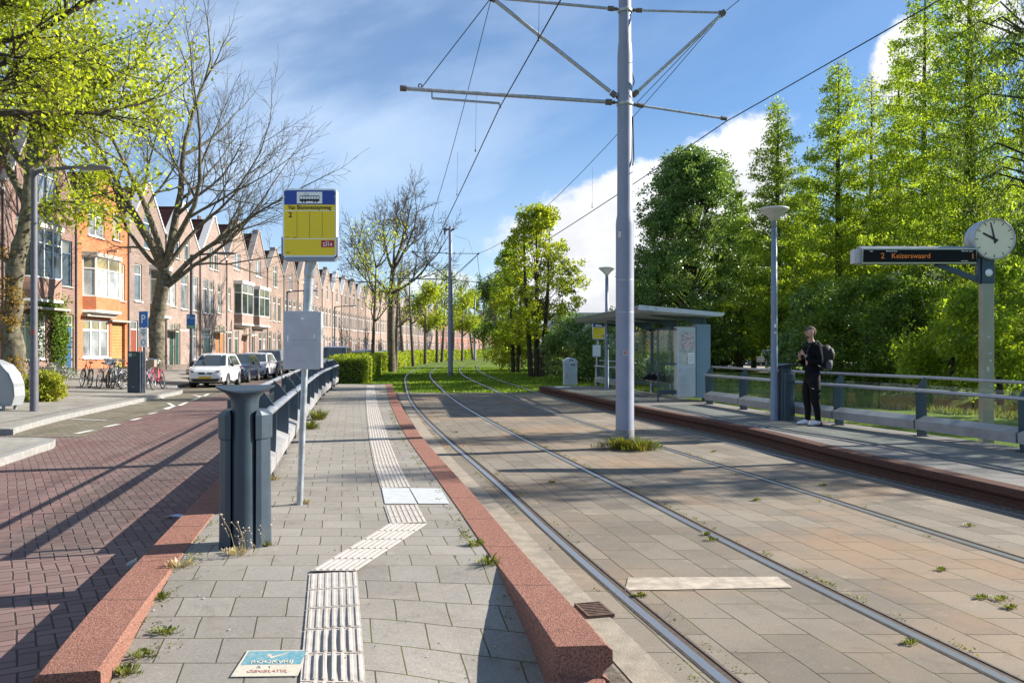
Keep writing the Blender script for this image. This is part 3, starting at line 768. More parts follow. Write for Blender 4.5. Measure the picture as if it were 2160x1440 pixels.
# ------------------------------------------------------------ overhead line masts and wires
def mast(name, x, y, sc_=1.0, rot=0, label='', near=False, arms=True):
    t = thing(name, label, 'mast', (x, y, -.02), rot, 'overhead line masts between the tracks')
    m_ = MB()
    m_.lathe([(.16, 0), (.16, .13), (.157, .14), (.155, 3.85), (.15, 3.93), (.133, 4.02), (.128, 6.75), (.12, 6.9), (.108, 7.0), (.103, 9.2), (0, 9.21)], 28)
    m_.build('pole', MAST, t)
    m_ = MB(); m_.lathe([(.162, .0), (.164, .14), (.161, .34), (.158, .345)], 28); m_.build('pole_base', mat('weathered mast foot', (.20, .20, .20), .8, .1, .3, 12, .3, 60, dirt=.5), t)
    m_ = MB()
    for z in (5.92, 7.52):
        m_.lathe([(.115 if z > 7 else .134, z - .03), (.125 if z > 7 else .142, z - .03), (.125 if z > 7 else .142, z + .03), (.115 if z > 7 else .134, z + .03)], 18)
    for z in (2.35, 2.9): m_.lathe([(.156, z - .006), (.159, z), (.156, z + .006)], 20)
    m_.build('clamp', GALV, t)
    if near:
        m_ = MB(); m_.box(-.05, .02, -.161, -.154, 1.62, 1.70, 1); m_.box(-.045, .015, -.163, -.160, 1.635, 1.66, 0); m_.box(-.045, .015, -.163, -.160, 1.67, 1.69, 0); m_.box(-.13, -.08, -.14, -.128, 3.62, 3.72, 1)
        m_.build('sticker', [mat('sticker red', (.35, .06, .04), .6), mat('sticker paper', (.6, .58, .55), .6)], t)
    A = {}
    def P(px_, py_, pz): return Vector((px_, py_, pz + .02))
    lt, rt = P(-2.28, -.47, 7.54), P(1.74, .17, 7.54)
    ll, rl = P(-3.73, -.84, 5.92), P(1.86, .54, 5.80)
    c0, c1 = P(0, 0, 5.92), P(0, 0, 7.52)
    def arm(nm, a, b, r, gap=.2):
        d_ = (b - a).normalized(); m_ = MB()
        m_.tube([a + d_ * (gap + .12), b], r, 8); m_.build(nm, GALV, t)
        m_ = MB(); m_.tube([a + d_ * .12, a + d_ * gap], .018, 6); m_.tube([a + d_ * gap, a + d_ * (gap + .1)], r + .02, 8)
        mc = MB(); mc.tube([b - d_ * .08, b + d_ * .02], r + .016, 8); mc.build('end_clip', BRZ, t)
        for q in (gap - .04, gap + .02): m_.ell(a + d_ * q, (.034, .034, .034), 8, 5)
        m_.build('insulator', BRZ, t)
    arm('upper_arm', c1, lt, .026); arm('upper_arm', c1, rt, .022)
    arm('brace', c0, lt, .034); arm('brace', c0, rt, .030)
    arm('lower_arm', c0, ll, .034, .24); arm('lower_arm', c0, rl, .022, .24)
    m_ = MB(); q = ll.lerp(c0, .13) + Vector((0, 0, -.13)); q2 = P(-2.15, -.48, 5.78)
    m_.tube([ll.lerp(c0, .13), q], .014, 6); m_.tube([q, q2], .02, 8); m_.tube([q2, q2 + Vector((.02, 0, -.08))], .014, 6)
    m_.build('registration_arm', GALV, t)
    m_ = MB(); m_.tube([lt, ll.lerp(c0, .08)], .008, 5); m_.tube([rt, c0 + Vector((.2, 0, 0))], .006, 5); m_.ring(ll.lerp(c0, .08) + Vector((0, 0, .06)), .03, .01, 'Y', 8, 4)
    m_.ell(lt, (.05, .05, .07)); m_.ell(rt, (.04, .04, .06))
    m_.tube([Vector((.12, 0, 6.5)), Vector((.16, -.02, 6.3)), Vector((.12, 0, 6.2))], .012, 5)
    m_.build('stay_wire', WIRE, t); m_ = MB()
    if near: m_.tube([Vector((.13, -.05, 5.7)), Vector((.145, -.06, 5.0)), Vector((.12, -.1, 4.85))], .012, 5); m_.build('cable', WIRE, t)
    return t
mx, my = G(1318, 945)
mast('overhead_line_mast', mx, my, label='large grey overhead line mast standing between the tracks in the foreground', near=True)
m2 = mast('overhead_line_mast', *(lambda p: (p[0], p[1]))(G(950, 794)), rot=R(4), label='second overhead line mast, on the grass track beyond the paving')
m3 = mast('overhead_line_mast', -9.3 + 4.0, 122, rot=R(-12), label='farthest overhead line mast by the curve of the tracks')
m_ = MB(); p = m2.location; m_.tube([(0, 0, 9.2), (-.15, 0, 9.7), (-.3, 0, 9.9), (-.42, 0, 9.5), (-.3, 0, 9.1)], .012, 5); m_.tube([(.1, 0, 9.1), (.1, 0, 9.6)], .015, 5); m_.box(-.45, .25, -.06, .06, 8.95, 9.05)
m_.box(-.4, -.3, -.08, .08, 8.7, 9.1); m_.tube([(.3, 0, 8.6), (1.1, .1, 8.4), (1.4, .1, 7.5)], .01, 4); m_.tube([(-.3, 0, 8.6), (-1.3, .1, 7.3), (-2.1, 0, 7.2)], .01, 4); m_.build('feeder_switch', BRZ, m2)

def wire(label, pts, sag, r=.009, drops=None):
    m_ = MB(); out_ = []
    for a, b in zip(pts, pts[1:]):
        a, b = Vector(a), Vector(b); n = 14
        for i in range(n):
            t = i / n; q = a.lerp(b, t); q.z -= sag * 4 * t * (1 - t) * (min(1, (b - a).length / 35)); out_.append(q)
    out_.append(Vector(pts[-1]))
    # follow the far distance with slightly thicker tube so it stays visible
    m_.tube(out_, [r * (1 + max(0, q.y - 12) / 30) if q.y < 60 else r * 2.6 for q in out_], 5)
    o = m_.build('overhead_wire', WIRE); tag(o, label, 'overhead wire', 'overhead tram wires'); return out_
ca, cb_ = Vector((mx - 2.15, my - .48, 5.70)), Vector((mx + 1.86, my + .54, 5.74))
wire('contact wire above the left track, hooked to the long left arm', [(3.2, -12, 5.72), (1.9, 2, 5.72), tuple(ca), (-2.1, 27, 5.72), (-5.75, 52, 5.72), (-7.3, 85, 5.7), (-6.9, 122, 5.7), (1, 165, 5.7)], .05)
wire('contact wire above the right track, running to the upper right corner', [(9.5, -12, 5.76), (6.5, 2.5, 5.76), tuple(cb_), (1.9, 28, 5.74), (-2.15, 52, 5.72), (-3.8, 85, 5.7), (-3.4, 122, 5.7), (5, 165, 5.7)], .05)
ma, mb_ = Vector((mx - 2.28, my - .47, 7.54)), Vector((mx + 1.74, my + .17, 7.54))
wire('messenger wire hung from the upper left arm tip of the near mast', [(2.5, -18, 7.5), tuple(ma), (-5.8, 51.2, 7.4), (-7.3, 122, 7.4), (3, 175, 7.4)], .75, .006)
wire('messenger wire hung from the upper right arm tip of the near mast', [(8.2, -18, 7.5), tuple(mb_), (-2.1, 51.3, 7.4), (-3.8, 122, 7.4), (7, 175, 7.4)], .75, .006)
m_ = MB()
for (x, y) in ((.35, 11.2), (-.75, 17.5), (-1.45, 22.5), (-2.55, 29.5), (4.9, 8.6), (2.9, 20.6), (2.3, 24.5)):
    m_.tube([(x, y, 5.74), (x, y, 5.79)], .014, 5); m_.ring((x, y, 5.85), .05, .004, 'X', 8, 3); m_.tube([(x, y, 5.8), (x + .02, y, 6.9)], .0035, 3)
tag(m_.build('wire_dropper', WIRE), 'thin droppers hanging between messenger and contact wires', 'wire dropper', kind='stuff')

# ------------------------------------------------------------ stop signs
SBLUE = mat('sign blue', (.012, .05, .32), .35, 0); SYEL = mat('sign yellow', (.84, .62, .008), .4, 0, .04, 3); SWHITE = mat('sign white', (.84, .85, .86), .35); SBLK = mat('sign black', (.015, .015, .015), .5); SRED = mat('sign red', (.42, .01, .02), .4)
def stop_sign(x, y, z, top, lean, rz, label, full):
    t = thing('tram_stop_sign', label, 'stop sign', (x, y, z), rz, 'tram stop signs')
    H_ = top
    m_ = MB(); m_.tube([(0, 0, 0), (lean * .55, 0, H_ * .55)], .029, 14); m_.tube([(lean * .55, 0, H_ * .55), (lean * .8, 0, H_ * .72)], .043, 14); m_.tube([(lean * .8, 0, H_ * .72), (lean * .82, 0, H_ * .735), (lean, 0, H_ * .785)], [.043, .052, .052], 14)
    m_.build('pole', GALV, t)
    wd, ht = .49, .62; cx, z1 = lean, H_; z0 = z1 - ht
    def rr(x0, x1, a, b, r, n=4):
        P = []
        for (ax, az, s0) in ((x1 - r, a + r, -90), (x1 - r, b - r, 0), (x0 + r, b - r, 90), (x0 + r, a + r, 180)):
            for i in range(n + 1): q = R(s0 + 90 * i / n); P.append((ax + r * math.cos(q), az + r * math.sin(q)))
        return P
    def plate(m_, P, y0, y1, mi): m_.ext([(p, y1, q) for p, q in P], (0, y0 - y1, 0), mi)
    m_ = MB(); plate(m_, rr(cx - wd/2, cx + wd/2, z0, z1, .03), -.075, -.01, 0)
    m_.build('board', SWHITE, t)
    m_ = MB()
    plate(m_, rr(cx - wd/2 + .014, cx + wd/2 - .014, z0 + .016, z1 - .016, .02), -.0775, -.0745, 1)
    m_.box(cx - wd/2 + .0145, cx + wd/2 - .0145, -.0795, -.0765, z1 - .145, z1 - .076, 0)
    plate(m_, rr(cx - wd/2 + .0135, cx + wd/2 - .0135, z1 - .0758, z1 - .0155, .02), -.0793, -.0765, 0)
    m_.box(cx - .115, cx + .115, -.0815, -.0785, z1 - .135, z1 - .03, 2)                 # pictogram field
    # tram
    b0 = z1 - .115
    for q in ((-.09, .09, b0, b0 + .02), (-.09, .09, b0 + .044, b0 + .05)): m_.box(cx + q[0], cx + q[1], -.083, -.081, q[2], q[3], 3)
    for i in range(8): m_.box(cx - .09 + i * .0254, cx - .087 + i * .0254, -.083, -.081, b0 + .02, b0 + .045, 3)
    for i in (-.065, -.04, .04, .065): m_.lathe([(.0001, 0), (.008, 0), (.008, .002), (.0001, .002)], 10, mi=3, M=Matrix.Translation((cx + i, -.081, b0 - .006)) @ Matrix.Rotation(R(90), 4, 'X'))
    for a, b in (((-.03, .05), (-.055, .062)), ((-.055, .062), (-.03, .075)), ((-.03, .075), (-.005, .062)), ((-.005, .062), (-.03, .05))):
        m_.tube([(cx + a[0], -.082, b0 + a[1]), (cx + b[0], -.082, b0 + b[1])], .0014, 4, 3)
    put_text(m_, 'Van Blommesteynweg', .052, cx, -.0785, z1 - .172, 3, sx=.84, bold=.012)
    for z in (z1 - .2, z0 + .165): m_.box(cx - wd/2 + .015, cx + wd/2 - .015, -.0795, -.077, z - .003, z + .003, 2)
    for i in range(1, 4): m_.box(cx - wd/2 + .015 + i * .115 - .0008, cx - wd/2 + .015 + i * .115 + .0008, -.0792, -.077, z0 + .168, z1 - .203, 3)
    put_text(m_, '2', .066, cx - .175, -.0785, z1 - .24, 3, bold=.014)
    m_.box(cx - .225, cx - .185, -.0792, -.077, z0 + .178, z0 + .181, 3); put_text(m_, 'RET', .012, cx - .135, -.0785, z0 + .176, 3)
    m_.box(cx + .105, cx + .222, -.0797, -.077, z0 + .088, z0 + .15, 4)
    put_text(m_, '5314', .045, cx + .163, -.080, z0 + .112, 2, sx=.95, bold=.012); put_text(m_, 'Zone', .016, cx + .163, -.080, z0 + .139, 2)
    put_text(m_, '014', .018, cx - .195, -.0785, z0 + .04, 3)
    m_.build('sign_face', [SBLUE, SYEL, SWHITE, SBLK, SRED], t)
    m_ = MB(); m_.ext([(cx - wd/2 - .01, -.085, z0 + .18), (cx - wd/2 - .01, -.085, z0 - .0), (cx - wd/2 + .03, -.085, z0 - .035), (cx + wd/2 - .02, -.085, z0 - .035), (cx + wd/2 + .012, -.085, z0 + .01), (cx + wd/2 + .012, -.085, z0 + .18), (cx + wd/2 + .003, -.085, z0 + .18), (cx + wd/2 + .003, -.085, z0 - .004), (cx - wd/2 - .002, -.085, z0 - .004), (cx - wd/2 - .002, -.085, z0 + .18)], (0, .09, 0))
    m_.build('bracket', mat('bracket grey', (.24, .27, .33), .5, .3, .1, 8), t)
    # timetable case
    c2 = lean * .55 - .03; w2, h2 = (.325, .53) if full else (.32, .48); zt = H_ * .615 if full else H_ * .653
    m_ = MB(); m_.box(c2 - w2/2, c2 + w2/2, -.075, -.03, zt - h2, zt); m_.box(c2 + w2/2 - .004, c2 + w2/2 + .02, -.07, .02, zt - h2 + .01, zt - .005)
    m_.build('timetable_case', mat('case aluminium', (.50, .50, .53), .45, .6, .1, 6), t, bevel=.004)
    m_ = MB(); mi = 0
    m_.box(c2 - w2/2 + .02, c2 + w2/2 - .02, -.0775, -.074, zt - h2 + .02, zt - .02, 0 if full else 1)
    if full:
        m_.box(c2 - w2/2 + .02, c2 + w2/2 - .02, -.0785, -.077, zt - h2 * .5, zt - h2 * .5 + .003, 2)
        m_.box(c2 - .125, c2 - .112, -.079, -.077, zt - h2 * .52, zt - h2 * .42, 1); m_.box(c2 + .118, c2 + .128, -.079, -.077, zt - h2 * .47, zt - h2 * .40, 1)
        m_.box(c2 + .0, c2 + .03, -.079, -.077, zt - .075, zt - .06, 1)
    else:
        for i in range(5): m_.box(c2 - .12, c2 + .12, -.079, -.077, zt - .1 - i * .08, zt - .092 - i * .08, 2)
    m_.build('timetable', [mat('empty case back', (.46, .44, .50), .35, .1, .12, 5, spec=.6, dirt=.15), SWHITE, mat('case line', (.27, .26, .3), .5)], t)
    return t
sx_, sy_ = G(632, 1064, PZ)
stop_sign(sx_, sy_, PZ, 2.88, .11, 0, 'blue and yellow tram stop sign on a leaning pole with empty timetable case, left platform', True)
sx_, sy_ = G(1256, 812, PZR)
stop_sign(sx_, sy_, PZR, 2.48, .12, R(3), 'small distant tram stop sign with white timetable beyond the shelter', False)

# ------------------------------------------------------------ platform lamps
def plamp(x, y, z, label):
    t = thing('platform_lamp', label, 'street lamp', (x, y, z), 0, 'dish topped platform lamps')
    m_ = MB(); m_.lathe([(.085, 0), (.085, .06), (.078, .07), (.066, 2.2), (.058, 3.95), (0, 3.96)], 16); m_.build('pole', LAMPG, t)
    m_ = MB(); m_.lathe([(.0, 3.9), (.055, 3.9), (.055, 4.08), (.045, 4.09)], 14); m_.build('collar', mat('lamp collar', (.16, .17, .2), .5), t)
    m_ = MB(); m_.lathe([(.04, 4.08), (.075, 4.10), (.13, 4.17), (.27, 4.30), (.30, 4.325), (.30, 4.34), (.27, 4.355), (.1, 4.38), (0.001, 4.385)], 26)
    m_.build('lamp_shade', mat('lamp dish', (.55, .53, .50), .4, .1, .08, 8), t)
    m_ = MB(); m_.box(-.02, .02, -.078, -.070, 1.9, 1.97); m_.box(-.015, .015, -.076, -.07, 1.78, 1.81); m_.build('sticker', SWHITE, t)
    return t
plamp(*G(1633, 886, PZR), PZR, 'slim grey platform lamp with shallow dish top beside the litter bin')
plamp(*G(1280, 822, PZR), PZR, 'smaller looking dish topped lamp standing beyond the shelter')

# ------------------------------------------------------------ clock and departure board
def clockpost():
    x, y = 7.62, 13.7; t = thing('station_clock_post', 'round clock and electronic departure board on a square steel post behind the railing', 'clock post', (x, y, -.1))
    m_ = MB(); m_.box(-.10, .09, -.06, .06, 0, 2.85); m_.build('post', mat('post steel', (.33, .31, .24), .4, .55, .12, 4, .1, 60, dirt=.1), t, bevel=.006)
    m_ = MB(); rnd = random.Random(3)
    for z, xx, a, b in ((1.98, .0, .06, .03), (1.72, .02, .05, .025), (1.6, .03, .03, .03), (1.45, -.01, .03, .06), (2.02, -.1, .03, .02), (1.2, .03, .05, .02)):
        m_.box(xx - a/2, xx + a/2, -.0635, -.0605, z, z + b * 1.2, rnd.randint(0, 1))
    m_.build('sticker', [mat('grey sticker', (.45, .44, .44), .6), mat('pale sticker', (.6, .58, .56), .6)], t)
    m_ = MB(); m_.box(-.105, .095, -.065, .065, 2.85, 3.3); m_.build('post_head', DBLUE, t, bevel=.006)
    m_ = MB(); m_.lathe([(.001, 0), (.06, 0), (.06, .004), (.001, .004)], 18, M=Matrix.Translation((0.0, -.067, 3.02)) @ Matrix.Rotation(R(90), 4, 'X')); m_.build('round_sticker', SWHITE, t)
    m_ = MB()
    m_.ext([(-.12, -.03, 3.28), (-.12, -.03, 3.2), (-.62, -.03, 3.22), (-.62, -.03, 3.3)], (0, .07, 0)); m_.ext([(-.12, -.03, 2.86), (-.12, -.03, 2.95), (-.66, -.03, 3.15), (-.82, -.03, 3.22), (-.82, -.03, 3.12), (-.62, -.03, 3.05)], (0, .07, 0))
    m_.ext([(-.40, -.03, 3.22), (-.82, -.03, 3.14), (-.82, -.03, 3.3), (-.4, -.03, 3.3)], (0, .07, 0)); m_.box(-.16, -.12, -.04, .05, 2.87, 3.3)
    m_.build('bracket', DBLUE, t)
    m_ = MB()
    x0, x1 = -2.16, -.24; z0, z1 = 3.16, 3.40
    m_.ext([(x0 + .1, -.13, z0), (x0 + .1, -.15, z1), (x0 + .1, .0, z1 + .05), (x0 + .1, .12, z1), (x0 + .1, .1, z0)], (x1 - x0 - .1, 0, 0))
    m_.build('display_case', mat('display case', (.30, .31, .33), .4, .5, .1, 5), t)
    m_ = MB(); m_.ext([(x0, -.09, z0 + .01), (x0, -.11, z1 - .01), (x0, .08, z1 - .01), (x0, .07, z0 + .01)], (.1, 0, 0)); m_.build('end_cap', mat('display cap', (.48, .49, .54), .4, .3, .05, 5), t, bevel=.01)
    m_ = MB(); Mx = None
    def fr(z): return -.13 - .02 * (z - z0) / (z1 - z0) - .004
    m_.add([(x0 + .1, fr(z0), z0), (x1, fr(z0), z0), (x1, fr(z1), z1), (x0 + .1, fr(z1), z1)], [(0, 1, 2, 3)], 0)
    m_.build('bezel', mat('bezel silver', (.55, .55, .55), .35, .7), t)
    m_ = MB()
    m_.box(x0 + .12, x1 - .012, -.162, -.14, z0 + .02, z1 - .022, 0)
    put_text(m_, '2', .125, x0 + .42, -.1635, (z0+z1)/2 - .004, 1); put_text(m_, 'Keizerswaard', .115, x0 + .87, -.1635, (z0+z1)/2 - .004, 1, sx=.98); put_text(m_, '1', .12, x1 - .07, -.1635, (z0+z1)/2 - .01, 1)
    put_text(m_, 'Lijn', .035, x0 + .24, -.1635, z1 - .045, 2); put_text(m_, 'Bestemming', .035, x0 + .56, -.1635, z1 - .045, 2); put_text(m_, 'Vertrek over', .035, x1 - .16, -.1635, z1 - .045, 2); put_text(m_, 'minuten', .032, x1 - .2, -.1635, z0 + .04, 2)
    m_.build('screen', [mat('screen glass', (.006, .006, .006), .35, spec=.15), mat('led orange', (.2, .07, .01), .6, emit=(1, .30, .04), es=.11), SWHITE], t)
    m_ = MB(); cz = 3.55; r = .33; Mt = Matrix.Translation((.06, .04, cz)) @ Matrix.Rotation(R(-4), 4, 'Z') @ Matrix.Rotation(R(90), 4, 'X')
    m_.lathe([(.001, -.17), (r - .02, -.17), (r, -.15), (r, .01), (r - .004, .013), (r, .016), (r, .17), (r - .005, .185), (r - .022, .185), (r - .024, .165)], 40, M=Mt)
    m_.build('clock_drum', mat('clock drum', (.40, .42, .45), .42, .5, .06, 5), t)
    m_ = MB(); m_.lathe([(.001, .170), (r - .02, .168)], 40, M=Mt); m_.build('clock_dial', mat('clock face', (.80, .74, .56), .5, 0, .04, 2), t)
    m_ = MB()
    def hand(a, l0, l1, w0, w1, zz):
        ca_, sa_ = math.sin(R(a)), math.cos(R(a)); P = [(-w0, l0), (w0, l0), (w1, l1), (-w1, l1)]
        vs = [Mt @ Vector((p * sa_ + q * ca_, -p * ca_ + q * sa_, zz)) for p, q in P]
        m_.add(vs, [(0, 1, 2, 3), (3, 2, 1, 0)])
    for i in range(12): hand(i * 30, .245, .295, .006, .006, .1725)
    for i in range(60):
        if i % 5: hand(i * 6, .283, .295, .0016, .0016, .1725)
    m_.build('minute_marks', SBLK, t)
    m_ = MB(); hand(299, -.06, .20, .022, .014, .176); m_.build('hour_hand', SBLK, t)
    m_ = MB(); hand(348, -.07, .27, .017, .009, .179); m_.build('minute_hand', SBLK, t)
clockpost()

# ------------------------------------------------------------ grey cabinet at the platform end
def cabinet():
    x, y = G(1203, 812, PZR); t = thing('service_cabinet', 'pale grey round topped service cabinet at the far end of the right platform', 'cabinet', (x, y + .2, PZR), R(6))
    m_ = MB(); m_.box(-.26, .26, -.2, .2, 0, .88); m_.build('body', mat('cabinet grey', (.42, .47, .50), .6, 0, .12, 4, .1, 50, dirt=.2), t, bevel=.01)
    m_ = MB(); P = [(-.275, -.215, .88)] + [(-.275 * math.cos(math.pi * i / 10), -.215, .93 + .17 * math.sin(math.pi * i / 10)) for i in range(11)] + [(.275, -.215, .88)]
    m_.ext(P, (0, .43, 0)); m_.build('lid', mat('cabinet lid', (.50, .54, .57), .55, 0, .1, 5, dirt=.25), t)
    m_ = MB(); m_.box(-.0, .17, -.222, -.198, .80, .84)
    for i in (-.03, .07): m_.ell((i, -.217, .99), (.035, .006, .035))
    m_.build('slot', DARK, t)
    m_ = MB(); m_.box(-.2, -.12, -.203, -.199, .25, .5); m_.build('graffiti', mat('faded red marks', (.5, .33, .33), .7, 0, .3, 30), t)
cabinet()

# ------------------------------------------------------------ shelter
def shelter():
    t = thing('tram_shelter', 'glass tram shelter with tilted grey roof and poster cabinet on the right platform', 'shelter', (3.42, 22.7, PZR), R(7))
    L = 9.2
    m_ = MB()
    for y0, y1 in ((0, L),):
        P = [(-.05, 2.60), (-.02, 2.615), (2.3, 2.42), (2.22, 2.335), (.55, 2.40), (.12, 2.45)]
        a = [(x, 0 + (.10 if z < 2.42 and x < 2.2 else 0), z) for x, z in P]; b = [(x, L, z) for x, z in P]; k = len(P)
        m_.add(a + b, [(i, (i+1) % k, k+(i+1) % k, k+i) for i in range(k)] + [tuple(range(k))[::-1], tuple(range(k, 2*k))])
    m_.build('roof', mat('shelter roof', (.40, .42, .45), .45, .4, .08, 3, dirt=.08), t)
    m_ = MB(); m_.ext([(-.06, -.02, 2.50), (-.04, -.02, 2.63), (2.33, -.02, 2.43), (2.24, -.02, 2.33)], (0, .03, 0)); put_text(m_, '5447', .05, .17, -.0215, 2.565, 1)
    m_.ring((.42, -.024, 2.535), .028, .005, 'Y', 14, 4, 1)
    m_.build('roof_fascia', [mat('fascia pale', (.58, .60, .64), .45, .2, .06, 3), mat('fascia mark', (.2, .22, .27), .5)], t)
    m_ = MB()
    for y in (.9, 3.4, 6.0, 8.5):
        m_.box(2.02, 2.12, y - .05, y + .05, 0, 2.36); m_.ext([(2.1, y - .03, 2.0), (2.1, y - .03, 2.36), (.5, y - .03, 2.42), (.5, y - .03, 2.38), (1.55, y - .03, 2.25)], (0, .06, 0))
    m_.box(2.04, 2.1, .9, 8.5, 2.08, 2.14); m_.box(2.04, 2.1, .9, 8.5, .22, .28)
    m_.build('frame', DBLUE, t, bevel=.004)
    m_ = MB()
    for y0, y1 in ((.95, 2.1), (2.14, 3.35), (3.45, 4.65), (4.7, 5.95), (6.05, 7.2), (7.25, 8.45)):
        m_.box(2.066, 2.074, y0, y1, .28, 2.08)
    m_.build('back_glass', SHEL_GL, t)
    m_ = MB(); m_.box(.75, 1.24, .885, .893, .25, 1.98); m_.build('side_glass', SHEL_GL, t); m_ = MB(); m_.box(.95, 2.0, 8.5, 8.508, .25, 2.0); m_.build('side_glass', SHEL_GL, t)
    m_ = MB(); m_.box(.73, .76, .87, .91, 0, 2.05); m_.box(.73, 1.25, .87, .91, 1.98, 2.03); m_.box(.76, 1.25, .87, .91, 1.02, 1.06); m_.box(.76, 1.25, .87, .91, .2, .32)
    m_.build('side_frame', DBLUE, t)
    m_ = MB(); m_.box(1.25, 1.78, .72, 1.08, .12, 2.08); m_.build('poster_cabinet', mat('cabinet alu', (.52, .56, .62), .4, .5, .08, 5, dirt=.1), t, bevel=.02)
    m_ = MB(); m_.box(1.785, 1.83, .70, 1.08, .1, 2.14); m_.box(1.84, 2.2, .74, 1.1, .1, 2.14); m_.build('rounded_edge', mat('edge blue grey', (.20, .27, .37), .35, .5, .05, 5), t)
    m_ = MB(); m_.box(1.31, 1.72, .708, .722, 1.02, 1.93); m_.box(1.55, 1.72, .705, .71, 1.05, 1.35, 1)
    for i in range(5): m_.box(1.57, 1.70, .703, .706, 1.10 + i * .045, 1.112 + i * .045, 2)
    m_.box(1.36, 1.70, .705, .71, 1.45, 1.88, 3)
    m_.build('poster', [mat('poster ground', (.45, .47, .44), .3, 0, .2, 9, spec=.8), SWHITE, mat('poster ink', (.25, .25, .3), .6), mat('poster print', (.52, .42, .47), .35, 0, .45, 14)], t)
    m_ = MB(); m_.box(1.28, 1.75, .712, .722, .16, .93); m_.build('cabinet_door', mat('door alu', (.50, .53, .58), .4, .5, .06, 6), t, bevel=.003)
    m_ = MB()
    for i in range(5):
        y = 3.0 + i * .55; m_.ext([(1.55, y, .47), (1.54, y, .44), (1.84, y, .41), (1.92, y, .66), (1.94, y, .66), (1.87, y, .43)], (0, .40, 0))
    m_.build('bench_seat', mat('bench mesh dark', (.05, .055, .06), .5, .3), t)
    m_ = MB(); m_.tube([(1.85, 2.9, .4), (1.85, 5.8, .4)], .03, 8); m_.tube([(1.85, 3.3, .4), (1.85, 3.3, 0)], .025, 8); m_.tube([(1.85, 5.4, .4), (1.85, 5.4, 0)], .025, 8); m_.build('bench_frame', GALV, t)
    m_ = MB(); m_.tube([(1.9, 1.0, .98), (1.9, 3.2, .98)], .04, 8); m_.build('lean_rail', ALU, t)
    m_ = MB()
    for i, (a, b) in enumerate(((0, .12), (.16, .3), (.34, .42), (.46, .62), (.66, .74), (.8, .95), (1.0, 1.1))):
        for k in (0, 1, 2): m_.box(2.060, 2.063, 1.0 + a + .03 * (k % 2), 1.0 + b, 1.36 + k * .035, 1.372 + k * .035)
    m_.build('glass_stripes', mat('frosted stripes', (.6, .66, .66), .6), t)
shelter()
# ------------------------------------------------------------ houses
WG = []
def pane_mat(name, c, rough=.06, low=None, zsplit=0):
    return mat(name, c, rough, 0, .5, .9, spec=1.0, coat=.6)
PANES = [pane_mat('dark pane', (.035, .045, .05)), pane_mat('grey pane', (.09, .11, .12)), pane_mat('curtained pane', (.22, .23, .23)), pane_mat('blind pane', (.36, .36, .34)), pane_mat('green pane', (.05, .08, .06))]
LEAD = pane_mat('leaded pane', (.13, .14, .12)); LEADY = pane_mat('amber leaded pane', (.24, .20, .09))
BR_PURPLE = wall_mat('purple brown brick', (.225, .125, .105), (.30, .17, .14))
BR_ORANGE = wall_mat('orange brick', (.47, .14, .06), (.58, .19, .085), (.5, .28, .17))
BR_BROWN = wall_mat('brown brick', (.20, .14, .12), (.30, .22, .19), (.27, .24, .2))
PIPE = mat('downpipe', (.16, .14, .13), .6)
BR_TAN = wall_mat('tan brick', (.25, .175, .15), (.36, .265, .232), (.30, .26, .22))
BR_RED = wall_mat('red brick', (.30, .10, .075), (.37, .14, .10))
TILE = wall_mat('roof tiles', (.12, .05, .04), (.17, .07, .05), (.05, .02, .02), 1, .25, .3)
SLATE = mat('bay lead', (.28, .30, .33), .5, .3, .1, 5)
STONE = mat('sill stone', (.36, .33, .29), .8, 0, .15, 6)
TILEW = wall_mat('ochre porch tiles', (.36, .24, .09), (.40, .27, .11), (.12, .09, .05), 1, .22, .16)
BLUEW = mat('blue grey frame', (.10, .16, .24), .5); DOORB = mat('blue door', (.035, .10, .26), .4); DOORR = mat('red brown door', (.22, .055, .03), .45); DOORG = mat('dark green door', (.02, .06, .05), .4); DOORO = mat('orange wood door', (.36, .15, .05), .45); DOORD = mat('dark door', (.04, .045, .05), .4); DOORV = mat('violet door', (.10, .06, .16), .4)

def facade(m_, outer, holes, th=.32, rev=.14):
    """wall in the x=0 plane facing +X with real openings; outer/holes are (y, z)"""
    loops = [[Vector((p[0], p[1], 0)) for p in outer]] + [[Vector((a, c, 0)), Vector((a, d_, 0)), Vector((b, d_, 0)), Vector((b, c, 0))] for a, b, c, d_ in holes]
    tr = tessellate_polygon(loops); fl = [p for l in loops for p in l]
    fs = []
    for q in tr:
        a, b, c = (fl[i] for i in q)
        fs.append(q if (b - a).cross(c - a).z > 0 else q[::-1])
    m_.add([(0, p.x, p.y) for p in fl], fs)
    n = len(outer)
    m_.add([(0, p[0], p[1]) for p in outer] + [(-th, p[0], p[1]) for p in outer], [(i, (i+1) % n, n+(i+1) % n, n+i) for i in range(n)])
    for a, b, c, d_ in holes:
        m_.add([(0, a, c), (0, b, c), (0, b, d_), (0, a, d_), (-rev, a, c), (-rev, b, c), (-rev, b, d_), (-rev, a, d_)], [(0, 1, 5, 4), (1, 2, 6, 5), (2, 3, 7, 6), (3, 0, 4, 7)])

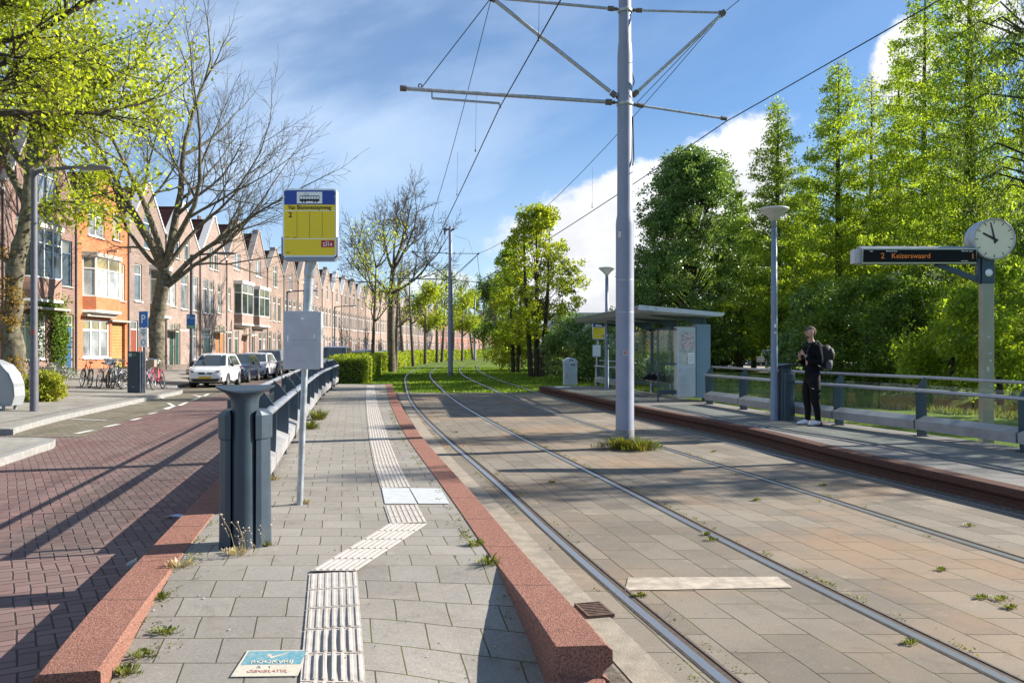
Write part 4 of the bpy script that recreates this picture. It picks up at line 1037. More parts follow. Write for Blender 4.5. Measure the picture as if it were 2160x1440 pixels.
def window(t, a, b, c, d_, fm=None, pm=None, cols=1, trans=.28, x=-.09, sill=True, lead=None, rnd=random, fw=.055):
    """frame with mullions and a transom, its pane as sub-part, sill"""
    fm = fm or WHITE; pm = pm or rnd.choice(PANES)
    m_ = MB(); f_ = fw
    m_.box(x - .03, x + .03, a, a + f_, c, d_); m_.box(x - .03, x + .03, b - f_, b, c, d_); m_.box(x - .03, x + .03, a + f_, b - f_, c, c + f_); m_.box(x - .03, x + .03, a + f_, b - f_, d_ - f_, d_)
    zt = d_ - (d_ - c) * trans if trans else d_ - f_
    if trans: m_.box(x - .028, x + .036, a + f_, b - f_, zt - f_/2, zt + f_/2)
    for i in range(1, cols):
        y = a + (b - a) * i / cols; m_.box(x - .028, x + .033, y - f_/2, y + f_/2, c + f_, d_ - f_)
    fr = m_.build('window_frame', fm, t)
    p = MB(); p.add([(x - .01, a + .02, c + .02), (x - .01, b - .02, c + .02), (x - .01, b - .02, zt), (x - .01, a + .02, zt)], [(0, 1, 2, 3)], 0)
    if trans: p.add([(x - .01, a + .02, zt), (x - .01, b - .02, zt), (x - .01, b - .02, d_ - .02), (x - .01, a + .02, d_ - .02)], [(0, 1, 2, 3)], 1)
    p.build('pane', [pm, lead or LEAD], fr)
    if sill: s_ = MB(); s_.box(x, x + .17, a - .05, b + .05, c - .07, c); s_.build('sill', STONE if rnd.random() < .6 else WHITE, t)
    return fr
def door(t, a, b, c, d_, dm, fm=None, x=-.10, tr=.45, canopy=False):
    fm = fm or CREAM; m_ = MB(); f_ = .06
    m_.box(x - .03, x + .03, a, a + f_, c, d_); m_.box(x - .03, x + .03, b - f_, b, c, d_); m_.box(x - .03, x + .03, a + f_, b - f_, d_ - f_, d_); m_.box(x - .03, x + .035, a + f_, b - f_, d_ - tr - f_, d_ - tr)
    dr = None
    o = m_.build('door_frame', fm, t)
    p = MB(); p.add([(x - .01, a + .03, d_ - tr), (x - .01, b - .03, d_ - tr), (x - .01, b - .03, d_ - .03), (x - .01, a + .03, d_ - .03)], [(0, 1, 2, 3)]); p.build('pane', LEAD, o)
    m_ = MB(); m_.box(x - .035, x + .005, a + f_, b - f_, c + .02, d_ - tr - f_)
    w_ = b - a
    for z0, z1 in ((c + .2, c + .85), (c + 1.0, d_ - tr - .25)):
        m_.box(x + .005, x + .018, a + f_ + .12, b - f_ - .12, z0, z1)
    dr = m_.build('door', dm, t); m_ = MB(); m_.ell((x + .04, b - .15, c + 1.05), (.03, .03, .03), 8, 5); m_.build('handle', ALU, dr)
    if canopy:
        m_ = MB(); m_.box(x, .75, a - .3, b + .3, d_ - tr - .02, d_ - tr + .06); m_.tube([(.7, a - .2, d_ - tr + .04), (0, a - .2, d_ + .3)], .012, 4); m_.tube([(.7, b + .2, d_ - tr + .04), (0, b + .2, d_ + .3)], .012, 4); m_.build('canopy', CREAM, t)
def bay(t, a, b, c, d_, out=.55, frame=None, panel=None, base_to=None, cols=3, lead=None, rnd=random, topm=None, pm=None, slant=.35, cornice=True):
    """projecting bay with slanted cheeks"""
    frame = frame or WHITE
    P = [(0, a), (out, a + slant), (out, b - slant), (0, b)]
    def prism(z0, z1, mt, grow=0, nm='bay_wall'):
        m_ = MB(); Q = [(0, a - grow), (out + grow, a + slant - grow), (out + grow, b - slant + grow), (0, b + grow)]
        m_.ext([(p, q, z0) for p, q in Q], (0, 0, z1 - z0)); return m_.build(nm, mt, t)
    if base_to is not None:
        prism(base_to, c, panel or WHITE); m_ = MB()
        Q = [(0, a + .2), (out * .35, a + slant + .15), (out * .35, b - slant - .15), (0, b - .2)]; Q2 = [(0, a), (out, a + slant), (out, b - slant), (0, b)]
        m_.add([(p, q, base_to - .22) for p, q in Q] + [(p, q, base_to) for p, q in Q2], [(0, 1, 5, 4), (1, 2, 6, 5), (2, 3, 7, 6), (3, 2, 1, 0)]); m_.build('bay_corbel', DARK if False else STONE, t)
        prism(base_to - .02, base_to + .10, frame, .04, 'bay_band')
    if cornice: prism(d_, d_ + .22, topm or frame, .09, 'bay_cornice')
    f_ = .06; rb = rnd
    fr = MB(); pn = MB(); zt = d_ - (d_ - c) * .3
    for (p0, p1), nc in (((P[0], P[1]), 1), ((P[1], P[2]), cols), ((P[2], P[3]), 1)):
        p0, p1 = Vector(p0), Vector(p1); n = Vector(((p1 - p0).y, -(p1 - p0).x)).normalized()
        def V3(t_, z, o): q = p0.lerp(p1, t_) + n * o; return (q.x, q.y, z)
        L_ = (p1 - p0).length; e = f_ / L_
        def bar(t0, t1, z0, z1):
            vs = [V3(t_, z, o) for o in (-.05, .0) for t_, z in ((t0, z0), (t1, z0), (t1, z1), (t0, z1))]
            fr.add(vs, [(0, 1, 2, 3), (7, 6, 5, 4), (0, 4, 5, 1), (1, 5, 6, 2), (2, 6, 7, 3), (3, 7, 4, 0)][::1])
        bar(0, e, c, d_); bar(1 - e, 1, c, d_); bar(e, 1 - e, c, c + f_); bar(e, 1 - e, d_ - f_, d_); bar(e, 1 - e, zt - f_/2, zt + f_/2)
        for i in range(1, nc): bar(i/nc - e/2, i/nc + e/2, c + f_, d_ - f_)
        pn.add([V3(0, c, -.04), V3(1, c, -.04), V3(1, zt, -.04), V3(0, zt, -.04)], [(0, 1, 2, 3)], 0)
        pn.add([V3(0, zt, -.04), V3(1, zt, -.04), V3(1, d_, -.04), V3(0, d_, -.04)], [(0, 1, 2, 3)], 1)
    o = fr.build('bay_window', frame, t); pn.build('pane', [pm or rb.choice(PANES), lead or LEAD], o)

def house(y0, y1, label, brick, peak, eave, zb=.40, x0=None, wins=(), doors=(), bays=(), shape='peak', verge=None, depth=9.5, ang=0, chim=True, rnd=None, slabs=(), group='terraced gable houses along the street', porch=None):
    w_ = y1 - y0; x0 = x0 if x0 is not None else fac((y0 + y1) / 2)
    t = thing('terraced_house', label, 'house', (x0, y0, zb), ang, group)
    pk, ev = peak - zb, eave - zb; c = w_ / 2; rnd = rnd or random.Random(int(y0 * 10))
    if shape == 'peak': outer = [(0, -.4), (w_, -.4), (w_, ev), (w_ - .25, ev), (c + .28, pk - .1), (c + .28, pk + .12), (c - .28, pk + .12), (c - .28, pk - .1), (.25, ev), (0, ev)]
    elif shape == 'bell':
        outer = [(0, -.4), (w_, -.4), (w_, ev - .05)] + [(w_ - .02 - (c - .45) * (s_ ** .8), ev + (pk - ev) * (s_ ** 1.35 * .62 + s_ * .38)) for s_ in [i / 7 for i in range(8)]] + [(c + .1, pk + .1), (c - .1, pk + .1)] + [(.02 + (c - .45) * (s_ ** .8), ev + (pk - ev) * (s_ ** 1.35 * .62 + s_ * .38)) for s_ in [i / 7 for i in range(7, -1, -1)]] + [(0, ev - .05)]
    else: outer = [(0, -.4), (w_, -.4), (w_, ev), (0, ev)]
    holes = [(a, b, c_ - zb, d_ - zb) for a, b, c_, d_, *_ in wins] + [(a, b, 0.02, d_ - zb) for a, b, d_, *_ in doors]
    if porch: holes.append((porch[0], porch[1], .02, porch[2] - zb))
    m_ = MB(); facade(m_, outer, holes); m_.box(-depth, -.3, .02, .2, -.4, ev - .05); m_.box(-depth, -.3, w_ - .2, w_ - .02, -.4, ev - .05)
    m_.box(-.33, -.25, .2, w_ - .2, -.4, ev)  # inner back so openings stay closed
    m_.build('wall', brick, t)
    m_ = MB()
    if shape != 'flat':
        q = .12
        for s_ in (0, 1):
            a = (0.0 if s_ == 0 else w_); m_.add([(-.3, a, ev - .02), (-.3, c, pk - q), (-depth, c, pk - q), (-depth, a, ev - .02)], [(0, 1, 2, 3) if s_ else (3, 2, 1, 0)])
        m_.box(-depth, -.3, c - .09, c + .09, pk - q - .03, pk - q + .07)
    else: m_.box(-depth, .12, 0, w_, ev, ev + .22); m_.add([(-.3, 0.05, ev + .2), (-.3, w_ - .05, ev + .2), (-2.5, w_ - .05, ev + 2.2), (-2.5, 0.05, ev + 2.2)], [(0, 1, 2, 3)]); m_.box(-depth, -2.5, .05, w_ - .05, ev + .2, ev + 2.2)
    rf = m_.build('roof', TILE, t)
    if chim:
        m_ = MB(); yy_ = w_ - .5; m_.box(-4.2, -3.5, yy_ - .25, yy_ + .45, ev, pk + .55); m_.box(-4.25, -3.45, yy_ - .3, yy_ + .5, pk + .55, pk + .65)
        for k in (0, 1): m_.lathe([(.1, 0), (.1, .3)], 8, c=(-3.85, yy_ - .08 + k * .32, pk + .65))
        m_.build('chimney', BR_BROWN, rf)
    if verge is not None and shape != 'flat':
        m_ = MB(); k = len(outer)
        for i in range(2, k - 1):
            a, b = outer[i], outer[i + 1]
            if abs(a[0] - b[0]) < .01 and False: continue
            A_, B_ = Vector((0, *a)), Vector((0, *b)); d_ = (B_ - A_).normalized(); n = Vector((0, d_.z, -d_.y)) * -1
            n = Vector((0, -d_.z, d_.y)) * -1
            wv = .09
            m_.add([(x_, *(Vector(p)[1:])) for x_ in (-.42, .06) for p in (A_ - d_ * 0, B_ + d_ * 0, B_ + n * wv, A_ + n * wv)], [(0, 1, 2, 3), (7, 6, 5, 4), (0, 4, 5, 1), (1, 5, 6, 2), (2, 6, 7, 3), (3, 7, 4, 0)])
        m_.build('gable_coping', verge, t)
    for a, b, c_, d_, *r in wins:
        kw = r[0] if r else {}; window(t, a, b, c_ - zb, d_ - zb, rnd=rnd, **kw)
    for a, b, d_, dm, *r in doors:
        kw = r[0] if r else {}; door(t, a, b, .02, d_ - zb, dm, **kw)
    for a, b, c_, d_, kw in bays:
        kw = dict(kw)
        if kw.get('base_to') is not None: kw['base_to'] -= zb
        bay(t, a, b, c_ - zb, d_ - zb, rnd=rnd, **kw)
    m_ = MB(); m_.tube([(.06, w_ - .09, -.1), (.06, w_ - .09, ev - .15)], .045, 6); m_.box(.02, .12, w_ - .16, w_ - .02, ev - .2, ev - .02); m_.build('downpipe', PIPE, t)
    m_ = MB(); m_.box(-.001, .03, 0, w_, .0, .32); m_.build('plinth', mat('plinth', (.15, .12, .10), .9, 0, .2, 4), t)
    if slabs:
        m_ = MB()
        for a, b, z, o in slabs: m_.box(0, o, a, b, z - zb, z - zb + .1)
        m_.build('ledge', STONE, t)
    return t
W = lambda **k: k
house(28.6, 34.9, 'purple brown brick house cut by the left edge of the photo', BR_PURPLE, 11.2, 8.2, wins=[(3.9, 5.6, 4.4, 6.9, W(cols=2, fm=WHITE, pm=PANES[0])), (.8, 2.8, 4.4, 6.8, W(cols=2)), (.8, 3.2, 1.3, 3.3, W(cols=2)), (2.2, 3.2, 7.6, 9)], doors=[(4.2, 5.2, 3.45, DOORR, W(fm=WHITE)), (5.35, 6.15, 3.45, DOORR, W(fm=WHITE))], verge=STONE)
# house with slate topped bay and blue door
t = house(34.9, 40.75, 'purple brown house with blue door, climbing plant and first floor bay window', BR_PURPLE, 12.3, 8.6, verge=STONE,
    wins=[(1.9, 4.1, 8.1, 9.9, W(cols=3, pm=PANES[2])), (4.45, 5.45, 4.62, 6.75, W(fm=BLUEW, pm=PANES[0])), (.9, 3.2, 1.25, 3.2, W(cols=3, fm=WHITE))],
    doors=[(4.85, 5.6, 3.3, DOORB, W(fm=CREAM)), (4.0, 4.78, 3.3, DOORB, W(fm=CREAM))],
    bays=[(.9, 3.75, 4.75, 6.9, W(frame=WHITE, panel=BR_PURPLE, base_to=3.75, pm=PANES[0], topm=CREAM, out=.6, lead=PANES[1]))], slabs=[(.7, 4.0, 3.4, .7)])
m_ = MB(); Q = [(0, .8), (.72, 1.15), (.72, 3.5), (0, 3.85)]; zz = 6.9 + .22 - .4
m_.add([(p, q, zz) for p, q in Q] + [(0, 1.3, zz + .5), (0, 3.3, zz + .5)], [(0, 1, 4), (1, 2, 5, 4), (2, 3, 5)]); m_.build('bay_roof', SLATE, t)
m_ = MB(); m_.box(-.1, .9, 3.9, 5.75, -.35, -.02); m_.box(.9, 1.25, 4.0, 5.65, -.35, -.17); m_.build('door_step', mat('pale step', (.5, .52, .55), .8, 0, .1, 6), t)
# orange brick house
t = house(40.8, 46.3, 'bright orange brick house with bell shaped gable and white framed bay', BR_ORANGE, 10.75, 8.2, shape='bell', verge=mat('dark coping', (.17, .16, .15), .8, 0, .1, 5),
    wins=[(1.05, 2.75, 7.30, 8.70, W(cols=2, pm=PANES[2], lead=PANES[1])), (3.6, 4.5, 7.40, 8.60, W(pm=LEADY, trans=0)), (.55, 3.3, 1.25, 3.15, W(cols=3, pm=PANES[2], lead=LEADY, fw=.09)), (4.15, 5.05, 4.25, 6.2, W(pm=PANES[3], lead=LEADY))],
    bays=[(.5, 3.75, 4.25, 6.2, W(frame=WHITE, panel=BR_ORANGE, base_to=3.5, pm=PANES[3], lead=LEADY, topm=STONE, out=.5, cols=2))], porch=(3.55, 5.05, 3.05),
    slabs=[(.9, 2.9, 8.75, .1), (3.5, 4.6, 8.66, .1), (3.2, 5.3, 3.1, .2), (.4, 3.4, 3.28, .3)])
m_ = MB(); z_ = 3.05 - .4; m_.box(-1.2, -.34, 3.55, 3.6, 0, z_); m_.box(-1.2, -.34, 5.0, 5.05, 0, z_); m_.box(-.335, -.30, 3.55, 5.05, 0, z_); m_.add([(-.145, 3.56, 0), (-.145, 5.04, 0), (-.145, 5.04, z_), (-.145, 3.56, z_)], [(0, 1, 2, 3)]); m_.build('porch_tiles', TILEW, t)
m_ = MB(); m_.box(-.6, .5, 2.9, 3.2, 5.95, 6.0) if False else m_.box(.0, .5, 3.05, 3.15, 6.25, 6.35); m_.build('hoist_hook', STONE, t)
spec = [
 (46.3, 51.3, 'brown brick house with red brown doors, next beyond the orange brick house', BR_BROWN, 11.0, 8.6, WHITE, [(.7, 1.65, 4.35, 6.4), (1.9, 2.9, 7.4, 9.4), (3.2, 4.4, 1.2, 3.2, W(fm=WHITE))], [(.25, 1.15, 3.25, DOORR, W(fm=WHITE)), (1.2, 1.9, 3.25, DOORR, W(fm=WHITE))], [(2.7, 4.5, 4.3, 6.3, W(frame=WHITE, panel=BR_BROWN, base_to=3.5, cols=1, pm=PANES[3], slant=.2))]),
 (51.3, 56.9, 'tan brick house with dark green door and white gable edge, partly behind the bare tree', BR_TAN, 10.75, 8.2, WHITE, [(1.3, 2.1, 7.3, 8.7), (2.9, 3.7, 7.3, 8.7), (.5, 1.5, 4.3, 6.3), (2.3, 3.5, 4.2, 6.4), (4.2, 5.2, 4.2, 6.4), (3.7, 5.0, 1.0, 3.1)], [(.5, 1.35, 3.25, DOORG, W(canopy=True)), (1.4, 2.2, 3.25, DOORG)], []),
 (56.9, 62.2, 'tan brick house with white gable edge and grouped first floor windows, behind white hatchback', BR_TAN, 10.75, 8.15, WHITE, [(1.7, 2.4, 7.2, 8.7), (2.75, 3.45, 7.2, 8.7), (.6, 1.5, 4.1, 6.4), (1.7, 2.6, 4.1, 6.4), (3.4, 4.2, 4.2, 6.3), (.6, 2.2, .9, 3.1, W(pm=PANES[4]))], [(3.0, 3.85, 3.3, DOORO, W(canopy=True)), (3.9, 4.8, 3.3, DOORO)], []),
 (62.2, 67.7, 'brown house with white framed bay and square gable window, first of the bay pair', BR_TAN, 11.2, 8.5, STONE, [(1.7, 3.2, 7.65, 8.9, W(cols=2, pm=PANES[2], trans=0)), (.4, 1.0, 4.5, 6.2), (.5, 1.3, .9, 3.1, W(pm=PANES[1])), (1.9, 2.8, .9, 3.1)], [(3.9, 4.7, 3.2, DOORR, W(canopy=True))], [(1.7, 4.8, 4.3, 6.6, W(frame=WHITE, panel=BR_TAN, base_to=3.5, cols=2, slant=.15))]),
 (67.7, 72.7, 'brown house with white framed bay and square gable window, second of the bay pair', BR_TAN, 11.2, 8.6, STONE, [(1.6, 3.1, 7.6, 8.9, W(cols=2, pm=PANES[2], trans=0)), (2.6, 3.5, .9, 3.1), (3.8, 4.6, .9, 3.1)], [(.6, 1.4, 3.2, DOORD)], [(.7, 3.9, 4.3, 6.5, W(frame=WHITE, panel=BR_TAN, base_to=3.5, cols=2, slant=.15))]),
 (72.7, 78.0, 'brown house with narrow paired windows, next beyond the two white bays', BR_BROWN, 10.4, 8.4, STONE, [(1.9, 3.1, 7.1, 9.0, W(cols=2)), (.5, 1.2, 4.1, 6.3), (1.8, 2.7, 4.1, 6.3), (3.4, 4.3, 4.1, 6.3), (1.8, 2.6, .9, 3.1), (3.4, 4.3, .9, 3.1)], [(.5, 1.3, 3.2, DOORG)], []),
]
for y0, y1, lb, br, pk, ev, vg, wn, dr, bs in spec:
    house(y0, y1, lb, br, pk, ev, wins=wn, doors=dr, bays=bs, verge=vg)
rnd = random.Random(5)
ORD = ['seventh', 'eighth', 'ninth', 'tenth', 'eleventh', 'twelfth', 'thirteenth', 'fourteenth', 'fifteenth', 'sixteenth', 'seventeenth', 'eighteenth', 'nineteenth', 'twentieth', '21st', '22nd', '23rd', '24th', '25th', '26th', '27th', '28th', '29th', '30th', '31st', '32nd', '33rd', '34th', '35th', '36th', '37th'] + [f'{k}th' for k in range(38, 60)]
y = 78.0; i = 0
while y < 262:
    w_ = 5.3; ym = y + w_ / 2
    red = 178 < y < 226
    x0, x1 = fac(y), fac(y + w_); ang = -math.atan2(x1 - x0, w_)
    if y > 105 and not red: br = rnd.choice([BR_TAN, BR_TAN, BR_BROWN])
    else: br = BR_RED if red else rnd.choice([BR_TAN, BR_BROWN])
    far = y > 130
    wn = [(.5, 1.4, 4.1, 6.3), (1.9, 2.9, 4.1, 6.3), (3.6, 4.6, 4.1, 6.3), (1.9, 2.8, .9, 3.1), (3.5, 4.6, .9, 3.1)]
    if not red: wn.insert(0, (2.0, 3.1, 7.2, 8.8, W(cols=2)))
    wn = [q if len(q) > 4 else (*q, W(sill=not far, fw=.09 if far else .07, pm=rnd.choice(PANES[1:4]))) for q in wn]
    dm = rnd.choice([DOORR, DOORG, DOORD, DOORB, DOORO])
    lb = f"{'red brick flat fronted' if red else 'brown brick gabled'} house, {ORD[i]} in the row beyond the orange brick house"
    bs = []
    if not red and rnd.random() < .3 and not far: wn = wn[:1] + wn[2:] if False else wn; bs = []
    L_ = math.hypot(x1 - x0, w_)
    t = house(0, L_, lb, br, 10.7, 8.3 if not red else 6.9, x0=x0, wins=wn, doors=[(.4, 1.3, 3.2, dm)], bays=bs, verge=rnd.choice([WHITE, STONE]), shape='flat' if red else 'peak', rnd=rnd, depth=9, chim=rnd.random() < .6)
    t.location.y = y; t.rotation_euler.z = ang
    y += w_ * math.cos(ang); i += 1
print('houses', i)
# pale office block far behind and the red roofed house in the park
t = thing('office_building', 'pale blue grey office block on the far skyline left of the shelter roof', 'building', (26, 232, 0))
m_ = MB(); m_.box(-16, 16, 0, 20, 0, 11.2); m_.box(4, 10, 2, 12, 11.2, 14); m_.build('wall', mat('pale cladding', (.48, .52, .60), .6, 0, .06, .3), t)
for k in range(14):
    m_ = MB(); m_.box(-14.6 + k * 2.1, -13.2 + k * 2.1, -.05, .1, 8.6, 9.8); m_.build('window', PANES[1], t)
m_ = MB(); m_.box(-16.3, 16.3, -.3, 20.3, 11.2, 11.5); m_.build('roof_edge', mat('roof edge', (.6, .62, .66), .6), t)
t = thing('park_house', 'brick house with red tiled roof glimpsed through the trees behind the clock', 'house', (46, 84, 0))
m_ = MB(); m_.box(-7, 7, 0, 8, 0, 4.2); m_.ext([(-7, 0, 4.2), (-7, 8, 4.2), (-7, 4, 4.2)], (14, 0, 0)); m_.build('wall', BR_RED, t)
m_ = MB(); m_.add([(-7.4, -.5, 4.0), (7.4, -.5, 4.0), (7.4, 4, 8.2), (-7.4, 4, 8.2), (-7.4, 8.5, 4.0), (7.4, 8.5, 4.0)], [(0, 1, 2, 3), (3, 2, 5, 4)]); m_.build('roof', wall_mat('bright roof tiles', (.32, .09, .05), (.40, .12, .07), (.12, .04, .03), 1, .3, .3), t)
m_ = MB()
for k in (-4, 0, 4): m_.box(k - .8, k + .8, -.06, .02, 1, 2.6)
m_.build('window', PANES[0], t)
# ------------------------------------------------------------ cars
CGL = mat('car glass', (.02, .028, .032), .06, 0, 0, spec=1.0, coat=.5)
PLATE = mat('yellow plate', (.62, .42, .02), .5); PLATEK = mat('plate lettering', (.03, .03, .03), .5)
TYRE = mat('tyre', (.02, .02, .021), .8); RIM = mat('wheel rim', (.42, .43, .45), .35, .8); HLAMP = mat('headlight', (.42, .44, .46), .12, .2, 0, spec=1, coat=1); TLAMP = mat('tail light', (.30, .01, .01), .2, 0, 0, coat=1)
TRIM = mat('black trim', (.02, .02, .022), .6)
def paint(n, c, met=0): return mat(n, c, .28, met, 0, spec=.6, coat=.9)
def car(x, y, z, rz, label, pm, L=4.1, Wd=1.72, H=1.48, van=False, group='cars parked along the kerb', face=1, detail=True):
    """front at local y = 0, body runs to y = L"""
    t = thing('parked_car', label, 'car' if not van else 'van', (x, y, z), rz, group)
    wr = .30 if H < 1.6 else .32; fa, ra = .78 * (L / 4.1) ** .3, L - .72
    belt = .90 if not van else 1.02
    def arch(cx, r): return [(cx - r * math.cos(math.pi * i / 8), wr + .0 + r * math.sin(math.pi * i / 8)) for i in range(9)]
    ar = wr + .055
    low = [(.06, .30), (.0, .40), (-.02, .52), (.02, .66), (.10, .77), (.30, .86), (.62, belt + .02), (.95, belt + .06)] + [(L * .5, belt + .03), (L - .35, belt + .08), (L - .06, belt + .02), (L - .0, .72), (L - .02, .42), (L - .1, .27)] + \
        [p for p in arch(ra, ar)][::-1] + [(L * .5, .22)] + [p for p in arch(fa, ar)][::-1] + [(.18, .24)]
    def slice_(xx, inset):
        out_ = []
        for yy_, zz in low:
            tz = 1 - .085 * abs((yy_ - L/2) / (L/2)) ** 5 * 1.6 - (.035 if zz > belt - .02 else 0) - (.03 if zz < .3 else 0)
            cy_, cz_ = L/2, .55
            out_.append((xx * tz, cy_ + (yy_ - cy_) * (1 - inset * .35), cz_ + (zz - cz_) * (1 - inset)))
        return out_
    m_ = MB(); hw = Wd / 2; sl_ = [(-hw, .06), (-hw + .05, .0), (-hw * .6, -.02), (0, -.03), (hw * .6, -.02), (hw - .05, .0), (hw, .06)]
    vs = []; k = len(low)
    for xx, ins in sl_: vs += slice_(xx, ins)
    m_.add(vs, [(j*k+i, j*k+(i+1) % k, (j+1)*k+(i+1) % k, (j+1)*k+i) for j in range(len(sl_)-1) for i in range(k)], 0, True)
    for j, rev in ((0, True), (len(sl_)-1, False)):
        tr = tessellate_polygon([[Vector((p[1], p[2], 0)) for p in vs[j*k:(j+1)*k]]])
        m_.add(vs[j*k:(j+1)*k], [tuple(q) if rev else tuple(q)[::-1] for q in tr])
    # cabin
    rf = H
    if van: cab = [(.75, belt), (1.45, rf - .06), (1.75, rf), (L - .25, rf - .01), (L - .1, rf - .12), (L - .05, belt)]
    elif L < 3.8: cab = [(.72, belt + .02), (1.50, rf - .06), (1.8, rf), (L - .65, rf - .03), (L - .38, rf - .1), (L - .08, belt)]
    else: cab = [(.98, belt + .02), (1.72, rf - .07), (2.05, rf), (L - .95, rf - .03), (L - .58, rf - .11), (L - .12, belt)]
    def cx_(z): return hw - .05 - (z - belt) / (rf - belt) * (.2 if not van else .1)
    kk = len(cab); vs = []
    for s_ in (-1, -.6, .6, 1):
        for yy_, zz in cab:
            bump = .02 if abs(s_) < 1 and zz > rf - .2 else 0
            vs.append((s_ * cx_(zz), yy_ - (.05 if abs(s_) < 1 and yy_ < 1.9 else 0) + (.03 if abs(s_) < 1 and yy_ > L - .7 else 0), zz + bump))
    m_.add(vs, [(j*kk+i, j*kk+i+1, (j+1)*kk+i+1, (j+1)*kk+i) for j in range(3) for i in range(kk-1)], 0, False)
    m_.add(vs[:kk], [tuple(range(kk))[::-1]]); m_.add(vs[-kk:], [tuple(range(kk))])
    m_.build('body', pm, t, bevel=.012)
    # glass
    def lerp2(a, b, t_): return (a[0] + (b[0]-a[0]) * t_, a[1] + (b[1]-a[1]) * t_)
    m_ = MB(); a, b = lerp2(cab[0], cab[1], .06), lerp2(cab[0], cab[1], .97)
    def fwd(s_, p, o=-.014): return (s_ * (cx_(p[1]) - .05), p[0] - (.05 if abs(s_) < 1 else 0) + o, p[1] + .012)
    m_.add([fwd(s_, p) for p in (a, b) for s_ in (-1, -.6, .6, 1)], [(i, i+1, i+5, i+4) for i in range(3)])
    m_.build('windscreen', CGL, t)
    m_ = MB(); a, b = lerp2(cab[5], cab[4], .25), lerp2(cab[5], cab[4], .92)
    m_.add([(s_ * (cx_(p[1]) - .06), p[0] + (.03 if abs(s_) < 1 else 0) + .014, p[1]) for p in (a, b) for s_ in (-1, -.6, .6, 1)], [(i+4, i+5, i+1, i) for i in range(3)])
    m_.build('rear_window', CGL, t)
    pil = L * .47
    for s_ in (-1, 1):
        m_ = MB()
        zb_, zt_ = belt + .05, rf - .10
        def at(yy_, zz): return (s_ * (cx_(zz) + .006), yy_, zz)
        yf = lambda zz: cab[0][0] + (cab[1][0] - cab[0][0]) * (zz - cab[0][1]) / (cab[1][1] - cab[0][1]) + .13
        yb = lambda zz: cab[5][0] + (cab[4][0] - cab[5][0]) * (zz - cab[5][1]) / (cab[4][1] - cab[5][1]) - .22
        for q in ([(yf(zb_), zb_), (pil - .03, zb_), (pil - .03, zt_), (yf(zt_), zt_)], [(pil + .05, zb_), (yb(zb_), zb_), (yb(zt_), zt_), (pil + .05, zt_)]):
            P = [at(*p) for p in q]; m_.add(P, [(0, 1, 2, 3) if s_ > 0 else (3, 2, 1, 0)])
        m_.build('side_window', CGL, t)
        m_ = MB(); m_.ell((s_ * (hw + .07), cab[0][0] + .42, belt + .09), (.09, .055, .075), 10, 6); m_.build('wing_mirror', TRIM if L < 3.8 else pm, t)
        Mh = Matrix.Translation((s_ * (hw * .91 - .195), .135, .70)) @ Matrix.Rotation(R(22 * s_), 4, 'Z') @ Matrix.Rotation(R(-9 * s_), 4, 'Y')
        m_ = MB(); m_.ell((0, 0, 0), (.185, .125, .085), 14, 8, M=Mh); m_.ell((s_ * -.03, -.105, 0), (.045, .03, .045), 8, 6, 1, M=Mh); m_.build('headlight', [HLAMP, DARK], t)
        m_ = MB(); m_.ell((s_ * (hw - .17), L - .10, .86), (.09, .07, .15), 10, 7); m_.build('tail_light', TLAMP, t)
    m_ = MB(); m_.ext([(-.24, -.024, .585), (.24, -.024, .585), (.33, -.0, .64), (.26, .0, .675), (-.26, .0, .675), (-.33, .0, .64)], (0, .1, 0)); m_.ext([(-hw + .30, .0, .27), (hw - .30, .0, .27), (hw - .20, -.022, .40), (-hw + .20, -.022, .40)], (0, .1, 0))
    m_.build('grille', TRIM, t)
    if detail:
        m_ = MB()
        for s_ in (-1, 1): m_.ell((s_ * (hw - .15), .055, .42), (.075, .045, .085), 10, 6)
        m_.build('fog_light', TRIM, t)
        m_ = MB(); m_.box(-.34, .34, -.03, .0, .535, .545); m_.lathe([(.001, 0), (.05, 0), (.05, .01), (.001, .01)], 12, M=Matrix.Translation((0, -.02, .635)) @ Matrix.Rotation(R(90), 4, 'X')); m_.build('badge', ALU, t)
    m_ = MB(); m_.box(-.26, .26, -.038, .0, .40, .50); m_.build('number_plate', PLATE, t)
    for s_ in (-1, 1):
        for yy_ in (fa, ra):
            Mt = Matrix.Translation((s_ * (hw - .10), yy_, wr)) @ Matrix.Rotation(R(90) * s_, 4, 'Y')
            wh = MB(); wh.lathe([(wr * .66, -.1), (wr * .97, -.1), (wr, -.07), (wr, .075), (wr * .96, .1), (wr * .66, .1)], 24, M=Mt); wo = wh.build('wheel', TYRE, t)
            rm = MB(); rm.lathe([(wr * .66, .095), (wr * .62, .07), (wr * .55, .05), (wr * .2, .075), (.001, .085)], 24, M=Mt)
            for q in range(7):
                a = 2 * math.pi * q / 7; rm.box(-.018, .018, .05, wr * .62, .055, .088, M=Mt @ Matrix.Rotation(a, 4, 'Z'))
            rm.build('rim', RIM, wo)
            ds = MB(); ds.lathe([(.001, -.02), (wr + .05, -.02)], 20, M=Mt, smooth=False); ds.build('wheel_well', DARK, t)
    m_ = MB(); m_.box(-hw + .1, hw - .1, .25, L - .25, .17, .26); m_.build('underbody', DARK, t)
    return t
PW = paint('white car paint', (.72, .73, .75)); PN = paint('navy car paint', (.012, .022, .06), .3); PD = paint('dark grey car paint', (.05, .055, .065), .5); PS = paint('silver grey car paint', (.38, .40, .42), .7); PB = paint('blue grey car paint', (.10, .14, .20), .5); PK = paint('black car paint', (.012, .013, .016)); PR = paint('dark red car paint', (.22, .02, .02), .3)
cx, cy = G(440, 818)
car(cx - .15, cy, 0, R(5), 'small white hatchback with a yellow plate, nearest of the parked cars', PW, 3.6, 1.62, 1.48)
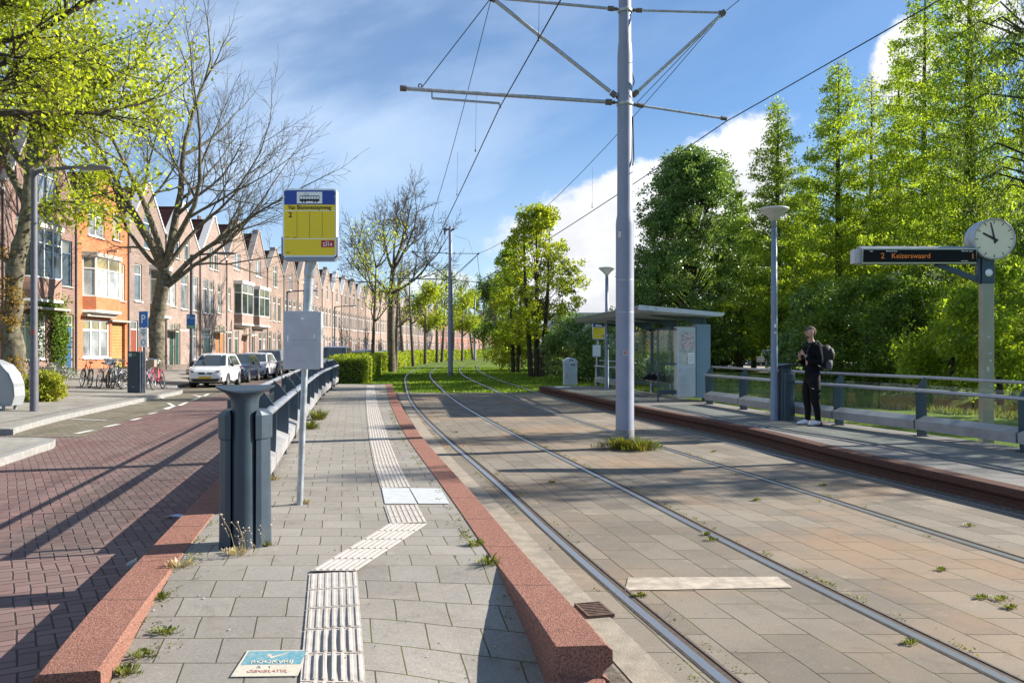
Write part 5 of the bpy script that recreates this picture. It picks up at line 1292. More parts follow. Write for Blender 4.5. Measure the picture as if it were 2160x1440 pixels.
car(cx - .75, cy + 4.9, 0, R(6), 'dark navy blue hatchback parked between two white cars', PN, 4.0, 1.7, 1.46)
car(cx - 1.35, cy + 10.0, 0, R(6), 'larger white hatchback parked in front of the dark grey estate', PW, 4.3, 1.78, 1.47)
car(cx - 2.1, cy + 15.5, 0, R(6), 'dark grey estate car, fourth in the parked row beside the stop sign', PD, 4.6, 1.85, 1.62)
car(cx - 2.7, cy + 21.5, 0, R(5), 'black car mostly hidden behind the dark grey estate', PK, 4.3, 1.75, 1.45)
X_ = lambda px, Y: (px - 1080) / 1800 * Y
car(X_(704, 58), 57.5, 0, R(4), 'silver grey van parked just right of the timetable case', PS, 4.5, 1.85, 1.85, van=True)
for px, Y, pm, lb, H_ in ((742, 72, PD, 'dark grey car roof seen just above the near end of the hedge', 1.5), (766, 78, PB, 'blue grey car behind the hedge, second from the hedge end', 1.6), (785, 86, PS, 'silver car behind the hedge, left of the tall bare tree', 1.45), (812, 95, PB, 'blue car behind the hedge at the foot of the tall bare tree', 1.5), (838, 104, PD, 'dark car behind the hedge between the slim tree trunks', 1.45), (888, 138, PN, 'navy car far off behind the hedge below the bright yellow green tree', 1.5), (915, 158, PS, 'silver car farthest away behind the hedge', 1.5)):
    car(X_(px, Y), Y, 0, R(2), lb, pm, 4.2, 1.74, H_, detail=False)
for px, Y, pm, lb, rz, H_ in ((1588, 90, PS, 'silver car in the park road, rightmost of the tight group left of the lamp', -160, 1.62), (1571, 94, PD, 'dark car in the park road tucked behind the silver one', -160, 1.55), (1560, 98, PK, 'black car in the park road, leftmost of the tight group', -160, 1.5), (1541, 101, PW, 'white car farther along the park road', 70, 1.45), (1652, 88, PR, 'red car in the park road behind the litter bin', -165, 1.8)):
    car(X_(px, Y), Y, 0, R(rz), lb, pm, 4.2, 1.74, H_, detail=False, group='cars parked beyond the park lawn')

# ------------------------------------------------------------ bicycles
def bike(x, y, z, rz, label, fc, lean=.12, basket=None, crate=False, ws=.34):
    t = thing('bicycle', label, 'bicycle', (x, y, z), rz, 'bicycles parked on the sidewalk')
    t.rotation_euler = (0, lean, rz)
    fm = mat('bike frame %s' % fc[0], fc[1], .35, .2); wb = 1.1
    for k, yy_ in enumerate((0, wb)):
        m_ = MB(); m_.ring((0, yy_, ws), ws - .018, .02, 'X', 24, 6); wh = m_.build('wheel', TYRE, t)
        m_ = MB(); m_.ring((0, yy_, ws), ws - .045, .011, 'X', 24, 5)
        for i in range(14):
            a = 2 * math.pi * i / 14; m_.tube([(.02 * (-1) ** i, yy_, ws), (0, yy_ + math.cos(a) * (ws - .045), ws + math.sin(a) * (ws - .045))], .0028, 3)
        m_.tube([(-.05, yy_, ws), (.05, yy_, ws)], .018, 6); m_.build('rim', RIM, wh)
        m_ = MB(); pts = [(0, yy_ + math.cos(a) * (ws + .03), ws + math.sin(a) * (ws + .03)) for a in [R(q) for q in (range(20, 171, 15) if k else range(10, 151, 14))]]
        m_.tube(pts, .018, 5); m_.build('mudguard', fm if k else fm, t)
    bb = (0, .45, .30); st = (0, .27, .82) if False else (0, .36, .80)
    # local y: rear wheel at 0, front wheel at wb
    m_ = MB(); hd, hd2 = (0, .88, .88), (0, .93, .68)
    for a, b, r in (((0, 0, ws), bb, .011), ((0, 0, ws), (0, .3, .70), .010), (bb, (0, .27, .82), .016), (bb, hd2, .018), ((0, .33, .60), hd, .014), (hd, hd2, .018)): m_.tube([a, b], r, 6)
    for s_ in (-.04, .04): m_.tube([hd2, (s_, .97, .60), (s_, wb, ws)], .011, 5)
    m_.build('frame', fm, t)
    m_ = MB(); m_.tube([hd, (0, .85, 1.02), (0, .87, 1.08)], .012, 6)
    for s_ in (-1, 1): m_.tube([(0, .87, 1.08), (s_ * .14, .88, 1.09), (s_ * .28, .76, 1.06), (s_ * .29, .62, 1.03)], .011, 6); m_.tube([(s_ * .285, .72, 1.05), (s_ * .292, .60, 1.03)], .017, 6)
    m_.build('handlebar', mat('bike chrome', (.35, .35, .36), .3, .8), t)
    m_ = MB(); m_.tube([(0, .27, .8), (0, .25, .92)], .012, 6); m_.ell((0, .19, .95), (.09, .10, .035), 10, 6); m_.ell((0, .30, .95), (.04, .12, .028), 10, 6); m_.build('saddle', mat('saddle leather', (.05, .03, .025), .6), t)
    m_ = MB()
    for s_ in (-.05, .05): m_.tube([(s_, -.22, .73), (s_, .2, .74)], .007, 4); m_.tube([(s_, -.12, .73), (s_, 0, ws)], .006, 4)
    for yy_ in (-.2, -.05, .1): m_.tube([(-.06, yy_, .735), (.06, yy_, .735)], .006, 4)
    m_.build('rear_rack', fm, t)
    m_ = MB(); m_.ring((.05, .45, .30), .09, .012, 'X', 14, 5); m_.box(.035, .065, 0.0, .5, .27, .37); m_.tube([(.06, .45, .3), (.08, .52, .15)], .01, 5); m_.box(.08, .16, .47, .57, .135, .155); m_.tube([(-.06, .45, .3), (-.08, .38, .45)], .01, 5); m_.box(-.16, -.08, .33, .43, .44, .46)
    m_.tube([(0, .08, .3), (-.16, .02, .01)], .01, 5); m_.build('crankset', TRIM, t)
    if basket:
        m_ = MB(); y0_, z0_ = (.92, .86)
        a = [(-.15, y0_, z0_), (.15, y0_, z0_), (.15, y0_ + .26, z0_), (-.15, y0_ + .26, z0_)]; b = [(-.20, y0_ - .03, z0_ + .26), (.20, y0_ - .03, z0_ + .26), (.20, y0_ + .33, z0_ + .26), (-.20, y0_ + .33, z0_ + .26)]
        m_.add(a + b, [(0, 1, 5, 4), (1, 2, 6, 5), (2, 3, 7, 6), (3, 0, 4, 7), (3, 2, 1, 0)]); m_.build('basket', basket, t)
    if crate:
        m_ = MB()
        for (a0, a1, b0, b1) in ((-.18, .18, .98, 1.0), (-.18, .18, 1.26, 1.28), (-.18, -.16, 1.0, 1.26), (.16, .18, 1.0, 1.26)):
            for zz in (.86, .93, 1.0): m_.box(a0, a1, b0, b1, zz, zz + .05)
        m_.box(-.18, .18, .98, 1.28, .84, .86); m_.build('front_crate', TRIM, t)
    return t
def gw(px, py):
    z = .12
    for _ in range(4):
        Y = (CH - z) * 1800 / (py - 735); X = (px - 1080) / 1800 * Y; z = zW(X, Y)
    return X, Y, z
CB = ('black', (.02, .02, .022)); CGR = ('dark green', (.03, .06, .05)); CW = ('white', (.6, .6, .6)); CP = ('pink', (.50, .05, .12)); CL = ('lilac', (.40, .32, .48)); CBR = ('brown', (.12, .05, .04))
BK = mat('basket weave', (.30, .25, .19), .9, 0, .3, 30, .6, 90); BKG = mat('grey pannier', (.42, .45, .48), .7, 0, .2, 20)
for px, py, rz, lb, fc, kw in ((188, 818, 40, 'black city bicycle, leftmost of the row by the orange house', CB, {}),
    (208, 820, 8, 'dark brown city bicycle, second from the left in the row', CBR, {}),
    (232, 818, 12, 'dark green city bicycle in the middle of the row', CGR, {}),
    (237, 820, 35, 'white bicycle with grey pannier left of the parking machine', CW, dict(basket=BKG)),
    (258, 820, -10, 'lilac bicycle with black front crate just left of the parking machine', CL, dict(crate=True)),
    (243, 806, -30, 'black bicycle with a front crate standing at the back of the row', CB, dict(crate=True)),
    (309, 817, 15, 'grey bicycle just right of the parking sign pole', ('steel', (.25, .26, .28)), dict(basket=BKG)),
    (344, 820, 185, 'pink bicycle with wicker front basket standing alone by the white car', CP, dict(basket=BK))):
    X, Y, z = gw(px, py); bike(X, Y, z, R(rz), lb, fc, **kw)

# ------------------------------------------------------------ street furniture on the left
def slamp(px, py, h, label, Y=None, z=None, arm=1.45):
    if Y is None: X, Y, z = gw(px, py)
    else: X = X_(px, Y); z = .13
    t = thing('street_lamp', label, 'street lamp', (X, Y, z), 0, 'arm lamps along the sidewalk')
    m_ = MB(); m_.lathe([(.10, 0), (.10, 1.3), (.085, 1.4), (.075, h - .15), (.07, h)], 14); m_.tube([(0, 0, h - .07), (.3, 0, h + .0), (arm * .72, 0, h + .06)], [.06, .05, .045], 8); m_.build('pole', LAMPD, t)
    m_ = MB(); m_.ell((arm * .72 + .42, 0, h + .06), (.50, .17, .075), 14, 8); m_.build('lamp_head', mat('lamp head', (.20, .21, .23), .45, .3, .05, 4), t)
    m_ = MB(); m_.box(-.02, .06, -.105, -.098, 1.9, 2.02); m_.build('sticker', mat('sticker red', (.35, .06, .04)), t)
    return t
slamp(72, 867, 6.0, 'tall dark arm lamp on the near sidewalk left of the bicycles')
slamp(404, 0, 5.9, 'dark arm lamp with parking zone sign behind the white hatchback', Y=39.3, arm=1.6)
slamp(606, 0, 5.9, 'third arm lamp, seen just left of the big tram stop sign pole', Y=64.5, arm=2)
slamp(706, 0, 5.9, 'farthest arm lamp before the hedge end', Y=88, arm=2)
# parking zone sign on lamp
t = thing('zone_sign', 'small blue and green parking zone sign fixed to the second lamp', 'sign', (X_(404, 39.3) + .04, 39.18, 0))
m_ = MB(); m_.box(-.22, .17, -.02, .0, 2.62, 3.28, 0); m_.box(-.22, .17, -.023, -.018, 2.62, 2.79, 1); m_.box(.17, .21, -.02, .0, 2.62, 3.28, 2); put_text(m_, 'P', .22, -.12, -.024, 3.13, 2); put_text(m_, 'ZONE', .08, .06, -.024, 3.1, 2); put_text(m_, 'ZONE', .12, -.03, -.024, 2.7, 2)
m_.build('sign_plate', [mat('zone blue', (.02, .13, .42), .4), mat('zone green', (.02, .22, .10), .4), SWHITE], t)
# parking sign
X, Y, z = gw(305, 829)
t = thing('parking_sign', 'blue parking P sign with white plates on a thin dark pole', 'sign', (X, Y, z), R(-22))
m_ = MB(); m_.tube([(0, 0, 0), (0, 0, 2.85)], .035, 8); m_.build('pole', LAMPD, t)
m_ = MB(); m_.box(-.2, .2, -.06, -.035, 2.30, 2.86, 0); put_text(m_, 'P', .42, 0, -.062, 2.58, 1)
m_.build('sign_plate', [mat('zone blue', (.02, .13, .42), .4), SWHITE], t)
m_ = MB(); m_.box(-.2, .2, -.06, -.035, 1.95, 2.28, 0); m_.box(-.2, .2, -.06, -.035, 1.62, 1.93, 0)
for a, b in ((2.18, .2), (2.1, .24), (2.03, .14)): m_.box(-b/2, b/2, -.062, -.059, a, a + .035, 1)
m_.ring((0, -.062, 1.78), .09, .012, 'Y', 12, 4, 1); m_.build('sub_plate', [SWHITE, SBLK], t)
X, Y, z = gw(287, 828)
t = thing('parking_machine', 'tall dark slab shaped parking machine beside the bicycles', 'parking machine', (X, Y, z), R(-8))
m_ = MB(); m_.box(-.23, .20, -.17, .17, 0, 1.45); m_.build('body', mat('machine dark', (.022, .035, .05), .4, 0, .1, 4), t, bevel=.02)
m_ = MB(); m_.box(.20, .255, -.165, .165, .02, 1.44); m_.build('side_panel', DBLUE, t, bevel=.01)
m_ = MB(); m_.box(-.17, -.05, -.176, -.168, 1.27, 1.39, 0); m_.box(0, .1, -.176, -.168, 1.30, 1.38, 1); m_.box(-.05, .03, -.174, -.168, .2, .215, 0); m_.build('display', [mat('display pale', (.35, .4, .42), .3), mat('machine green', (.02, .2, .06), .3)], t)
# perforated bicycle drum at the left edge
X, Y, z = gw(10, 866)
t = thing('bicycle_drum', 'quarter round perforated grey metal bicycle drum cut by the left edge', 'bicycle drum', (X - .5, Y, z))
prof = [(-1.2, .12), (.62, .12), (.68, .35), (.66, .65), (.56, .92), (.38, 1.13), (.1, 1.25), (-.3, 1.29), (-1.2, 1.3)]
m_ = MB(); m_.ext([(p, .02, q) for p, q in prof], (0, .55, 0))
def perf():
    n = 'perforated metal'; m2_ = bpy.data.materials.new(n); m2_.use_nodes = True; b = m2_.node_tree.nodes['Principled BSDF']; g = NG(m2_.node_tree)
    ob = g.n('ShaderNodeTexCoord').outputs['Object']; x, y, z = g.sep(ob); s_ = 52
    fx = g.m('SUBTRACT', g.m('FRACT', g.m('MULTIPLY', g.m('ADD', x, y), s_)), .5); fz = g.m('SUBTRACT', g.m('FRACT', g.m('MULTIPLY', z, s_)), .5)
    r = g.m('SQRT', g.m('ADD', g.m('MULTIPLY', fx, fx), g.m('MULTIPLY', fz, fz)))
    g.put(b.inputs['Base Color'], g.mix(g.mapr(r, .26, .34), (.07, .08, .085), (.40, .42, .44))); b.inputs['Roughness'].default_value = .5; b.inputs['Metallic'].default_value = .2
    MATS[n] = m2_; return m2_
m_.build('shell', perf(), t)
m_ = MB(); m_.tube([(p, 0, q) for p, q in prof[1:]], .022, 6); m_.tube([(-1.2, 0, .13), (.62, 0, .13)], .02, 6)
for x_ in (.45, -.9): m_.box(x_ - .03, x_ + .03, 0, .06, -.0, .14); m_.box(x_ - .03, x_ + .03, .5, .55, -.0, .14)
m_.build('rim_frame', mat('drum frame', (.30, .32, .34), .5, .3, .1, 6), t)
m_ = MB(); m_.ring((-.25, .5, .0), .12, .04, 'Y', 14, 6); m_.build('castor', BLACK, t) if False else None
# pallets and plant pots by the green door
X, Y, z = gw(362, 800)
t = thing('pallet_bench', 'low bench of stacked wooden pallets by the facade behind the pink bicycle', 'bench', (X - 1.6, Y + 6, zW(X - 1.6, Y + 6)))
m_ = MB(); wood = mat('pallet wood', (.34, .26, .17), .85, 0, .25, 7, .3, 60)
for k in range(2):
    for i in range(5): m_.box(0, 1.2, i * .2, i * .2 + .14, .12 + k * .16, .145 + k * .16)
    for i in (0, .5, 1.08): m_.box(i, i + .12, 0, .94, .02 + k * .16, .12 + k * .16)
m_.build('seat', wood, t)
t = thing('plant_pot', 'grey plant pot with a small green plant near the green door', 'plant pot', (X + .3, Y + 7, zW(X, Y + 7)))
m_ = MB(); m_.lathe([(.22, 0), (.30, .5), (.32, .52), (.28, .52), (.26, .45), (.001, .45)], 14); m_.build('pot', mat('pot clay', (.34, .31, .27), .9, 0, .2, 6), t)
# drain grate, litter, tile with printed notice
gx, gy = G(1253, 1290)
t = thing('drain_grate', 'rusty slotted drain grate beside the red kerb end', 'drain grate', (gx, gy, .004), R(14))
m_ = MB(); m_.box(-.09, .09, -.14, -.125, 0, .02); m_.box(-.09, .09, .125, .14, 0, .02); m_.box(-.09, -.075, -.125, .125, 0, .02); m_.box(.075, .09, -.125, .125, 0, .02)
for i in range(7): m_.box(-.075, .075, -.112 + i * .034, -.095 + i * .034, .002, .018)
m_.build('grate', mat('rusty iron', (.14, .09, .065), .8, .3, .3, 30, .3, 90), t)
m_ = MB(); m_.box(-.075, .075, -.125, .125, .0005, .003); m_.build('drain_hole', DARK, t)
tx, ty = G(573, 1400, zL)
tile_z = zL(tx, ty)
t = thing('notice_tile', 'pavement tile printed blue and white with a tick and smoke free notice', 'printed tile', (tx, ty, tile_z + .004), R(2))
sl_ = math.atan2(zL(tx, ty + .2) - zL(tx, ty - .2), .4); t.rotation_euler = (sl_, 0, R(2))
def worn(n, c, c2, sc_=9, lo=.45):
    m2_ = bpy.data.materials.new(n); m2_.use_nodes = True; b = m2_.node_tree.nodes['Principled BSDF']; g = NG(m2_.node_tree); ob = g.n('ShaderNodeTexCoord').outputs['Object']
    g.put(b.inputs['Base Color'], g.mix(g.mapr(g.noise(ob, sc_ * 4, 6, .7), lo, lo + .3, 0, .75), c, c2)); b.inputs['Roughness'].default_value = .85; return m2_
m_ = MB(); w2, h2 = .155, .145
m_.box(-w2, w2, -h2, h2, 0, .003, 0); m_.box(-w2 + .012, w2 - .012, -.02, h2 - .012, .003, .004, 1)
put_text(m_, 'ROOKVRIJ', .045, 0, .005, .0045, 0, face='up', sx=1.0)
m_.add([(-.045, .085, .0046), (-.03, .10, .0046), (-.012, .07, .0046), (.075, .125, .0046), (-.012, .045, .0046)], [(0, 4, 2, 1), (2, 4, 3)], 0)
put_text(m_, 'R    V', .032, -.02, -.05, .0035, 2, face='up'); put_text(m_, 'GENERATIE', .036, 0, -.095, .0035, 3, face='up')
m_.build('printed_face', [worn('worn cream', (.50, .46, .37), (.32, .29, .24)), worn('worn blue', (.06, .24, .31), (.27, .33, .33), 9, .36), worn('worn grey print', (.2, .22, .25), (.48, .44, .37), 9, .35), worn('worn red print', (.45, .16, .13), (.48, .44, .37), 9, .35)], t)
lx, ly = G(368, 1092)
m_ = MB(); m_.add([(-.12, -.02, .01), (-.03, -.035, .028), (.06, -.02, .012), (.13, .0, .018), (.10, .04, .02), (.02, .03, .035), (-.07, .045, .015)], [(0, 1, 6), (1, 5, 6), (1, 2, 5), (2, 4, 5), (2, 3, 4)]); o = m_.build('litter', mat('litter foil', (.35, .42, .6), .35, .3), loc=(lx, ly, .002)); tag(o, 'crumpled blue white wrapper lying on the brick road by the kerb', 'litter')
lx, ly = G(270, 1202)
m_ = MB(); m_.lathe([(.028, 0), (.036, .09), (.038, .092), (.034, .09), (.026, .004), (.001, .003)], 12, M=Matrix.Rotation(R(70), 4, 'Y') @ Matrix.Identity(4)); o = m_.build('plastic_cup', glass_mat('clear plastic', (.9, .92, .95), .6), loc=(lx, ly, .034)); tag(o, 'clear plastic cup lying in the road against the left red kerb', 'cup')
# ------------------------------------------------------------ waiting man
SKIN = mat('skin', (.46, .27, .20), .55, 0, .08, 9, spec=.4); BLKC = mat('black cloth', (.005, .006, .008), .9, 0, .3, 14, .5, 60, .15); BLKT = mat('black track trousers', (.004, .004, .005), .7, 0, .3, 10, .5, 40, .2); HAIR = mat('short brown hair', (.10, .065, .05), .9, 0, .2, 60, .5, 200)
SHOE = mat('white shoe', (.66, .66, .72), .6, 0, .08, 20); SHOEO = mat('orange shoe heel', (.55, .10, .03), .6); SOLE = mat('dark sole', (.06, .06, .07), .7)
def skin_mesh(name, verts, edges, radii, matl, parent, sub=2, root=0):
    me = bpy.data.meshes.new(name); me.from_pydata(verts, edges, []); me.materials.append(matl)
    o = bpy.data.objects.new(name, me); col.objects.link(o)
    bpy.context.view_layer.objects.active = o
    md = o.modifiers.new('skin', 'SKIN'); md.use_smooth_shade = True
    if not me.skin_vertices: 
        o.select_set(True); bpy.ops.mesh.customdata_skin_add(); o.select_set(False)
    for i, r in enumerate(radii):
        d_ = me.skin_vertices[0].data[i]; d_.radius = r if isinstance(r, tuple) else (r, r); d_.use_root = (i == root)
    s_ = o.modifiers.new('sub', 'SUBSURF'); s_.levels = sub; s_.render_levels = sub
    bpy.context.view_layer.update()
    dg = bpy.context.evaluated_depsgraph_get(); m2_ = bpy.data.meshes.new_from_object(o.evaluated_get(dg))
    bpy.data.objects.remove(o)
    m2_.name = name; o = bpy.data.objects.new(name, m2_); col.objects.link(o)
    for p in m2_.polygons: p.use_smooth = True
    if parent: o.parent = parent
    return o
def chain(V, E, RR, pts, rs, start=None):
    idx = []; 
    for i, (p, r) in enumerate(zip(pts, rs)):
        V.append(p); RR.append(r); k = len(V) - 1
        if i == 0 and start is not None: E.append((start, k))
        elif i: E.append((k - 1, k))
        idx.append(k)
    return idx
def man():
    x, y = G(1713, 897, PZR)
    # local frame: +X is the way he faces; rotated so he looks left and slightly towards the camera
    t = thing('person', 'man in black clothes and white shoes waiting on the right platform, hand at his chest', 'person', (x, y, PZR + .006), R(187))
    S = 1.0
    V, E, RR = [], [], []
    # pelvis root
    V.append((0, 0, .98)); RR.append((.125, .15))
    sp = chain(V, E, RR, [(-.015, 0, 1.12), (-.02, 0, 1.27), (-.02, 0, 1.42), (-.01, 0, 1.53), (.015, 0, 1.60), (.035, 0, 1.655)], [(.105, .14), (.12, .165), (.115, .17), (.075, .085), (.058, .058), (.056, .056)], 0)
    # head
    chain(V, E, RR, [(.05, 0, 1.71), (.045, 0, 1.79), (.03, 0, 1.85)], [(.088, .074), (.112, .09), (.088, .074)], sp[-1])
    for s_ in (-1, 1):
        hip = chain(V, E, RR, [(.0, .09 * s_, .90), (.015 - .02 * s_, .11 * s_, .52), (-.02 - .05 * s_, .11 * s_, .13), (-.01 - .05 * s_, .11 * s_, .075)], [(.092, .092), (.062, .062), (.042, .042), (.045, .045)], 0)
        chain(V, E, RR, [(.13 - .05 * s_, .125 * s_, .045)], [(.035, .045)], hip[-1])
    # arms: his left arm (towards +Y local) bent up to the strap, right arm likewise slack
    sh = sp[2]
    chain(V, E, RR, [(-.02, .17, 1.47), (-.05, .225, 1.20), (.12, .19, 1.22), (.19, .10, 1.33)], [.062, .048, .036, .028], sh)
    chain(V, E, RR, [(-.02, -.17, 1.47), (-.06, -.235, 1.19), (.12, -.20, 1.19), (.20, -.10, 1.29)], [.062, .048, .036, .028], sh)
    body = skin_mesh('body', V, E, RR, SKIN, t)
    # hands: palm and five fingers each
    for s_, hz in ((1, 1.36), (-1, 1.32)):
        V, E, RR = [(.195, .10 * s_, hz - .03)], [], [(.028, .018)]
        k = chain(V, E, RR, [(.215, .075 * s_, hz + .01)], [(.036, .018)], 0)[0]
        for i, (dy, ln) in enumerate(((-.03, .9), (-.01, 1.0), (.01, .95), (.03, .75))):
            b = Vector((.235, .05 * s_, hz + .02 + dy * .9)); 
            chain(V, E, RR, [tuple(b), tuple(b + Vector((.018, -.028 * ln * s_, .0))), tuple(b + Vector((-.004, -.045 * ln * s_, -.002))), tuple(b + Vector((-.022, -.03 * ln * s_, -.002)))], [.010, .009, .008, .007], k)
        chain(V, E, RR, [(.225, .085 * s_, hz + .045), (.235, .06 * s_, hz + .075), (.23, .035 * s_, hz + .08)], [.013, .010, .008], k)
        skin_mesh('hand', V, E, RR, SKIN, t, 1)
    # face details
    m_ = MB(); m_.ell((.137, 0, 1.755), (.016, .012, .022), 8, 6); m_.ell((.134, 0, 1.738), (.012, .013, .009), 8, 6); m_.build('nose', SKIN, t)
    for s_ in (-1, 1):
        m_ = MB(); m_.ell((.035, .083 * s_, 1.76), (.024, .012, .034), 10, 7); m_.build('ear', SKIN, t)
        m_ = MB(); m_.ell((.131, .033 * s_, 1.785), (.011, .014, .009), 8, 6); m_.build('eye', mat('eye', (.25, .22, .2), .3), t)
        m_ = MB(); m_.tube([(.13, .015 * s_, 1.808), (.136, .033 * s_, 1.813), (.118, .054 * s_, 1.806)], .006, 5); m_.build('eyebrow', HAIR, t)
    m_ = MB(); m_.ell((.136, 0, 1.695), (.012, .026, .007), 8, 5); m_.build('mouth', mat('lips', (.30, .11, .09), .6), t)
    m_ = MB(); m_.ell((.082, 0, 1.688), (.056, .058, .032), 12, 8); m_.build('beard', HAIR, t)
    # hair cap: shell over crown and back of the head
    m_ = MB(); M_ = Matrix.Translation((.026, 0, 1.792)) @ Matrix.Rotation(R(-34), 4, 'Y')
    prof = [(math.sin(a) * .103, math.cos(a) * .100) for a in [math.pi * i / 14 for i in range(9)]][::-1]
    m_.lathe([(max(r, .001), z) for r, z in prof], 18, M=M_ @ Matrix.Scale(.86, 4, (0, 1, 0)) @ Matrix.Scale(1.02, 4, (1, 0, 0))); m_.build('hair', HAIR, t)
    # sweater
    V, E, RR = [(0, 0, .86)], [], [(.15, .18)]
    sp = chain(V, E, RR, [(0, 0, .94), (-.015, 0, 1.10), (-.02, 0, 1.27), (-.02, 0, 1.43), (-.01, 0, 1.545), (.01, 0, 1.605)], [(.15, .178), (.14, .17), (.15, .19), (.145, .19), (.095, .105), (.078, .078)], 0)
    for s_ in (1, -1): chain(V, E, RR, [(-.02, .18 * s_, 1.475), (-.055, (.235 if s_ > 0 else .245) * s_, 1.20), (.11, .195 * s_, 1.215 if s_ > 0 else 1.19), (.175, .12 * s_, 1.31 if s_ > 0 else 1.27)], [.084, .074, .060, .050], sp[3])
    skin_mesh('sweater', V, E, RR, BLKC, t)
    # trousers
    V, E, RR = [(0, 0, 1.12)], [], [(.125, .155)]
    md_ = chain(V, E, RR, [(0, 0, .98)], [(.150, .178)], 0)[0]
    for s_ in (-1, 1): chain(V, E, RR, [(.0, .095 * s_, .86), (.02 - .02 * s_, .115 * s_, .66), (.02 - .025 * s_, .112 * s_, .50), (-.02 - .035 * s_, .112 * s_, .30), (-.015 - .05 * s_, .11 * s_, .12), (-.012 - .05 * s_, .11 * s_, .055)], [(.130, .115), (.112, .102), (.094, .09), (.074, .074), (.062, .064), (.06, .062)], md_)
    skin_mesh('trousers', V, E, RR, BLKT, t)
    for s_ in (-1, 1):
        ox = -.05 * s_
        V, E, RR = [(-.06 + ox, .11 * s_, .06)], [], [(.058, .05)]
        chain(V, E, RR, [(.0 + ox, .112 * s_, .065), (.08 + ox, .118 * s_, .045), (.155 + ox, .125 * s_, .032), (.20 + ox, .128 * s_, .026)], [(.066, .056), (.060, .050), (.050, .040), (.034, .026)], 0)
        sh = skin_mesh('shoe', V, E, RR, SHOE, t)
        m_ = MB(); m_.box(-.095 + ox, .21 + ox, .072 if s_ > 0 else -.162, .162 if s_ > 0 else -.072, 0, .02); m_.build('sole', SOLE, t, bevel=.01)
        m_ = MB(); m_.ell((-.078 + ox, .11 * s_, .045), (.024, .036, .036), 8, 6); m_.build('heel', SHOEO, t)
    m_ = MB(); m_.tube([(.062, .205, .70), (.075, .20, .705), (.10, .19, .72)], .006, 4)
    m_.build('trouser_emblem', SWHITE, t)
    # backpack rests on his back: a thing of its own
    b = thing('backpack', 'black bulging backpack worn by the waiting man', 'backpack', (x, y, PZR + .006), R(187))
    BP = mat('backpack cloth', (.007, .007, .010), .7, 0, .4, 9, .8, 25, .5)
    V, E, RR = [(-.20, 0, 1.08)], [], [(.09, .13)]
    chain(V, E, RR, [(-.24, 0, 1.20), (-.27, 0, 1.33), (-.25, 0, 1.45), (-.21, 0, 1.52)], [(.11, .155), (.135, .165), (.115, .15), (.06, .11)], 0)
    o = skin_mesh('main_bag', V, E, RR, BP, b)
    m_ = MB(); m_.ell((-.34, 0, 1.35), (.10, .14, .15), 14, 10); m_.ell((-.31, 0, 1.18), (.09, .14, .12), 12, 8); m_.tube([(-.40, -.1, 1.42), (-.44, 0, 1.40), (-.40, .1, 1.42)], .012, 5); m_.box(-.43, -.40, -.02, .02, 1.2, 1.36); m_.build('front_pocket', BP, b)
    m_ = MB(); m_.ell((-.27, .14, 1.15), (.07, .035, .10), 10, 7); m_.ell((-.27, -.14, 1.15), (.07, .035, .10), 10, 7); m_.build('side_pocket', mat('grey mesh pocket', (.07, .07, .09), .8, 0, .5, 40), b)
    for s_ in (-1, 1):
        m_ = MB(); m_.tube([(-.16, .09 * s_, 1.50), (-.05, .11 * s_, 1.60), (.07, .115 * s_, 1.56), (.155, .11 * s_, 1.42), (.14, .13 * s_, 1.25), (-.05, .19 * s_, 1.12), (-.17, .12 * s_, 1.10)], .019, 6); m_.build('strap', BP, b)
    m_ = MB(); m_.tube([(-.33, .05, 1.05), (-.36, .05, .98), (-.34, .06, .93)], .006, 4); m_.tube([(-.30, -.02, 1.03), (-.28, -.02, .95)], .006, 4); m_.build('loose_strap', BP, b)
man()
# ------------------------------------------------------------ vegetation
BARK = mat('grey bark', (.13, .11, .085), .95, 0, .4, 5, 1.0, 28, .2); BARKL = mat('lichen bark', (.14, .125, .09), .95, 0, .5, 7, 1.0, 30, .2, dirt=.35); BARKD = mat('dark bark', (.06, .05, .038), .95, 0, .35, 5, 1.0, 24, .2)
LF_LIME = leaf_mat('lime leaves', (.40, .44, .05), (.29, .35, .04), .58)
LF_YOUNG = leaf_mat('young leaves', (.36, .41, .045), (.27, .33, .035), .5)
LF_META = leaf_mat('feathery leaves', (.30, .38, .045), (.20, .285, .04), .6)
LF_DARK = leaf_mat('dark leaves', (.14, .22, .085), (.18, .27, .08), .38, .35)
LF_SHRUB = leaf_mat('shrub leaves', (.15, .23, .035), (.10, .165, .03), .45)
LF_HEDGE = leaf_mat('hedge leaves', (.33, .38, .035), (.22, .29, .03), .45)
LF_YEL = leaf_mat('yellow green leaves', (.34, .34, .03), (.24, .28, .03), .4)
LF_RUST = leaf_mat('ochre leaves', (.30, .22, .035), (.22, .12, .03), .4)
LF_WEED = leaf_mat('weed leaves', (.12, .165, .03), (.17, .16, .05), .4)
LF_WIL = leaf_mat('willow leaves', (.12, .17, .045), (.09, .14, .04), .45)
LF_REED = leaf_mat('dry reed', (.42, .34, .22), (.34, .28, .17), .3)
FLW = leaf_mat('white blossom', (.62, .60, .58), (.55, .52, .5), .3)
GRS = leaf_mat('grass blades', (.12, .22, .02), (.19, .27, .03), .4)

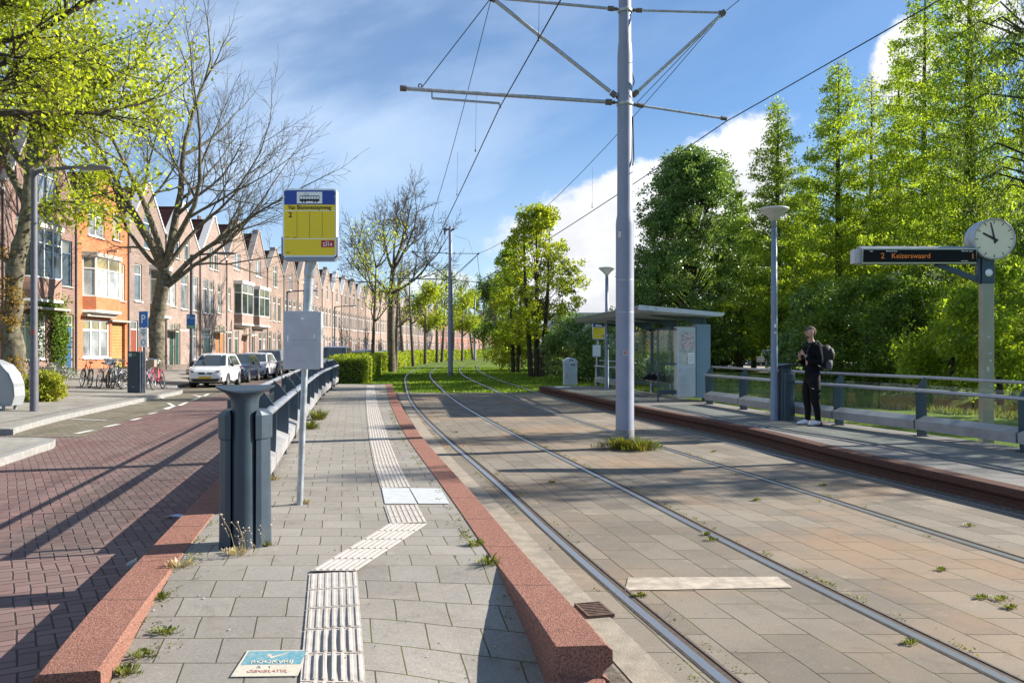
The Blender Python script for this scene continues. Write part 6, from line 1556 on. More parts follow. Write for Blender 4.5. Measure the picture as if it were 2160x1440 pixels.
def leaves(name, C, size, mat_, parent=None, rng=None, flat_=.0, droop=0, asp=.62, thing_args=None):
    """one leaf shaped quad per centre; C (n,3), size scalar or (n,)"""
    n = len(C); rng = rng or np.random.default_rng(1)
    N = rng.normal(size=(n, 3)); N[:, 2] = N[:, 2] * (1 - flat_) + flat_ * 1.6; N /= np.linalg.norm(N, axis=1)[:, None]
    A = rng.normal(size=(n, 3)); A[:, 2] -= droop; A -= N * (A * N).sum(1)[:, None]; A /= np.linalg.norm(A, axis=1)[:, None] + 1e-9
    B = np.cross(N, A); s_ = (np.ones(n) * size * rng.uniform(.45, 1.5, n))[:, None]
    k = .18 * s_ * N
    V = np.stack([C - A * s_ * .5, C + B * s_ * asp * .5 - k * 0 + A * s_ * .05, C + A * s_ * .5, C - B * s_ * asp * .5 + A * s_ * .05], 1)
    V[:, 0] += k; V[:, 2] -= k[:, :]
    return np_mesh(name, V.reshape(-1, 3), np.arange(4 * n).reshape(n, 4), mat_, parent)

def grow(rng, base, dir_, L, r, depth, out_, tips, spread=.62, kids=(3, 5), up=.12, wig=.12, ratio=.68, minr=.006, taper=.45, seg=5, first=.35):
    """recursive limbs: out_ collects (points, radii, depth); tips the twig points"""
    p = Vector(base); d_ = Vector(dir_).normalized(); pts = [p.copy()]; rs = [r]
    for i in range(seg):
        d_ = (d_ + Vector(rng.normal(size=3)) * wig + Vector((0, 0, up))).normalized()
        p = p + d_ * (L / seg); pts.append(p.copy()); rs.append(max(minr, r * (1 - (1 - taper) * (i + 1) / seg)))
    out_.append((pts, rs, depth))
    if depth <= 1: tips += [tuple(q) for q in pts[1:]]
    if depth == 0: return
    n = int(rng.integers(kids[0], kids[1] + 1))
    for k in range(n):
        t_ = first + (1 - first) * (k + rng.uniform(0, .9)) / n; i = min(seg - 1, int(t_ * seg)); f_ = t_ * seg - i
        q = pts[i].lerp(pts[i + 1], min(1, f_)); ax = (pts[i + 1] - pts[i]).normalized()
        o = Vector(rng.normal(size=3)); o = (o - ax * o.dot(ax)).normalized()
        nd = (ax * (1 - spread * .6) + o * spread * rng.uniform(.7, 1.25)).normalized()
        rr = max(minr, rs[i] * rng.uniform(.45, .68)); grow(rng, q, nd, L * ratio * rng.uniform(.75, 1.15) * (1.05 - .35 * t_), rr, depth - 1, out_, tips, spread, kids, up, wig, ratio, minr, taper, max(3, seg - 1), .2)
    grow(rng, pts[-1], d_, L * ratio, rs[-1], depth - 1, out_, tips, spread, kids, up, wig, ratio, minr, taper, max(3, seg - 1), .15)

def limbs(out_, name, m0, parent, sides=(9, 7, 5, 4, 3, 3)):
    m_ = MB(); top = max(o[2] for o in out_)
    for pts, rs, dp in out_: m_.tube(pts, rs, sides[min(top - dp, len(sides) - 1)], caps=False)
    return m_.build(name, m0, parent)

def tree(x, y, z, label, seed, trunk_pts, trunk_r, mains, depth=3, leaf=None, lsize=.09, per=3, jit=.35, bark=None, name='tree', keep=1.0, cat='tree', group=None, flt=None, **kw):
    """trunk_pts local; mains = [(trunk index, direction, length, radius)]"""
    rng = np.random.default_rng(seed); t = thing(name, label, cat, (x, y, z), 0, group)
    out_, tips = [], []
    for ti, d_, L, r in mains: grow(rng, trunk_pts[ti], d_, L, r, depth, out_, tips, **kw)
    m_ = MB()
    if trunk_r[1] > .29:                                            # gnarled trunk of an old tree
        from mathutils import noise as mn
        N_ = 46; P_, R_ = [], []
        for i in range(N_):
            f_ = i / (N_ - 1) * (len(trunk_pts) - 1); a = min(int(f_), len(trunk_pts) - 2); u_ = f_ - a
            P_.append(Vector(trunk_pts[a]).lerp(Vector(trunk_pts[a + 1]), u_)); R_.append(trunk_r[a] * (1 - u_) + trunk_r[a + 1] * u_)
        m_.tube(P_, R_, 26)
        for i in range(N_ * 26):
            v = Vector(m_.v[i]); c_ = P_[i // 26]; d_ = v - c_; q = v * 1.6 + Vector((seed, 0, 0)); fac_ = 1 + .22 * mn.noise(q) + .14 * mn.noise(q * 2.7) + .07 * mn.noise(q * 6)
            fac_ += .25 * max(0, mn.noise(Vector((v.x * 1.2, v.y * 1.2, v.z * .9 + seed)))) * (1 if v.z < 4 else 0)
            m_.v[i] = tuple(c_ + d_ * fac_)
    else: m_.tube(trunk_pts, trunk_r, 14)
    top = depth; sides = (8, 6, 5, 4, 3)
    for pts, rs, dp in out_: m_.tube(pts, rs, sides[min(top - dp, 4)], caps=False)
    m_.build('trunk', bark or BARK, t)
    if leaf:
        T = np.array(tips); T = T[rng.random(len(T)) < keep]
        C = np.repeat(T, per, 0) + rng.normal(size=(len(T) * per, 3)) * jit * .5
        if flt is not None: C = C[flt(C)]
        leaves('crown', C, lsize, leaf, t, rng)
    return t

# A. young leaved street tree at the left edge
X, Y, z = -15.6, 27.0, .14
tree(X, Y, z, 'large lime green street tree with mossy trunk at the left edge, beside the bicycle drum', 11,
    [(0, 0, -.1), (-.05, 0, .5), (-.25, 0, 2.2), (-.1, 0, 4.2), (.25, .1, 6.0), (.3, .1, 7.2), (.35, .1, 8.6)], [.38, .30, .26, .26, .21, .17, .12],
    [(4, (-.6, .1, .8), 3.4, .15), (4, (.25, -.2, 1), 3.4, .15), (5, (.8, .1, .5), 2.3, .10), (5, (-.5, -.5, .7), 3.0, .12), (6, (.3, .3, .9), 3.2, .12), (6, (-.3, .1, 1), 3.2, .12), (4, (.8, -.3, -.05), 2.3, .07), (6, (.7, .0, .7), 3.0, .1), (3, (-.7, -.3, .5), 2.4, .09), (6, (.9, -.1, .45), 2.9, .09)],
    depth=3, leaf=LF_LIME, lsize=.12, per=5, jit=.5, bark=BARKL, name='street_tree', group='street trees along the left sidewalk', up=.05, ratio=.62, kids=(3, 5))
# boughs of a tree standing just outside the left edge
tree(-13.2, 17.5, .12, 'lime leaved tree whose dark boughs reach in at the top left corner', 23,
    [(0, 0, -.1), (0, 0, 2), (.1, 0, 4.5), (.3, .1, 6.2), (.4, .1, 7.5)], [.36, .32, .28, .22, .16],
    [(3, (.95, .3, .35), 3.0, .13), (3, (.7, .1, .75), 3.3, .13), (4, (.3, .3, 1), 3.2, .12), (4, (.8, .55, .45), 3.1, .10), (4, (-.5, .2, .9), 3, .1), (3, (.4, .8, .4), 3.6, .1)],
    depth=3, leaf=LF_LIME, lsize=.10, per=5, jit=.45, bark=BARKD, name='street_tree', group='street trees along the left sidewalk', up=.03, kids=(3, 5))
# B. the bare tree
X, Y = X_(330, 38.5), 38.5
tree(X, Y, .2, 'big bare grey barked tree with wide spreading limbs in front of the brown houses', 7,
    [(-.25, 0, -.1), (-.12, 0, .4), (.05, 0, 1.4), (0, 0, 2.6), (.25, 0, 4.1), (.35, 0, 5.0)], [.50, .37, .31, .32, .29, .30],
    [(5, (-.62, 0, 1.3), 5.6, .23), (5, (.12, .1, 1.3), 6.2, .22), (4, (.95, -.1, .78), 4.6, .14), (5, (-.1, -.3, 1.3), 5.4, .17), (5, (.5, -.2, 1.1), 5.6, .16), (5, (-.95, .2, .9), 4.2, .12), (4, (1.0, .1, .5), 4.6, .11), (5, (.6, .2, 1.0), 4.8, .12)],
    depth=4, leaf=None, bark=BARKL, name='bare_tree', group='street trees along the left sidewalk', up=.06, spread=.56, kids=(3, 4), ratio=.65, wig=.11, minr=.0075)
# C. mid distance bare tree at the hedge
tree(X_(826, 62), 62, 0, 'slim tall almost bare tree rising from the hedge left of the second mast', 31,
    [(0, 0, -.1), (0, 0, 1.2), (-.05, 0, 3.2), (.0, 0, 5.6), (.1, 0, 7.4)], [.36, .28, .26, .24, .18],
    [(3, (-.8, 0, .7), 3.6, .12), (3, (.85, .1, .55), 3.6, .12), (4, (.15, .1, 1), 3.4, .14), (4, (-.5, .2, 1), 3.2, .12), (4, (.55, -.2, .9), 3.4, .12), (3, (-.95, -.1, .35), 3.4, .09), (4, (.2, -.4, 1), 3.0, .1), (3, (.4, .5, .7), 3, .1)],
    depth=4, leaf=None, bark=BARK, name='bare_tree', group='trees growing along the hedge', up=.06, kids=(3, 4), ratio=.62, minr=.013, wig=.1)
GH = 'trees growing along the hedge'
def small_tree(px, Y, h, label, seed, leaf, dens=3, lean=0, r=.12, cr=1.6, lsz=.16, keep=1, z=0, dep=2, crown0=.35, grp=GH, per=None):
    x = X_(px, Y)
    pts = [(0, 0, -.1), (lean * .3, 0, h * .2), (lean * .6, 0, h * .45), (lean * .9, 0, h * .7), (lean, 0, h * .92)]
    rng = np.random.default_rng(seed); mains = []
    for k in range(9):
        a = k * 2.4; ti = 2 + (k % 3) if crown0 > .3 else 1 + k % 4
        mains.append((ti, (math.cos(a), math.sin(a), .7), cr * (1.1 - .15 * ti / 2), r * .45))
    return tree(x, Y, z, label, seed, pts, [r * 1.2, r, r * .85, r * .6, r * .3], mains, depth=dep, leaf=leaf, lsize=lsz, per=dens, jit=.6, bark=BARK, name='small_tree', group=grp, keep=keep, minr=.012, kids=(3, 4), ratio=.62)
small_tree(783, 54, 7.4, 'young tree with loose dusty green leaves hanging over the hedge end', 41, LF_LIME, 3, .3, .11, 2.4, .13, .75)
small_tree(955, 125, 10, 'sparse pale tree left of the farthest mast', 144, LF_WIL, 3, .3, .2, 2.6, .24, .6)
small_tree(834, 70, 7.5, 'thin bare trunk just right of the tall bare tree', 42, LF_YOUNG, 1, .2, .16, 1.2, .15, .2)
small_tree(852, 80, 8.5, 'slim leaning sparse tree, second right of the tall bare tree', 43, LF_YOUNG, 1, -.5, .16, 1.4, .15, .3)
small_tree(872, 84, 9, 'slim sparse tree with forked top, third right of the tall bare tree', 44, LF_YOUNG, 1, -.4, .16, 1.5, .15, .3)
small_tree(897, 96, 7.6, 'bright yellow green rounded tree behind the hedge, left of the second mast', 45, LF_YOUNG, 9, 0, .18, 1.9, .22, 1, crown0=.5)
small_tree(922, 108, 10, 'tall sparse olive green tree just left of the second mast', 46, LF_META, 2, 0, .2, 2.2, .2, .6)
small_tree(932, 112, 10, 'tall sparse grey green tree right behind the second mast', 52, LF_META, 2, .4, .2, 2.2, .2, .5)
small_tree(975, 120, 7.6, 'bright yellow green rounded tree between the two far masts', 47, LF_YOUNG, 9, 0, .18, 2.2, .24, 1, crown0=.5)
small_tree(998, 135, 9, 'leaning sparse green tree next to the farthest mast', 48, LF_META, 3, -.8, .18, 2.2, .24, .8)
small_tree(1020, 175, 12, 'far rounded olive green tree at the end of the tracks', 49, LF_WIL, 8, 0, .3, 4.0, .35, 1)
small_tree(1045, 150, 12, 'far grey green tree rising behind the right hand grove', 50, LF_WIL, 8, 0, .3, 4.0, .33, 1)

# ------------------------------------------------------------ right hand trees
def clump_crown(name, parent, rng, blobs, n, size, mt, flat_=0, thin=.35, droop=0, asp=.62):
    """leaf shells over many small lobes: uneven outline, gaps, depth"""
    C = []
    wsum = sum(b[3] ** 2 for b in blobs)
    for cx_, cy_, cz_, r in blobs:
        k = max(8, int(n * r * r / wsum * rng.uniform(.5, 1.5))); ns = 9; S = rng.normal(size=(ns, 3)); S /= np.linalg.norm(S, axis=1)[:, None]; S *= r * rng.uniform(.45, 1.15, (ns, 1))
        pick = S[rng.integers(0, ns, k)]; D = rng.normal(size=(k, 3)); D /= np.linalg.norm(D, axis=1)[:, None]
        q = r * .5 * (1 - thin * rng.random(k)) * (1 + .25 * rng.normal(size=k)); P_ = pick + D * q[:, None]; P_[:, 2] = P_[:, 2] * .8 - .06 * r * rng.random(k)
        C.append(np.array([cx_, cy_, cz_]) + P_)
    return leaves(name, np.concatenate(C), size, mt, parent, rng, flat_, droop, asp)
def lobes(rng, n, cx_, cy_, z0, z1, prof, r0, r1):
    out_ = []
    for _ in range(n):
        t_ = rng.random(); zz = z0 + (z1 - z0) * t_; a = rng.random() * 2 * math.pi; rad = prof(t_) * math.sqrt(rng.uniform(.25, 1)); 
        out_.append((cx_ + math.cos(a) * rad, cy_ + math.sin(a) * rad, zz, rng.uniform(r0, r1)))
    return out_
def broad(px, Y, h, cr, z0, label, seed, mt, n, size, trunk=.2, bark=None, nl=60, lr=(.5, 1.1), name='tree', group=None, prof=None, cat='tree', x=None, z=-.05, trunks=1):
    rng = np.random.default_rng(seed); x = X_(px, Y) if x is None else x; t = thing(name, label, cat, (x, Y, z), 0, group)
    m_ = MB()
    bl = lobes(rng, nl, 0, 0, z0, h, prof or (lambda t_: cr * (math.sin(math.pi * min(1, .12 + t_ * .86)) ** .55)), *lr)
    for k in range(trunks):
        o = (k - (trunks - 1) / 2) * .35
        m_.tube([(o, 0, -.1), (o * 1.4, .05, h * .25), (o * 2.0, 0, h * .55), (o * 2.2, 0, h * .85)], [trunk * 1.25, trunk, trunk * .7, trunk * .2], 10)
    for b in bl[::2]:
        zz = max(.2, b[2] * .62); m_.tube([(0, 0, zz), (b[0] * .45, b[1] * .45, (zz + b[2]) / 2 + .1), (b[0] * .95, b[1] * .95, b[2])], [trunk * .16, trunk * .10, .010], 5, caps=False)
    m_.build('trunk', bark or BARKD, t)
    clump_crown('crown', t, rng, bl, n, size, mt)
    return t
broad(1132, 51.5, 10.4, 3.0, 2.4, 'bright yellow green tree with several trunks on the grass right of the tracks', 61, LF_LIME, 24000, .135, .14, nl=120, lr=(.25, .6), trunks=3, name='broadleaf_tree', bark=BARKD, prof=lambda t_: 3.5 * (1 - t_) ** .55 * min(1, .35 + 2.2 * t_))
broad(1088, 60, 9.5, 2.3, 1.6, 'green two stemmed tree left of the bright multi trunk tree', 62, LF_META, 14000, .14, .13, nl=80, lr=(.25, .55), trunks=2, name='broadleaf_tree', prof=lambda t_: 2.6 * (1 - t_) ** .5 * min(1, .4 + 2 * t_))
broad(1060, 76, 5.5, 2.4, .3, 'dark shrub mass at the foot of the far right trees', 63, LF_SHRUB, 9000, .2, .1, nl=30, name='shrub', cat='shrub')
broad(1096, 66, 3.4, 1.8, .3, 'bright green low shrub behind the two stemmed tree', 64, LF_YEL, 6000, .16, .08, nl=24, name='shrub', cat='shrub')
broad(1218, 44, 3.1, 1.7, .4, 'dark green shrub behind the pale service cabinet', 65, LF_DARK, 14000, .12, .1, nl=42, lr=(.4, .8), name='shrub', cat='shrub')
broad(1296, 47, 2.7, 1.6, .4, 'dark green bush behind the distant stop sign', 66, LF_DARK, 12000, .14, .12, nl=36, name='shrub', cat='shrub')
broad(1178, 56, 2.3, 1.6, .1, 'dry beige reed bed left of the service cabinet', 67, LF_REED, 7000, .22, .04, nl=30, lr=(.3, .6), name='reeds', cat='reeds')
broad(1462, 58, 14.8, 5.2, 1.6, 'large dark blue green leaved tree above the shelter roof', 68, LF_DARK, 90000, .17, .30, nl=260, lr=(.45, 1.1), name='broadleaf_tree', bark=BARKD, prof=lambda t_: 4.3 * (math.sin(math.pi * min(1, .3 + t_ * .68)) ** .6))
broad(1500, 70, 11.0, 4.5, .8, 'mid green tree filling the gap behind the shelter', 69, LF_SHRUB, 26000, .22, .3, nl=80, lr=(.7, 1.3), name='broadleaf_tree')

def meta(px, Y, h, cr, label, seed, mt=None, n=52000, z0=2.0, size=.15, x=None, z=-.1, tr=.24):
    """upright conifer-like tree: straight trunk, tiers of rising boughs with feathery sprays"""
    rng = np.random.default_rng(seed); x = X_(px, Y) if x is None else x; t = thing('feathery_tree', label, 'tree', (x, Y, z), 0, 'tall feathery trees beyond the ditch')
    m_ = MB(); m_.tube([(0, 0, -.2), (0, 0, .6), (.05, 0, h * .3), (0, .05, h * .65), (.04, 0, h * .99)], [tr * 1.6, tr * 1.1, tr * .85, tr * .5, .02], 10)
    C = []; nb = int(h * 6.5)
    for k in range(nb):
        t_ = (k + rng.random()) / nb; zz = z0 + (h - z0) * t_; a = k * 2.4 + rng.normal() * .3
        L = cr * (1 - t_) ** .72 * rng.uniform(.45, 1.25) * min(1, .6 + t_ * 3) + .25; up = .55 + .25 * t_
        d_ = Vector((math.cos(a), math.sin(a), up * .8)).normalized(); e = Vector((0, 0, 1))
        pts = [Vector((0, 0, zz)) + d_ * L * s_ + Vector((0, 0, -.28 * L * s_ * s_)) for s_ in (0, .35, .7, 1)]
        m_.tube(pts, [max(.02, tr * .28 * (1 - t_)), .022, .014, .006], 4, caps=False)
        m = max(10, int(n / nb * (L / (cr * .62)) ** 1.25)); nc = 6; cen = rng.random(nc) ** .7; s_ = np.clip(cen[rng.integers(0, nc, m)] + rng.normal(size=m) * .07, .03, 1.06)
        side = np.array([-math.sin(a), math.cos(a), 0]); bp = np.array([list(pts[0].lerp(pts[-1], float(q)) + Vector((0, 0, .28 * L * q * (1 - q)))) for q in s_])
        w_ = (.18 + .30 * L * .5 * (1 - s_) + .1) ; C.append(bp + side * ((rng.normal(size=m) * .75 + np.sin(s_ * 31 + k) * .6) * w_)[:, None] + np.stack([rng.normal(size=m) * .07, rng.normal(size=m) * .07, rng.normal(size=m) * .13 - .10 - .10 * rng.random(m)], 1))
    m_.build('trunk', BARKD, t); leaves('crown', np.concatenate(C), size, mt or LF_META, t, rng, .25, .5, .42)
    return t
meta(1640, 52, 17.0, 4.4, 'feathery conical tree behind the platform lamp, shorter of the front pair', 71)
meta(1768, 47, 17.6, 4.3, 'tallest slender feathery tree, straight trunk, centre of the right grove', 72)
meta(1838, 56, 19.8, 4.2, 'sunlit yellow green feathery tree just right of the tallest slender one', 73, LF_LIME, 30000)
meta(1950, 44, 21, 5.2, 'broad feathery tree whose top leaves the frame above the departure board', 74, n=66000)
meta(2045, 38, 20, 4.6, 'thick trunked feathery tree directly behind the clock', 75, n=58000, tr=.36)
meta(1560, 66, 13, 3.8, 'background feathery tree above the gap right of the shelter', 76, n=26000, size=.2)
meta(1702, 60, 14.0, 3.2, 'feathery tree between the two slender front ones, set back', 130, n=30000, size=.18)
meta(1895, 54, 21, 4.2, 'feathery tree set back above the centre of the departure board', 131, n=36000, size=.17)
meta(2200, 50, 20, 4.5, 'feathery tree at the right edge of the photo', 77, n=30000, size=.18)
# drooping willow like tree at the right edge
rng = np.random.default_rng(9); t = thing('willow', 'drooping grey green tree at the far right edge beside the clock', 'tree', (19.5, 31.5, -.1))
m_ = MB(); m_.tube([(0, 0, -.2), (.2, 0, 4), (.4, .2, 9), (.3, 0, 14)], [.45, .38, .28, .12], 10); C = []
for k in range(260):
    a = rng.random() * 6.28; rr = rng.uniform(.6, 3.8); zz = rng.uniform(7, 17) - rr * .35; px_, py_ = math.cos(a) * rr, math.sin(a) * rr
    if k % 4 == 0: m_.tube([(.3, .1, min(13, zz)), (px_ * .6, py_ * .6, zz + .6), (px_, py_, zz)], [.06, .03, .01], 4, caps=False)
    Ls = rng.uniform(1.5, 4.5); m = int(Ls * 42); s_ = rng.random(m); C.append(np.stack([px_ + rng.normal(size=m) * .10 + s_ * .2, py_ + rng.normal(size=m) * .10, zz - s_ * Ls], 1))
m_.build('trunk', BARKD, t); leaves('crown', np.concatenate(C), .13, LF_WIL, t, rng, 0, 2.5, .3)
# trees standing right of the frame, they throw the shade on the platform and tracks
meta(0, 21.5, 12, 2.6, 'feathery tree standing just beyond the right edge of the view', 78, x=17.5, n=13000, z0=3.0)
meta(0, 15.8, 12.5, 2.8, 'feathery tree outside the right edge, nearer the camera', 79, x=18.8, n=9000, z0=3.6)
meta(0, 31, 15, 3.4, 'feathery tree shading the shelter from beyond the ditch', 80, x=27, n=9000, z0=3.5)
# understory shrubs beyond the ditch
def us(px, Y, h, cr, label, seed, mt=LF_SHRUB, n=16000, size=.13, nl=44, z=-.05):
    return broad(px, Y, h, cr, .25, label, seed, mt, n, size, .09, nl=nl, lr=(.35, .8), name='shrub', group='shrubs below the feathery trees', cat='shrub', z=z)
for px_, Y_, h_, cr_, sd_, lb_ in ((1590, 74, 11, 4.5, 121, 'light green background tree left of the platform lamp'), (1700, 70, 11.5, 4.5, 122, 'light green background tree right of the platform lamp'), (1815, 68, 11.5, 4.8, 123, 'light green background tree above the departure board end'), (1920, 62, 11.5, 4.8, 124, 'light green background tree above the middle of the departure board'), (2020, 56, 11.5, 4.6, 125, 'light green background tree behind the clock'), (2120, 52, 11.5, 4.6, 126, 'light green background tree right of the clock')):
    broad(px_, Y_, h_, cr_, 1.5, lb_, sd_, LF_META, 26000, .22, .2, nl=90, lr=(.5, 1.2), name='background_tree', group='background trees of the park')
us(1730, 41, 4.8, 2.1, 'dark shrub behind the waiting man, left of the departure board', 91, LF_DARK)
us(1830, 38, 4.6, 2.2, 'dense dark green shrub below the left end of the departure board', 92, LF_SHRUB)
us(1925, 35, 4.4, 2.1, 'dense green shrub below the middle of the departure board', 93, LF_SHRUB)
us(2010, 31, 3.2, 1.7, 'light leaved shrub just left of the clock post', 94, LF_META, 12000)
us(2110, 28, 4.4, 1.7, 'bright leafed shrub at the right edge right of the clock post', 95, LF_META, 14000)
us(2180, 33, 6.5, 2.4, 'tall dark shrub closing the right edge', 96, LF_DARK, 18000)
us(2070, 40, 6.0, 2.6, 'dark bush mass behind the clock post', 97, LF_DARK, 18000)
us(1970, 45, 5.5, 2.8, 'dark bush behind the departure board shrubs', 98, LF_DARK, 16000, .16)
us(1850, 52, 5.5, 3.0, 'deep shade bush in the middle of the grove', 99, LF_DARK, 14000, .18)
us(1700, 70, 5.5, 3.2, 'far shrub closing the view behind the park cars', 100, LF_DARK, 10000, .22)
us(1665, 96, 9, 5.0, 'far dark trees edge beyond the park road', 101, LF_DARK, 12000, .34)
us(1560, 112, 9, 5.5, 'far dark thicket left of the park cars', 102, LF_DARK, 12000, .36)
us(1480, 96, 9, 5.5, 'far thicket seen through the shelter glass', 103, LF_SHRUB, 12000, .34)
us(1790, 88, 9, 5.5, 'far thicket behind the grove', 104, LF_DARK, 12000, .34)
us(1920, 75, 9, 5.5, 'far thicket on the right behind the feathery trunks', 105, LF_DARK, 12000, .32)
us(2080, 62, 10, 5.5, 'far thicket at the right edge behind the trees', 106, LF_DARK, 14000, .3)
us(2200, 48, 10, 4.0, 'thicket just outside the right edge', 107, LF_DARK, 10000, .3)
us(1395, 54, 6.5, 3.0, 'dark leafy bush rising behind the shelter roof', 132, LF_DARK, 18000, .15)
us(1400, 62, 4.0, 2.8, 'green shrub seen through the shelter back glass', 108, LF_SHRUB, 12000, .16)
us(1350, 70, 6.0, 3.2, 'olive shrub behind the near mast', 109, LF_WIL, 9000, .2)
# white blossom tree in the middle of the grove
t = broad(1950, 37.5, 5.2, 1.6, 1.2, 'small tree with white blossom left of the clock post', 110, LF_SHRUB, 6000, .13, .08, nl=26, lr=(.3, .6), name='blossom_tree')
rng = np.random.default_rng(12); clump_crown('blossom', t, rng, lobes(rng, 22, 0, 0, 1.8, 5.3, lambda t_: 1.6, .15, .35), 1600, .10, FLW)

# left side plants
def vine():
    t = thing('climbing_plant', 'green climbing plant hanging beside the blue front door', 'climbing plant', (-20.7, 38.6, .4))
    rng = np.random.default_rng(4); m_ = MB(); m_.tube([(.1, 0, 0), (.15, .1, 1.5), (.1, -.1, 3.1)], .025, 5); m_.tube([(.1, -.1, 3), (.2, -1.8, 3.3)], .02, 5); m_.build('stem', BARK, t)
    C = np.concatenate([rng.normal(size=(2600, 3)) * np.array([.13, .28, .75]) + np.array([.25, .1, 1.9]), rng.normal(size=(900, 3)) * np.array([.12, .6, .22]) + np.array([.3, -1.0, 3.3]), rng.normal(size=(600, 3)) * np.array([.12, .16, .8]) + np.array([.3, -2.0, 2.2])])
    leaves('foliage', C, .12, LF_SHRUB, t, rng)
vine()
def bush(px, py, r, h, label, mt, n, size, seed, name='bush', dz=0, mix=None):
    X, Y, z = gw(px, py); rng = np.random.default_rng(seed)
    bl = [(rng.normal() * r * .45, rng.normal() * r * .3, abs(rng.normal()) * h * .35 + .15, rng.uniform(.2, .4) * r) for _ in range(26)]
    t = thing(name, label, name, (X, Y, z)); clump_crown('foliage', t, rng, bl, n, size, mt)
    if mix: clump_crown('flowers', t, rng, bl, n // 6, size * .8, mix)
    m_ = MB()
    for b in bl[:8]: m_.tube([(0, 0, 0), (b[0], b[1], b[2])], .012, 4)
    m_.build('stem', BARK, t)
bush(88, 846, .85, .75, 'yellow leaved low bush behind the near lamp post', LF_YEL, 6500, .075, 1)
bush(100, 793, .9, .8, 'green flowering garden plants before the purple brown house', LF_SHRUB, 2600, .09, 2, name='garden_plant')
bush(118, 797, .9, .5, 'silvery grey garden plant at the steps of the blue door', leaf_mat('silver leaves', (.36, .38, .36), (.3, .32, .32), .2), 2600, .08, 3, name='garden_plant')
bush(262, 795, .6, .7, 'green plant between the bicycles and the orange house', LF_YEL, 1500, .08, 5, name='garden_plant')
# ochre tufts on the trunk of the left tree
rng = np.random.default_rng(77); C = []
for zz, xx in ((.4, .28), (.9, .3), (1.2, .26), (2.5, .05), (2.75, -.35), (3.0, .1), (3.25, -.3), (3.4, .2), (3.6, -.35), (3.7, .0), (1.9, -.4), (4.6, -.2), (3.1, .25), (2.4, .15)):
    C.append(rng.normal(size=(130, 3)) * np.array([.14, .12, .11]) + np.array([-15.75 + xx, 26.72, zz + .1]))
o = leaves('trunk_tufts', np.concatenate(C), .075, LF_RUST, None, rng); tag(o, 'ochre leafy tufts sprouting from the trunk of the left street tree', 'tufts', kind='stuff')

# hedge: clipped block following the tracks
def hedge(ya, yb, label, n, size, h=1.3):
    t = thing('hedge', label, 'hedge', (0, 0, -.03), 0, 'clipped hedge along the tracks'); rng = np.random.default_rng(int(ya))
    ys = list(np.arange(ya, yb, 2.0)) + [yb]; m_ = MB(); vs = []
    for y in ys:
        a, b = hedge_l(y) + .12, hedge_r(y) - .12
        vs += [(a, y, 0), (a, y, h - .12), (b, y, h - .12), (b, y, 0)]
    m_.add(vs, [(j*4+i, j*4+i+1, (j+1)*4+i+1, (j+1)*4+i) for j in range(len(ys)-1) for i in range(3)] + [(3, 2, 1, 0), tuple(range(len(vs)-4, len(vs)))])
    m_.build('inner_block', mat('hedge inside', (.03, .04, .015), .95, 0, .4, 8), t)  # solid dark block filling the hedge behind its leaves
    y = rng.uniform(ya, yb, n); f_ = rng.random(n); a = np.array([hedge_l(q) for q in y]); b = np.array([hedge_r(q) for q in y]); d_ = rng.normal(size=n) * .05
    X = np.where(f_ < .38, b + d_, np.where(f_ < .75, a + (b - a) * rng.random(n), a + d_)); Z = np.where((f_ >= .38) & (f_ < .75), h + d_, h * rng.random(n) ** .8)
    C = np.stack([X, y, Z], 1); wob = .05 * np.sin(y * 1.7) + .04 * np.sin(y * 4.1); C[:, 2] += wob * (C[:, 2] > h * .7)
    m = max(200, int(n * .10)); e = np.stack([hedge_l(ya) + rng.random(m) * 1.6, np.full(m, ya) + rng.normal(size=m) * .05, rng.random(m) * h], 1)
    leaves('foliage', np.concatenate([C, e]), size, LF_HEDGE, t, rng)
hedge(36.2, 50, 'near block of clipped hedge at the end of the left platform', 26000, .085)
hedge(50, 92, 'long middle run of clipped hedge left of the grass track', 26000, .13)
hedge(92, 205, 'far run of clipped hedge curving to the right', 24000, .22, 1.4)

# grass
rng = np.random.default_rng(3)
def blades(name, P, h, label, mt=GRS, wdt=.012, lean=.5):
    n = len(P); a = rng.random(n) * 6.28; H_ = h * rng.uniform(.5, 1.3, n); w_ = np.stack([np.cos(a), np.sin(a), 0 * a], 1) * wdt * (1 + P[:, 1:2] / 25); l = rng.normal(size=(n, 3)) * lean * H_[:, None]; l[:, 2] = H_
    V = np.stack([P - w_, P + w_, P + l], 1).reshape(-1, 3); o = np_mesh(name, V, np.arange(3 * n).reshape(n, 3), mt); return tag(o, label, kind='stuff')
y = rng.uniform(33.2, 75, 70000) ** 1.0; x = np.array([rail1(q) for q in y]) + rng.uniform(-1.8, 12, len(y)); k = np.ones(len(y), bool)
for o_ in (0, 1.46, 3.55, 5.0): k &= np.abs(x - np.array([rail1(q) for q in y]) - o_) > .12
k &= ~((x > 0) & (y < 34)); k &= x < np.array([ditch_n(q) for q in y]) - .2
blades('track_grass', np.stack([x[k], y[k], np.full(k.sum(), -.03)], 1), .085, 'grass growing between the rails beyond the paving', wdt=.012)
y = rng.uniform(34, 62, 20000); x = np.array([ditch_f(q) for q in y]) + rng.uniform(.2, 12, len(y))
blades('lawn_grass', np.stack([x, y, np.full(len(x), -.1)], 1), .10, 'sunlit lawn grass beyond the ditch')
y = rng.uniform(8, 46, 16000); x = np.where(rng.random(len(y)) < .5, np.array([ditch_n(q) for q in y]) + rng.normal(size=len(y)) * .4 - .1, np.array([rrail(q) + .5 for q in y]) + rng.random(len(y)) * 1.5)
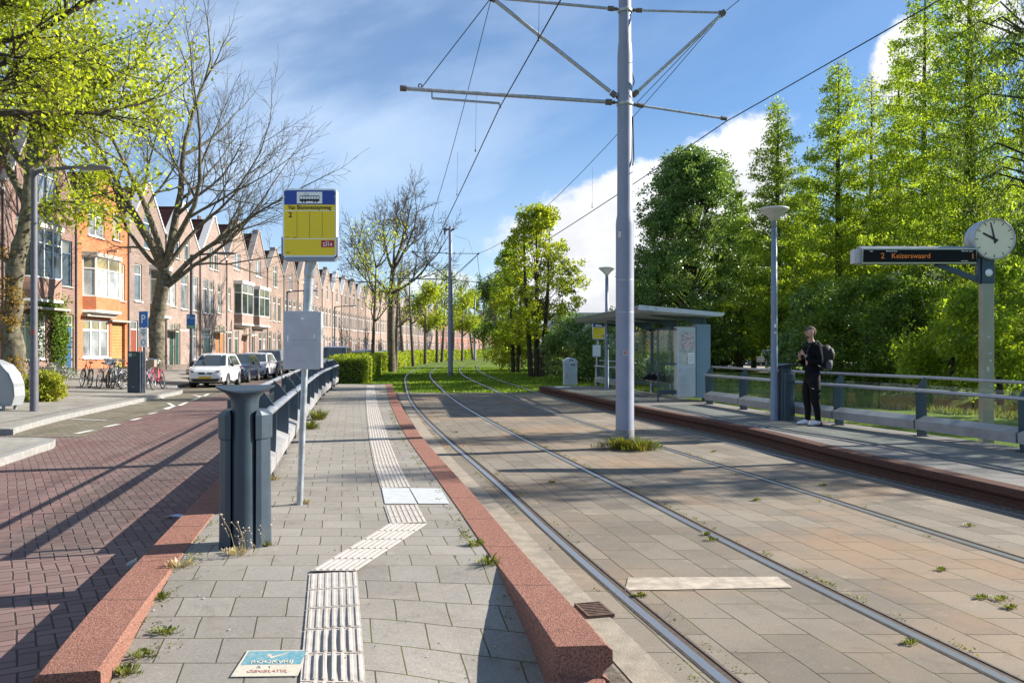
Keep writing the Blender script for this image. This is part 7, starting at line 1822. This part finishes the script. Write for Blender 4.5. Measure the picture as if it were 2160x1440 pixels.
blades('bank_grass', np.stack([x, y, np.full(len(x), -.12)], 1), .17, 'tall grass and reeds on the ditch bank behind the right railing', LF_WEED, .010, .3)
yy_ = rng.uniform(9, 22, 2600)
C = np.stack([np.array([rrail(q) for q in yy_]) + .35 + rng.random(2600) * .6, yy_, -.05 + rng.random(2600) * .12], 1)
tag(leaves('bank_weeds', C, .09, LF_WEED, None, rng), 'low leafy weeds right behind the right railing', kind='stuff')
# weeds in the joints
def tuft(x, y, z, r, h, n, label=None, mt=LF_WEED, cat='weed', name='weed_tuft', leafy=True):
    a = rng.random(n) * 6.28; rad = r * np.sqrt(rng.random(n)) * (.7 + .45 * np.sin(a * 3 + x * 7) * np.sin(a * 5 + 1)); P = np.stack([np.cos(a) * rad, np.sin(a) * rad * .7, 0 * a], 1)
    H_ = h * rng.uniform(.3, 1.2, n) * (1.1 - .6 * rad / r); o_ = np.stack([np.cos(a), np.sin(a), 0 * a], 1) * (H_ * rng.uniform(.2, 1.1, n))[:, None]; o_[:, 2] = H_
    w_ = np.stack([-np.sin(a), np.cos(a), 0 * a], 1) * rng.uniform(.003, .009, n)[:, None]
    mid = P + o_ * .55 + np.array([0, 0, .15]) * H_[:, None]; V = np.stack([P, mid + w_, P + o_, mid - w_], 1).reshape(-1, 3)
    ob = np_mesh(name, V, np.arange(4 * n).reshape(n, 4), mt); ob.location = (x, y, z); return tag(ob, label, cat, 'weeds growing in the paving')
tuft(mx - .05, my - .15, 0, .5, .22, 1100, 'thick green grass tuft round the foot of the near mast')
tuft(mx + .25, my - .3, 0, .42, .20, 700, 'smaller grass tuft right of the near mast foot')
X, Y = G(672, 885, PZ); tuft(X, Y, PZ, .22, .22, 420, 'tall leafy green weeds against the left railing')
X, Y = G(655, 905, PZ); tuft(X, Y, PZ, .18, .16, 260, 'green weeds at the railing foot, nearer the sign pole')
wd = [(1165, 1018, 0, .10, 'weed between the rails nearest the left kerb shadows'), (1500, 1140, 0, .12, 'weed beside the second rail, upper of two'), (1920, 1357, 0, .10, 'bright green weed beside the second rail near the bottom right'), (2110, 1265, 0, .16, 'weed patch at the right edge of the paving'), (2070, 1262, 0, .09, 'small weed left of the right edge patch'), (2130, 1283, 0, .09, 'small weed below the right edge patch'), (2045, 1110, 0, .12, 'weed in the dappled shade near the right kerb'), (1595, 1056, 0, .09, 'small brownish weed in the middle of the right track'), (1735, 1024, 0, .09, 'small weed just left of the right rail'), (1985, 1203, 0, .10, 'weed in the joint below the right rail'), (1505, 953, 0, .10, 'weed right of the mast in the striped shade'), (1490, 1128, 0, .08, 'tiny weed at the second rail'), (962, 912, 0, .10, 'small weed between the left rails near the kerb'), (1350, 1258, 0, .09, 'weed by the drain grate')]
for px, py, z_, r_, lb in wd:
    X, Y = G(px, py); tuft(X, Y, .004, r_ * .65, .028, 80, lb)
wl = [(380, 1195, .14, .10, 'dry weed at the bend of the left kerb'), (335, 1262, .10, .07, 'small reddish weed on the left kerb edge'), (350, 1335, .14, .06, 'flat dark weed on the paving by the left kerb'), (300, 1385, .14, .06, 'dark low weed near the broken kerb end'), (268, 1420, .10, .08, 'green weed at the near end of the left kerb'), (1003, 1150, .10, .09, 'weed at the inner side of the right red kerb'), (1030, 1190, .12, .12, 'purple stemmed weed along the right red kerb'), (575, 1012, .12, .10, 'dry grass at the railing foot behind the bin'), (640, 1062, .12, .08, 'dry weeds round the sign pole foot'), (500, 1168, .16, .10, 'dry weeds in front of the litter bin'), (560, 1150, .10, .08, 'yellowish weed right of the litter bin foot')]
for px, py, r_, h_, lb in wl:
    X, Y = G(px, py, zL); tuft(X, Y, zL(X, Y), r_ * .8, h_ * .55, 90, lb, LF_WEED if 'dry' not in lb else LF_REED)
# moss and fine weeds scattered in the joints of the platform and track
P = []
for k in range(420):
    y = rng.uniform(3.9, 20); s_ = rng.choice([0, 1, 2, 3], p=[.3, .2, .25, .25])
    x = {0: kL_in(y) + .03 + abs(rng.normal()) * .06, 1: kR_in(y) - .03 - abs(rng.normal()) * .04, 2: rail1(y) + 1.46 + .14, 3: rail1(y) + rng.choice([-.13, .15, 3.4, 3.7])}[s_]; z_ = zL(x, y) if s_ < 2 else .003
    m = 14; P.append(np.stack([x + rng.normal(size=m) * .022, y + rng.normal(size=m) * .06, z_ + rng.random(m) * .012], 1))
tag(leaves('joint_moss', np.concatenate(P), .014, LF_WEED, None, rng, .5), 'moss and tiny weeds along kerbs and rails', kind='stuff')
# small debris
P = []
for k in range(900):
    s_ = rng.random()
    if s_ < .5: y = rng.uniform(6, 26); x = kP(y) - .12 + rng.normal() * .07; z_ = .012
    elif s_ < .75: y = rng.uniform(4, 20); x = rail1(y) + rng.uniform(-.5, 6); z_ = .008
    else: y = rng.uniform(4, 12); x = rng.uniform(kL_in(y), kR_in(y)); z_ = zL(x, y) + .006
    P.append((x, y, z_))
tag(leaves('debris', np.array(P), .013, mat('pale debris', (.36, .33, .28), .9), None, rng, .6), 'pale crumbs and leaf litter lying in the gutters', kind='stuff')
# dried flower stalks beside the near bin
X, Y = G(520, 1172, PZ); m_ = MB(); rr = random.Random(8)
for k in range(7):
    a = rr.uniform(-.9, .9); h_ = rr.uniform(.10, .30); b = Vector((rr.uniform(-.1, .12), rr.uniform(-.03, .03), 0)); tp = b + Vector((math.sin(a) * h_ * .7, rr.uniform(-.05, .02), h_)); m_.tube([b, b.lerp(tp, .5) + Vector((.01, 0, .03)), tp], .0018, 3)
    for j in range(4):
        q = b.lerp(tp, .45 + j * .15); e = q + Vector((rr.uniform(-.06, .06), 0, rr.uniform(.02, .06))); m_.tube([q, e], .0011, 3); m_.ell(e, (.006, .006, .005), 5, 4, 1)
    m_.ell(tp, (.009, .009, .007), 6, 4, 1)
tag(m_.build('dry_flower', [mat('dry stalk', (.30, .24, .14), .9), mat('dry seed head', (.45, .38, .28), .9)], loc=(X, Y, PZ)), 'dried branching flower stalks against the foot of the near litter bin', 'weed')
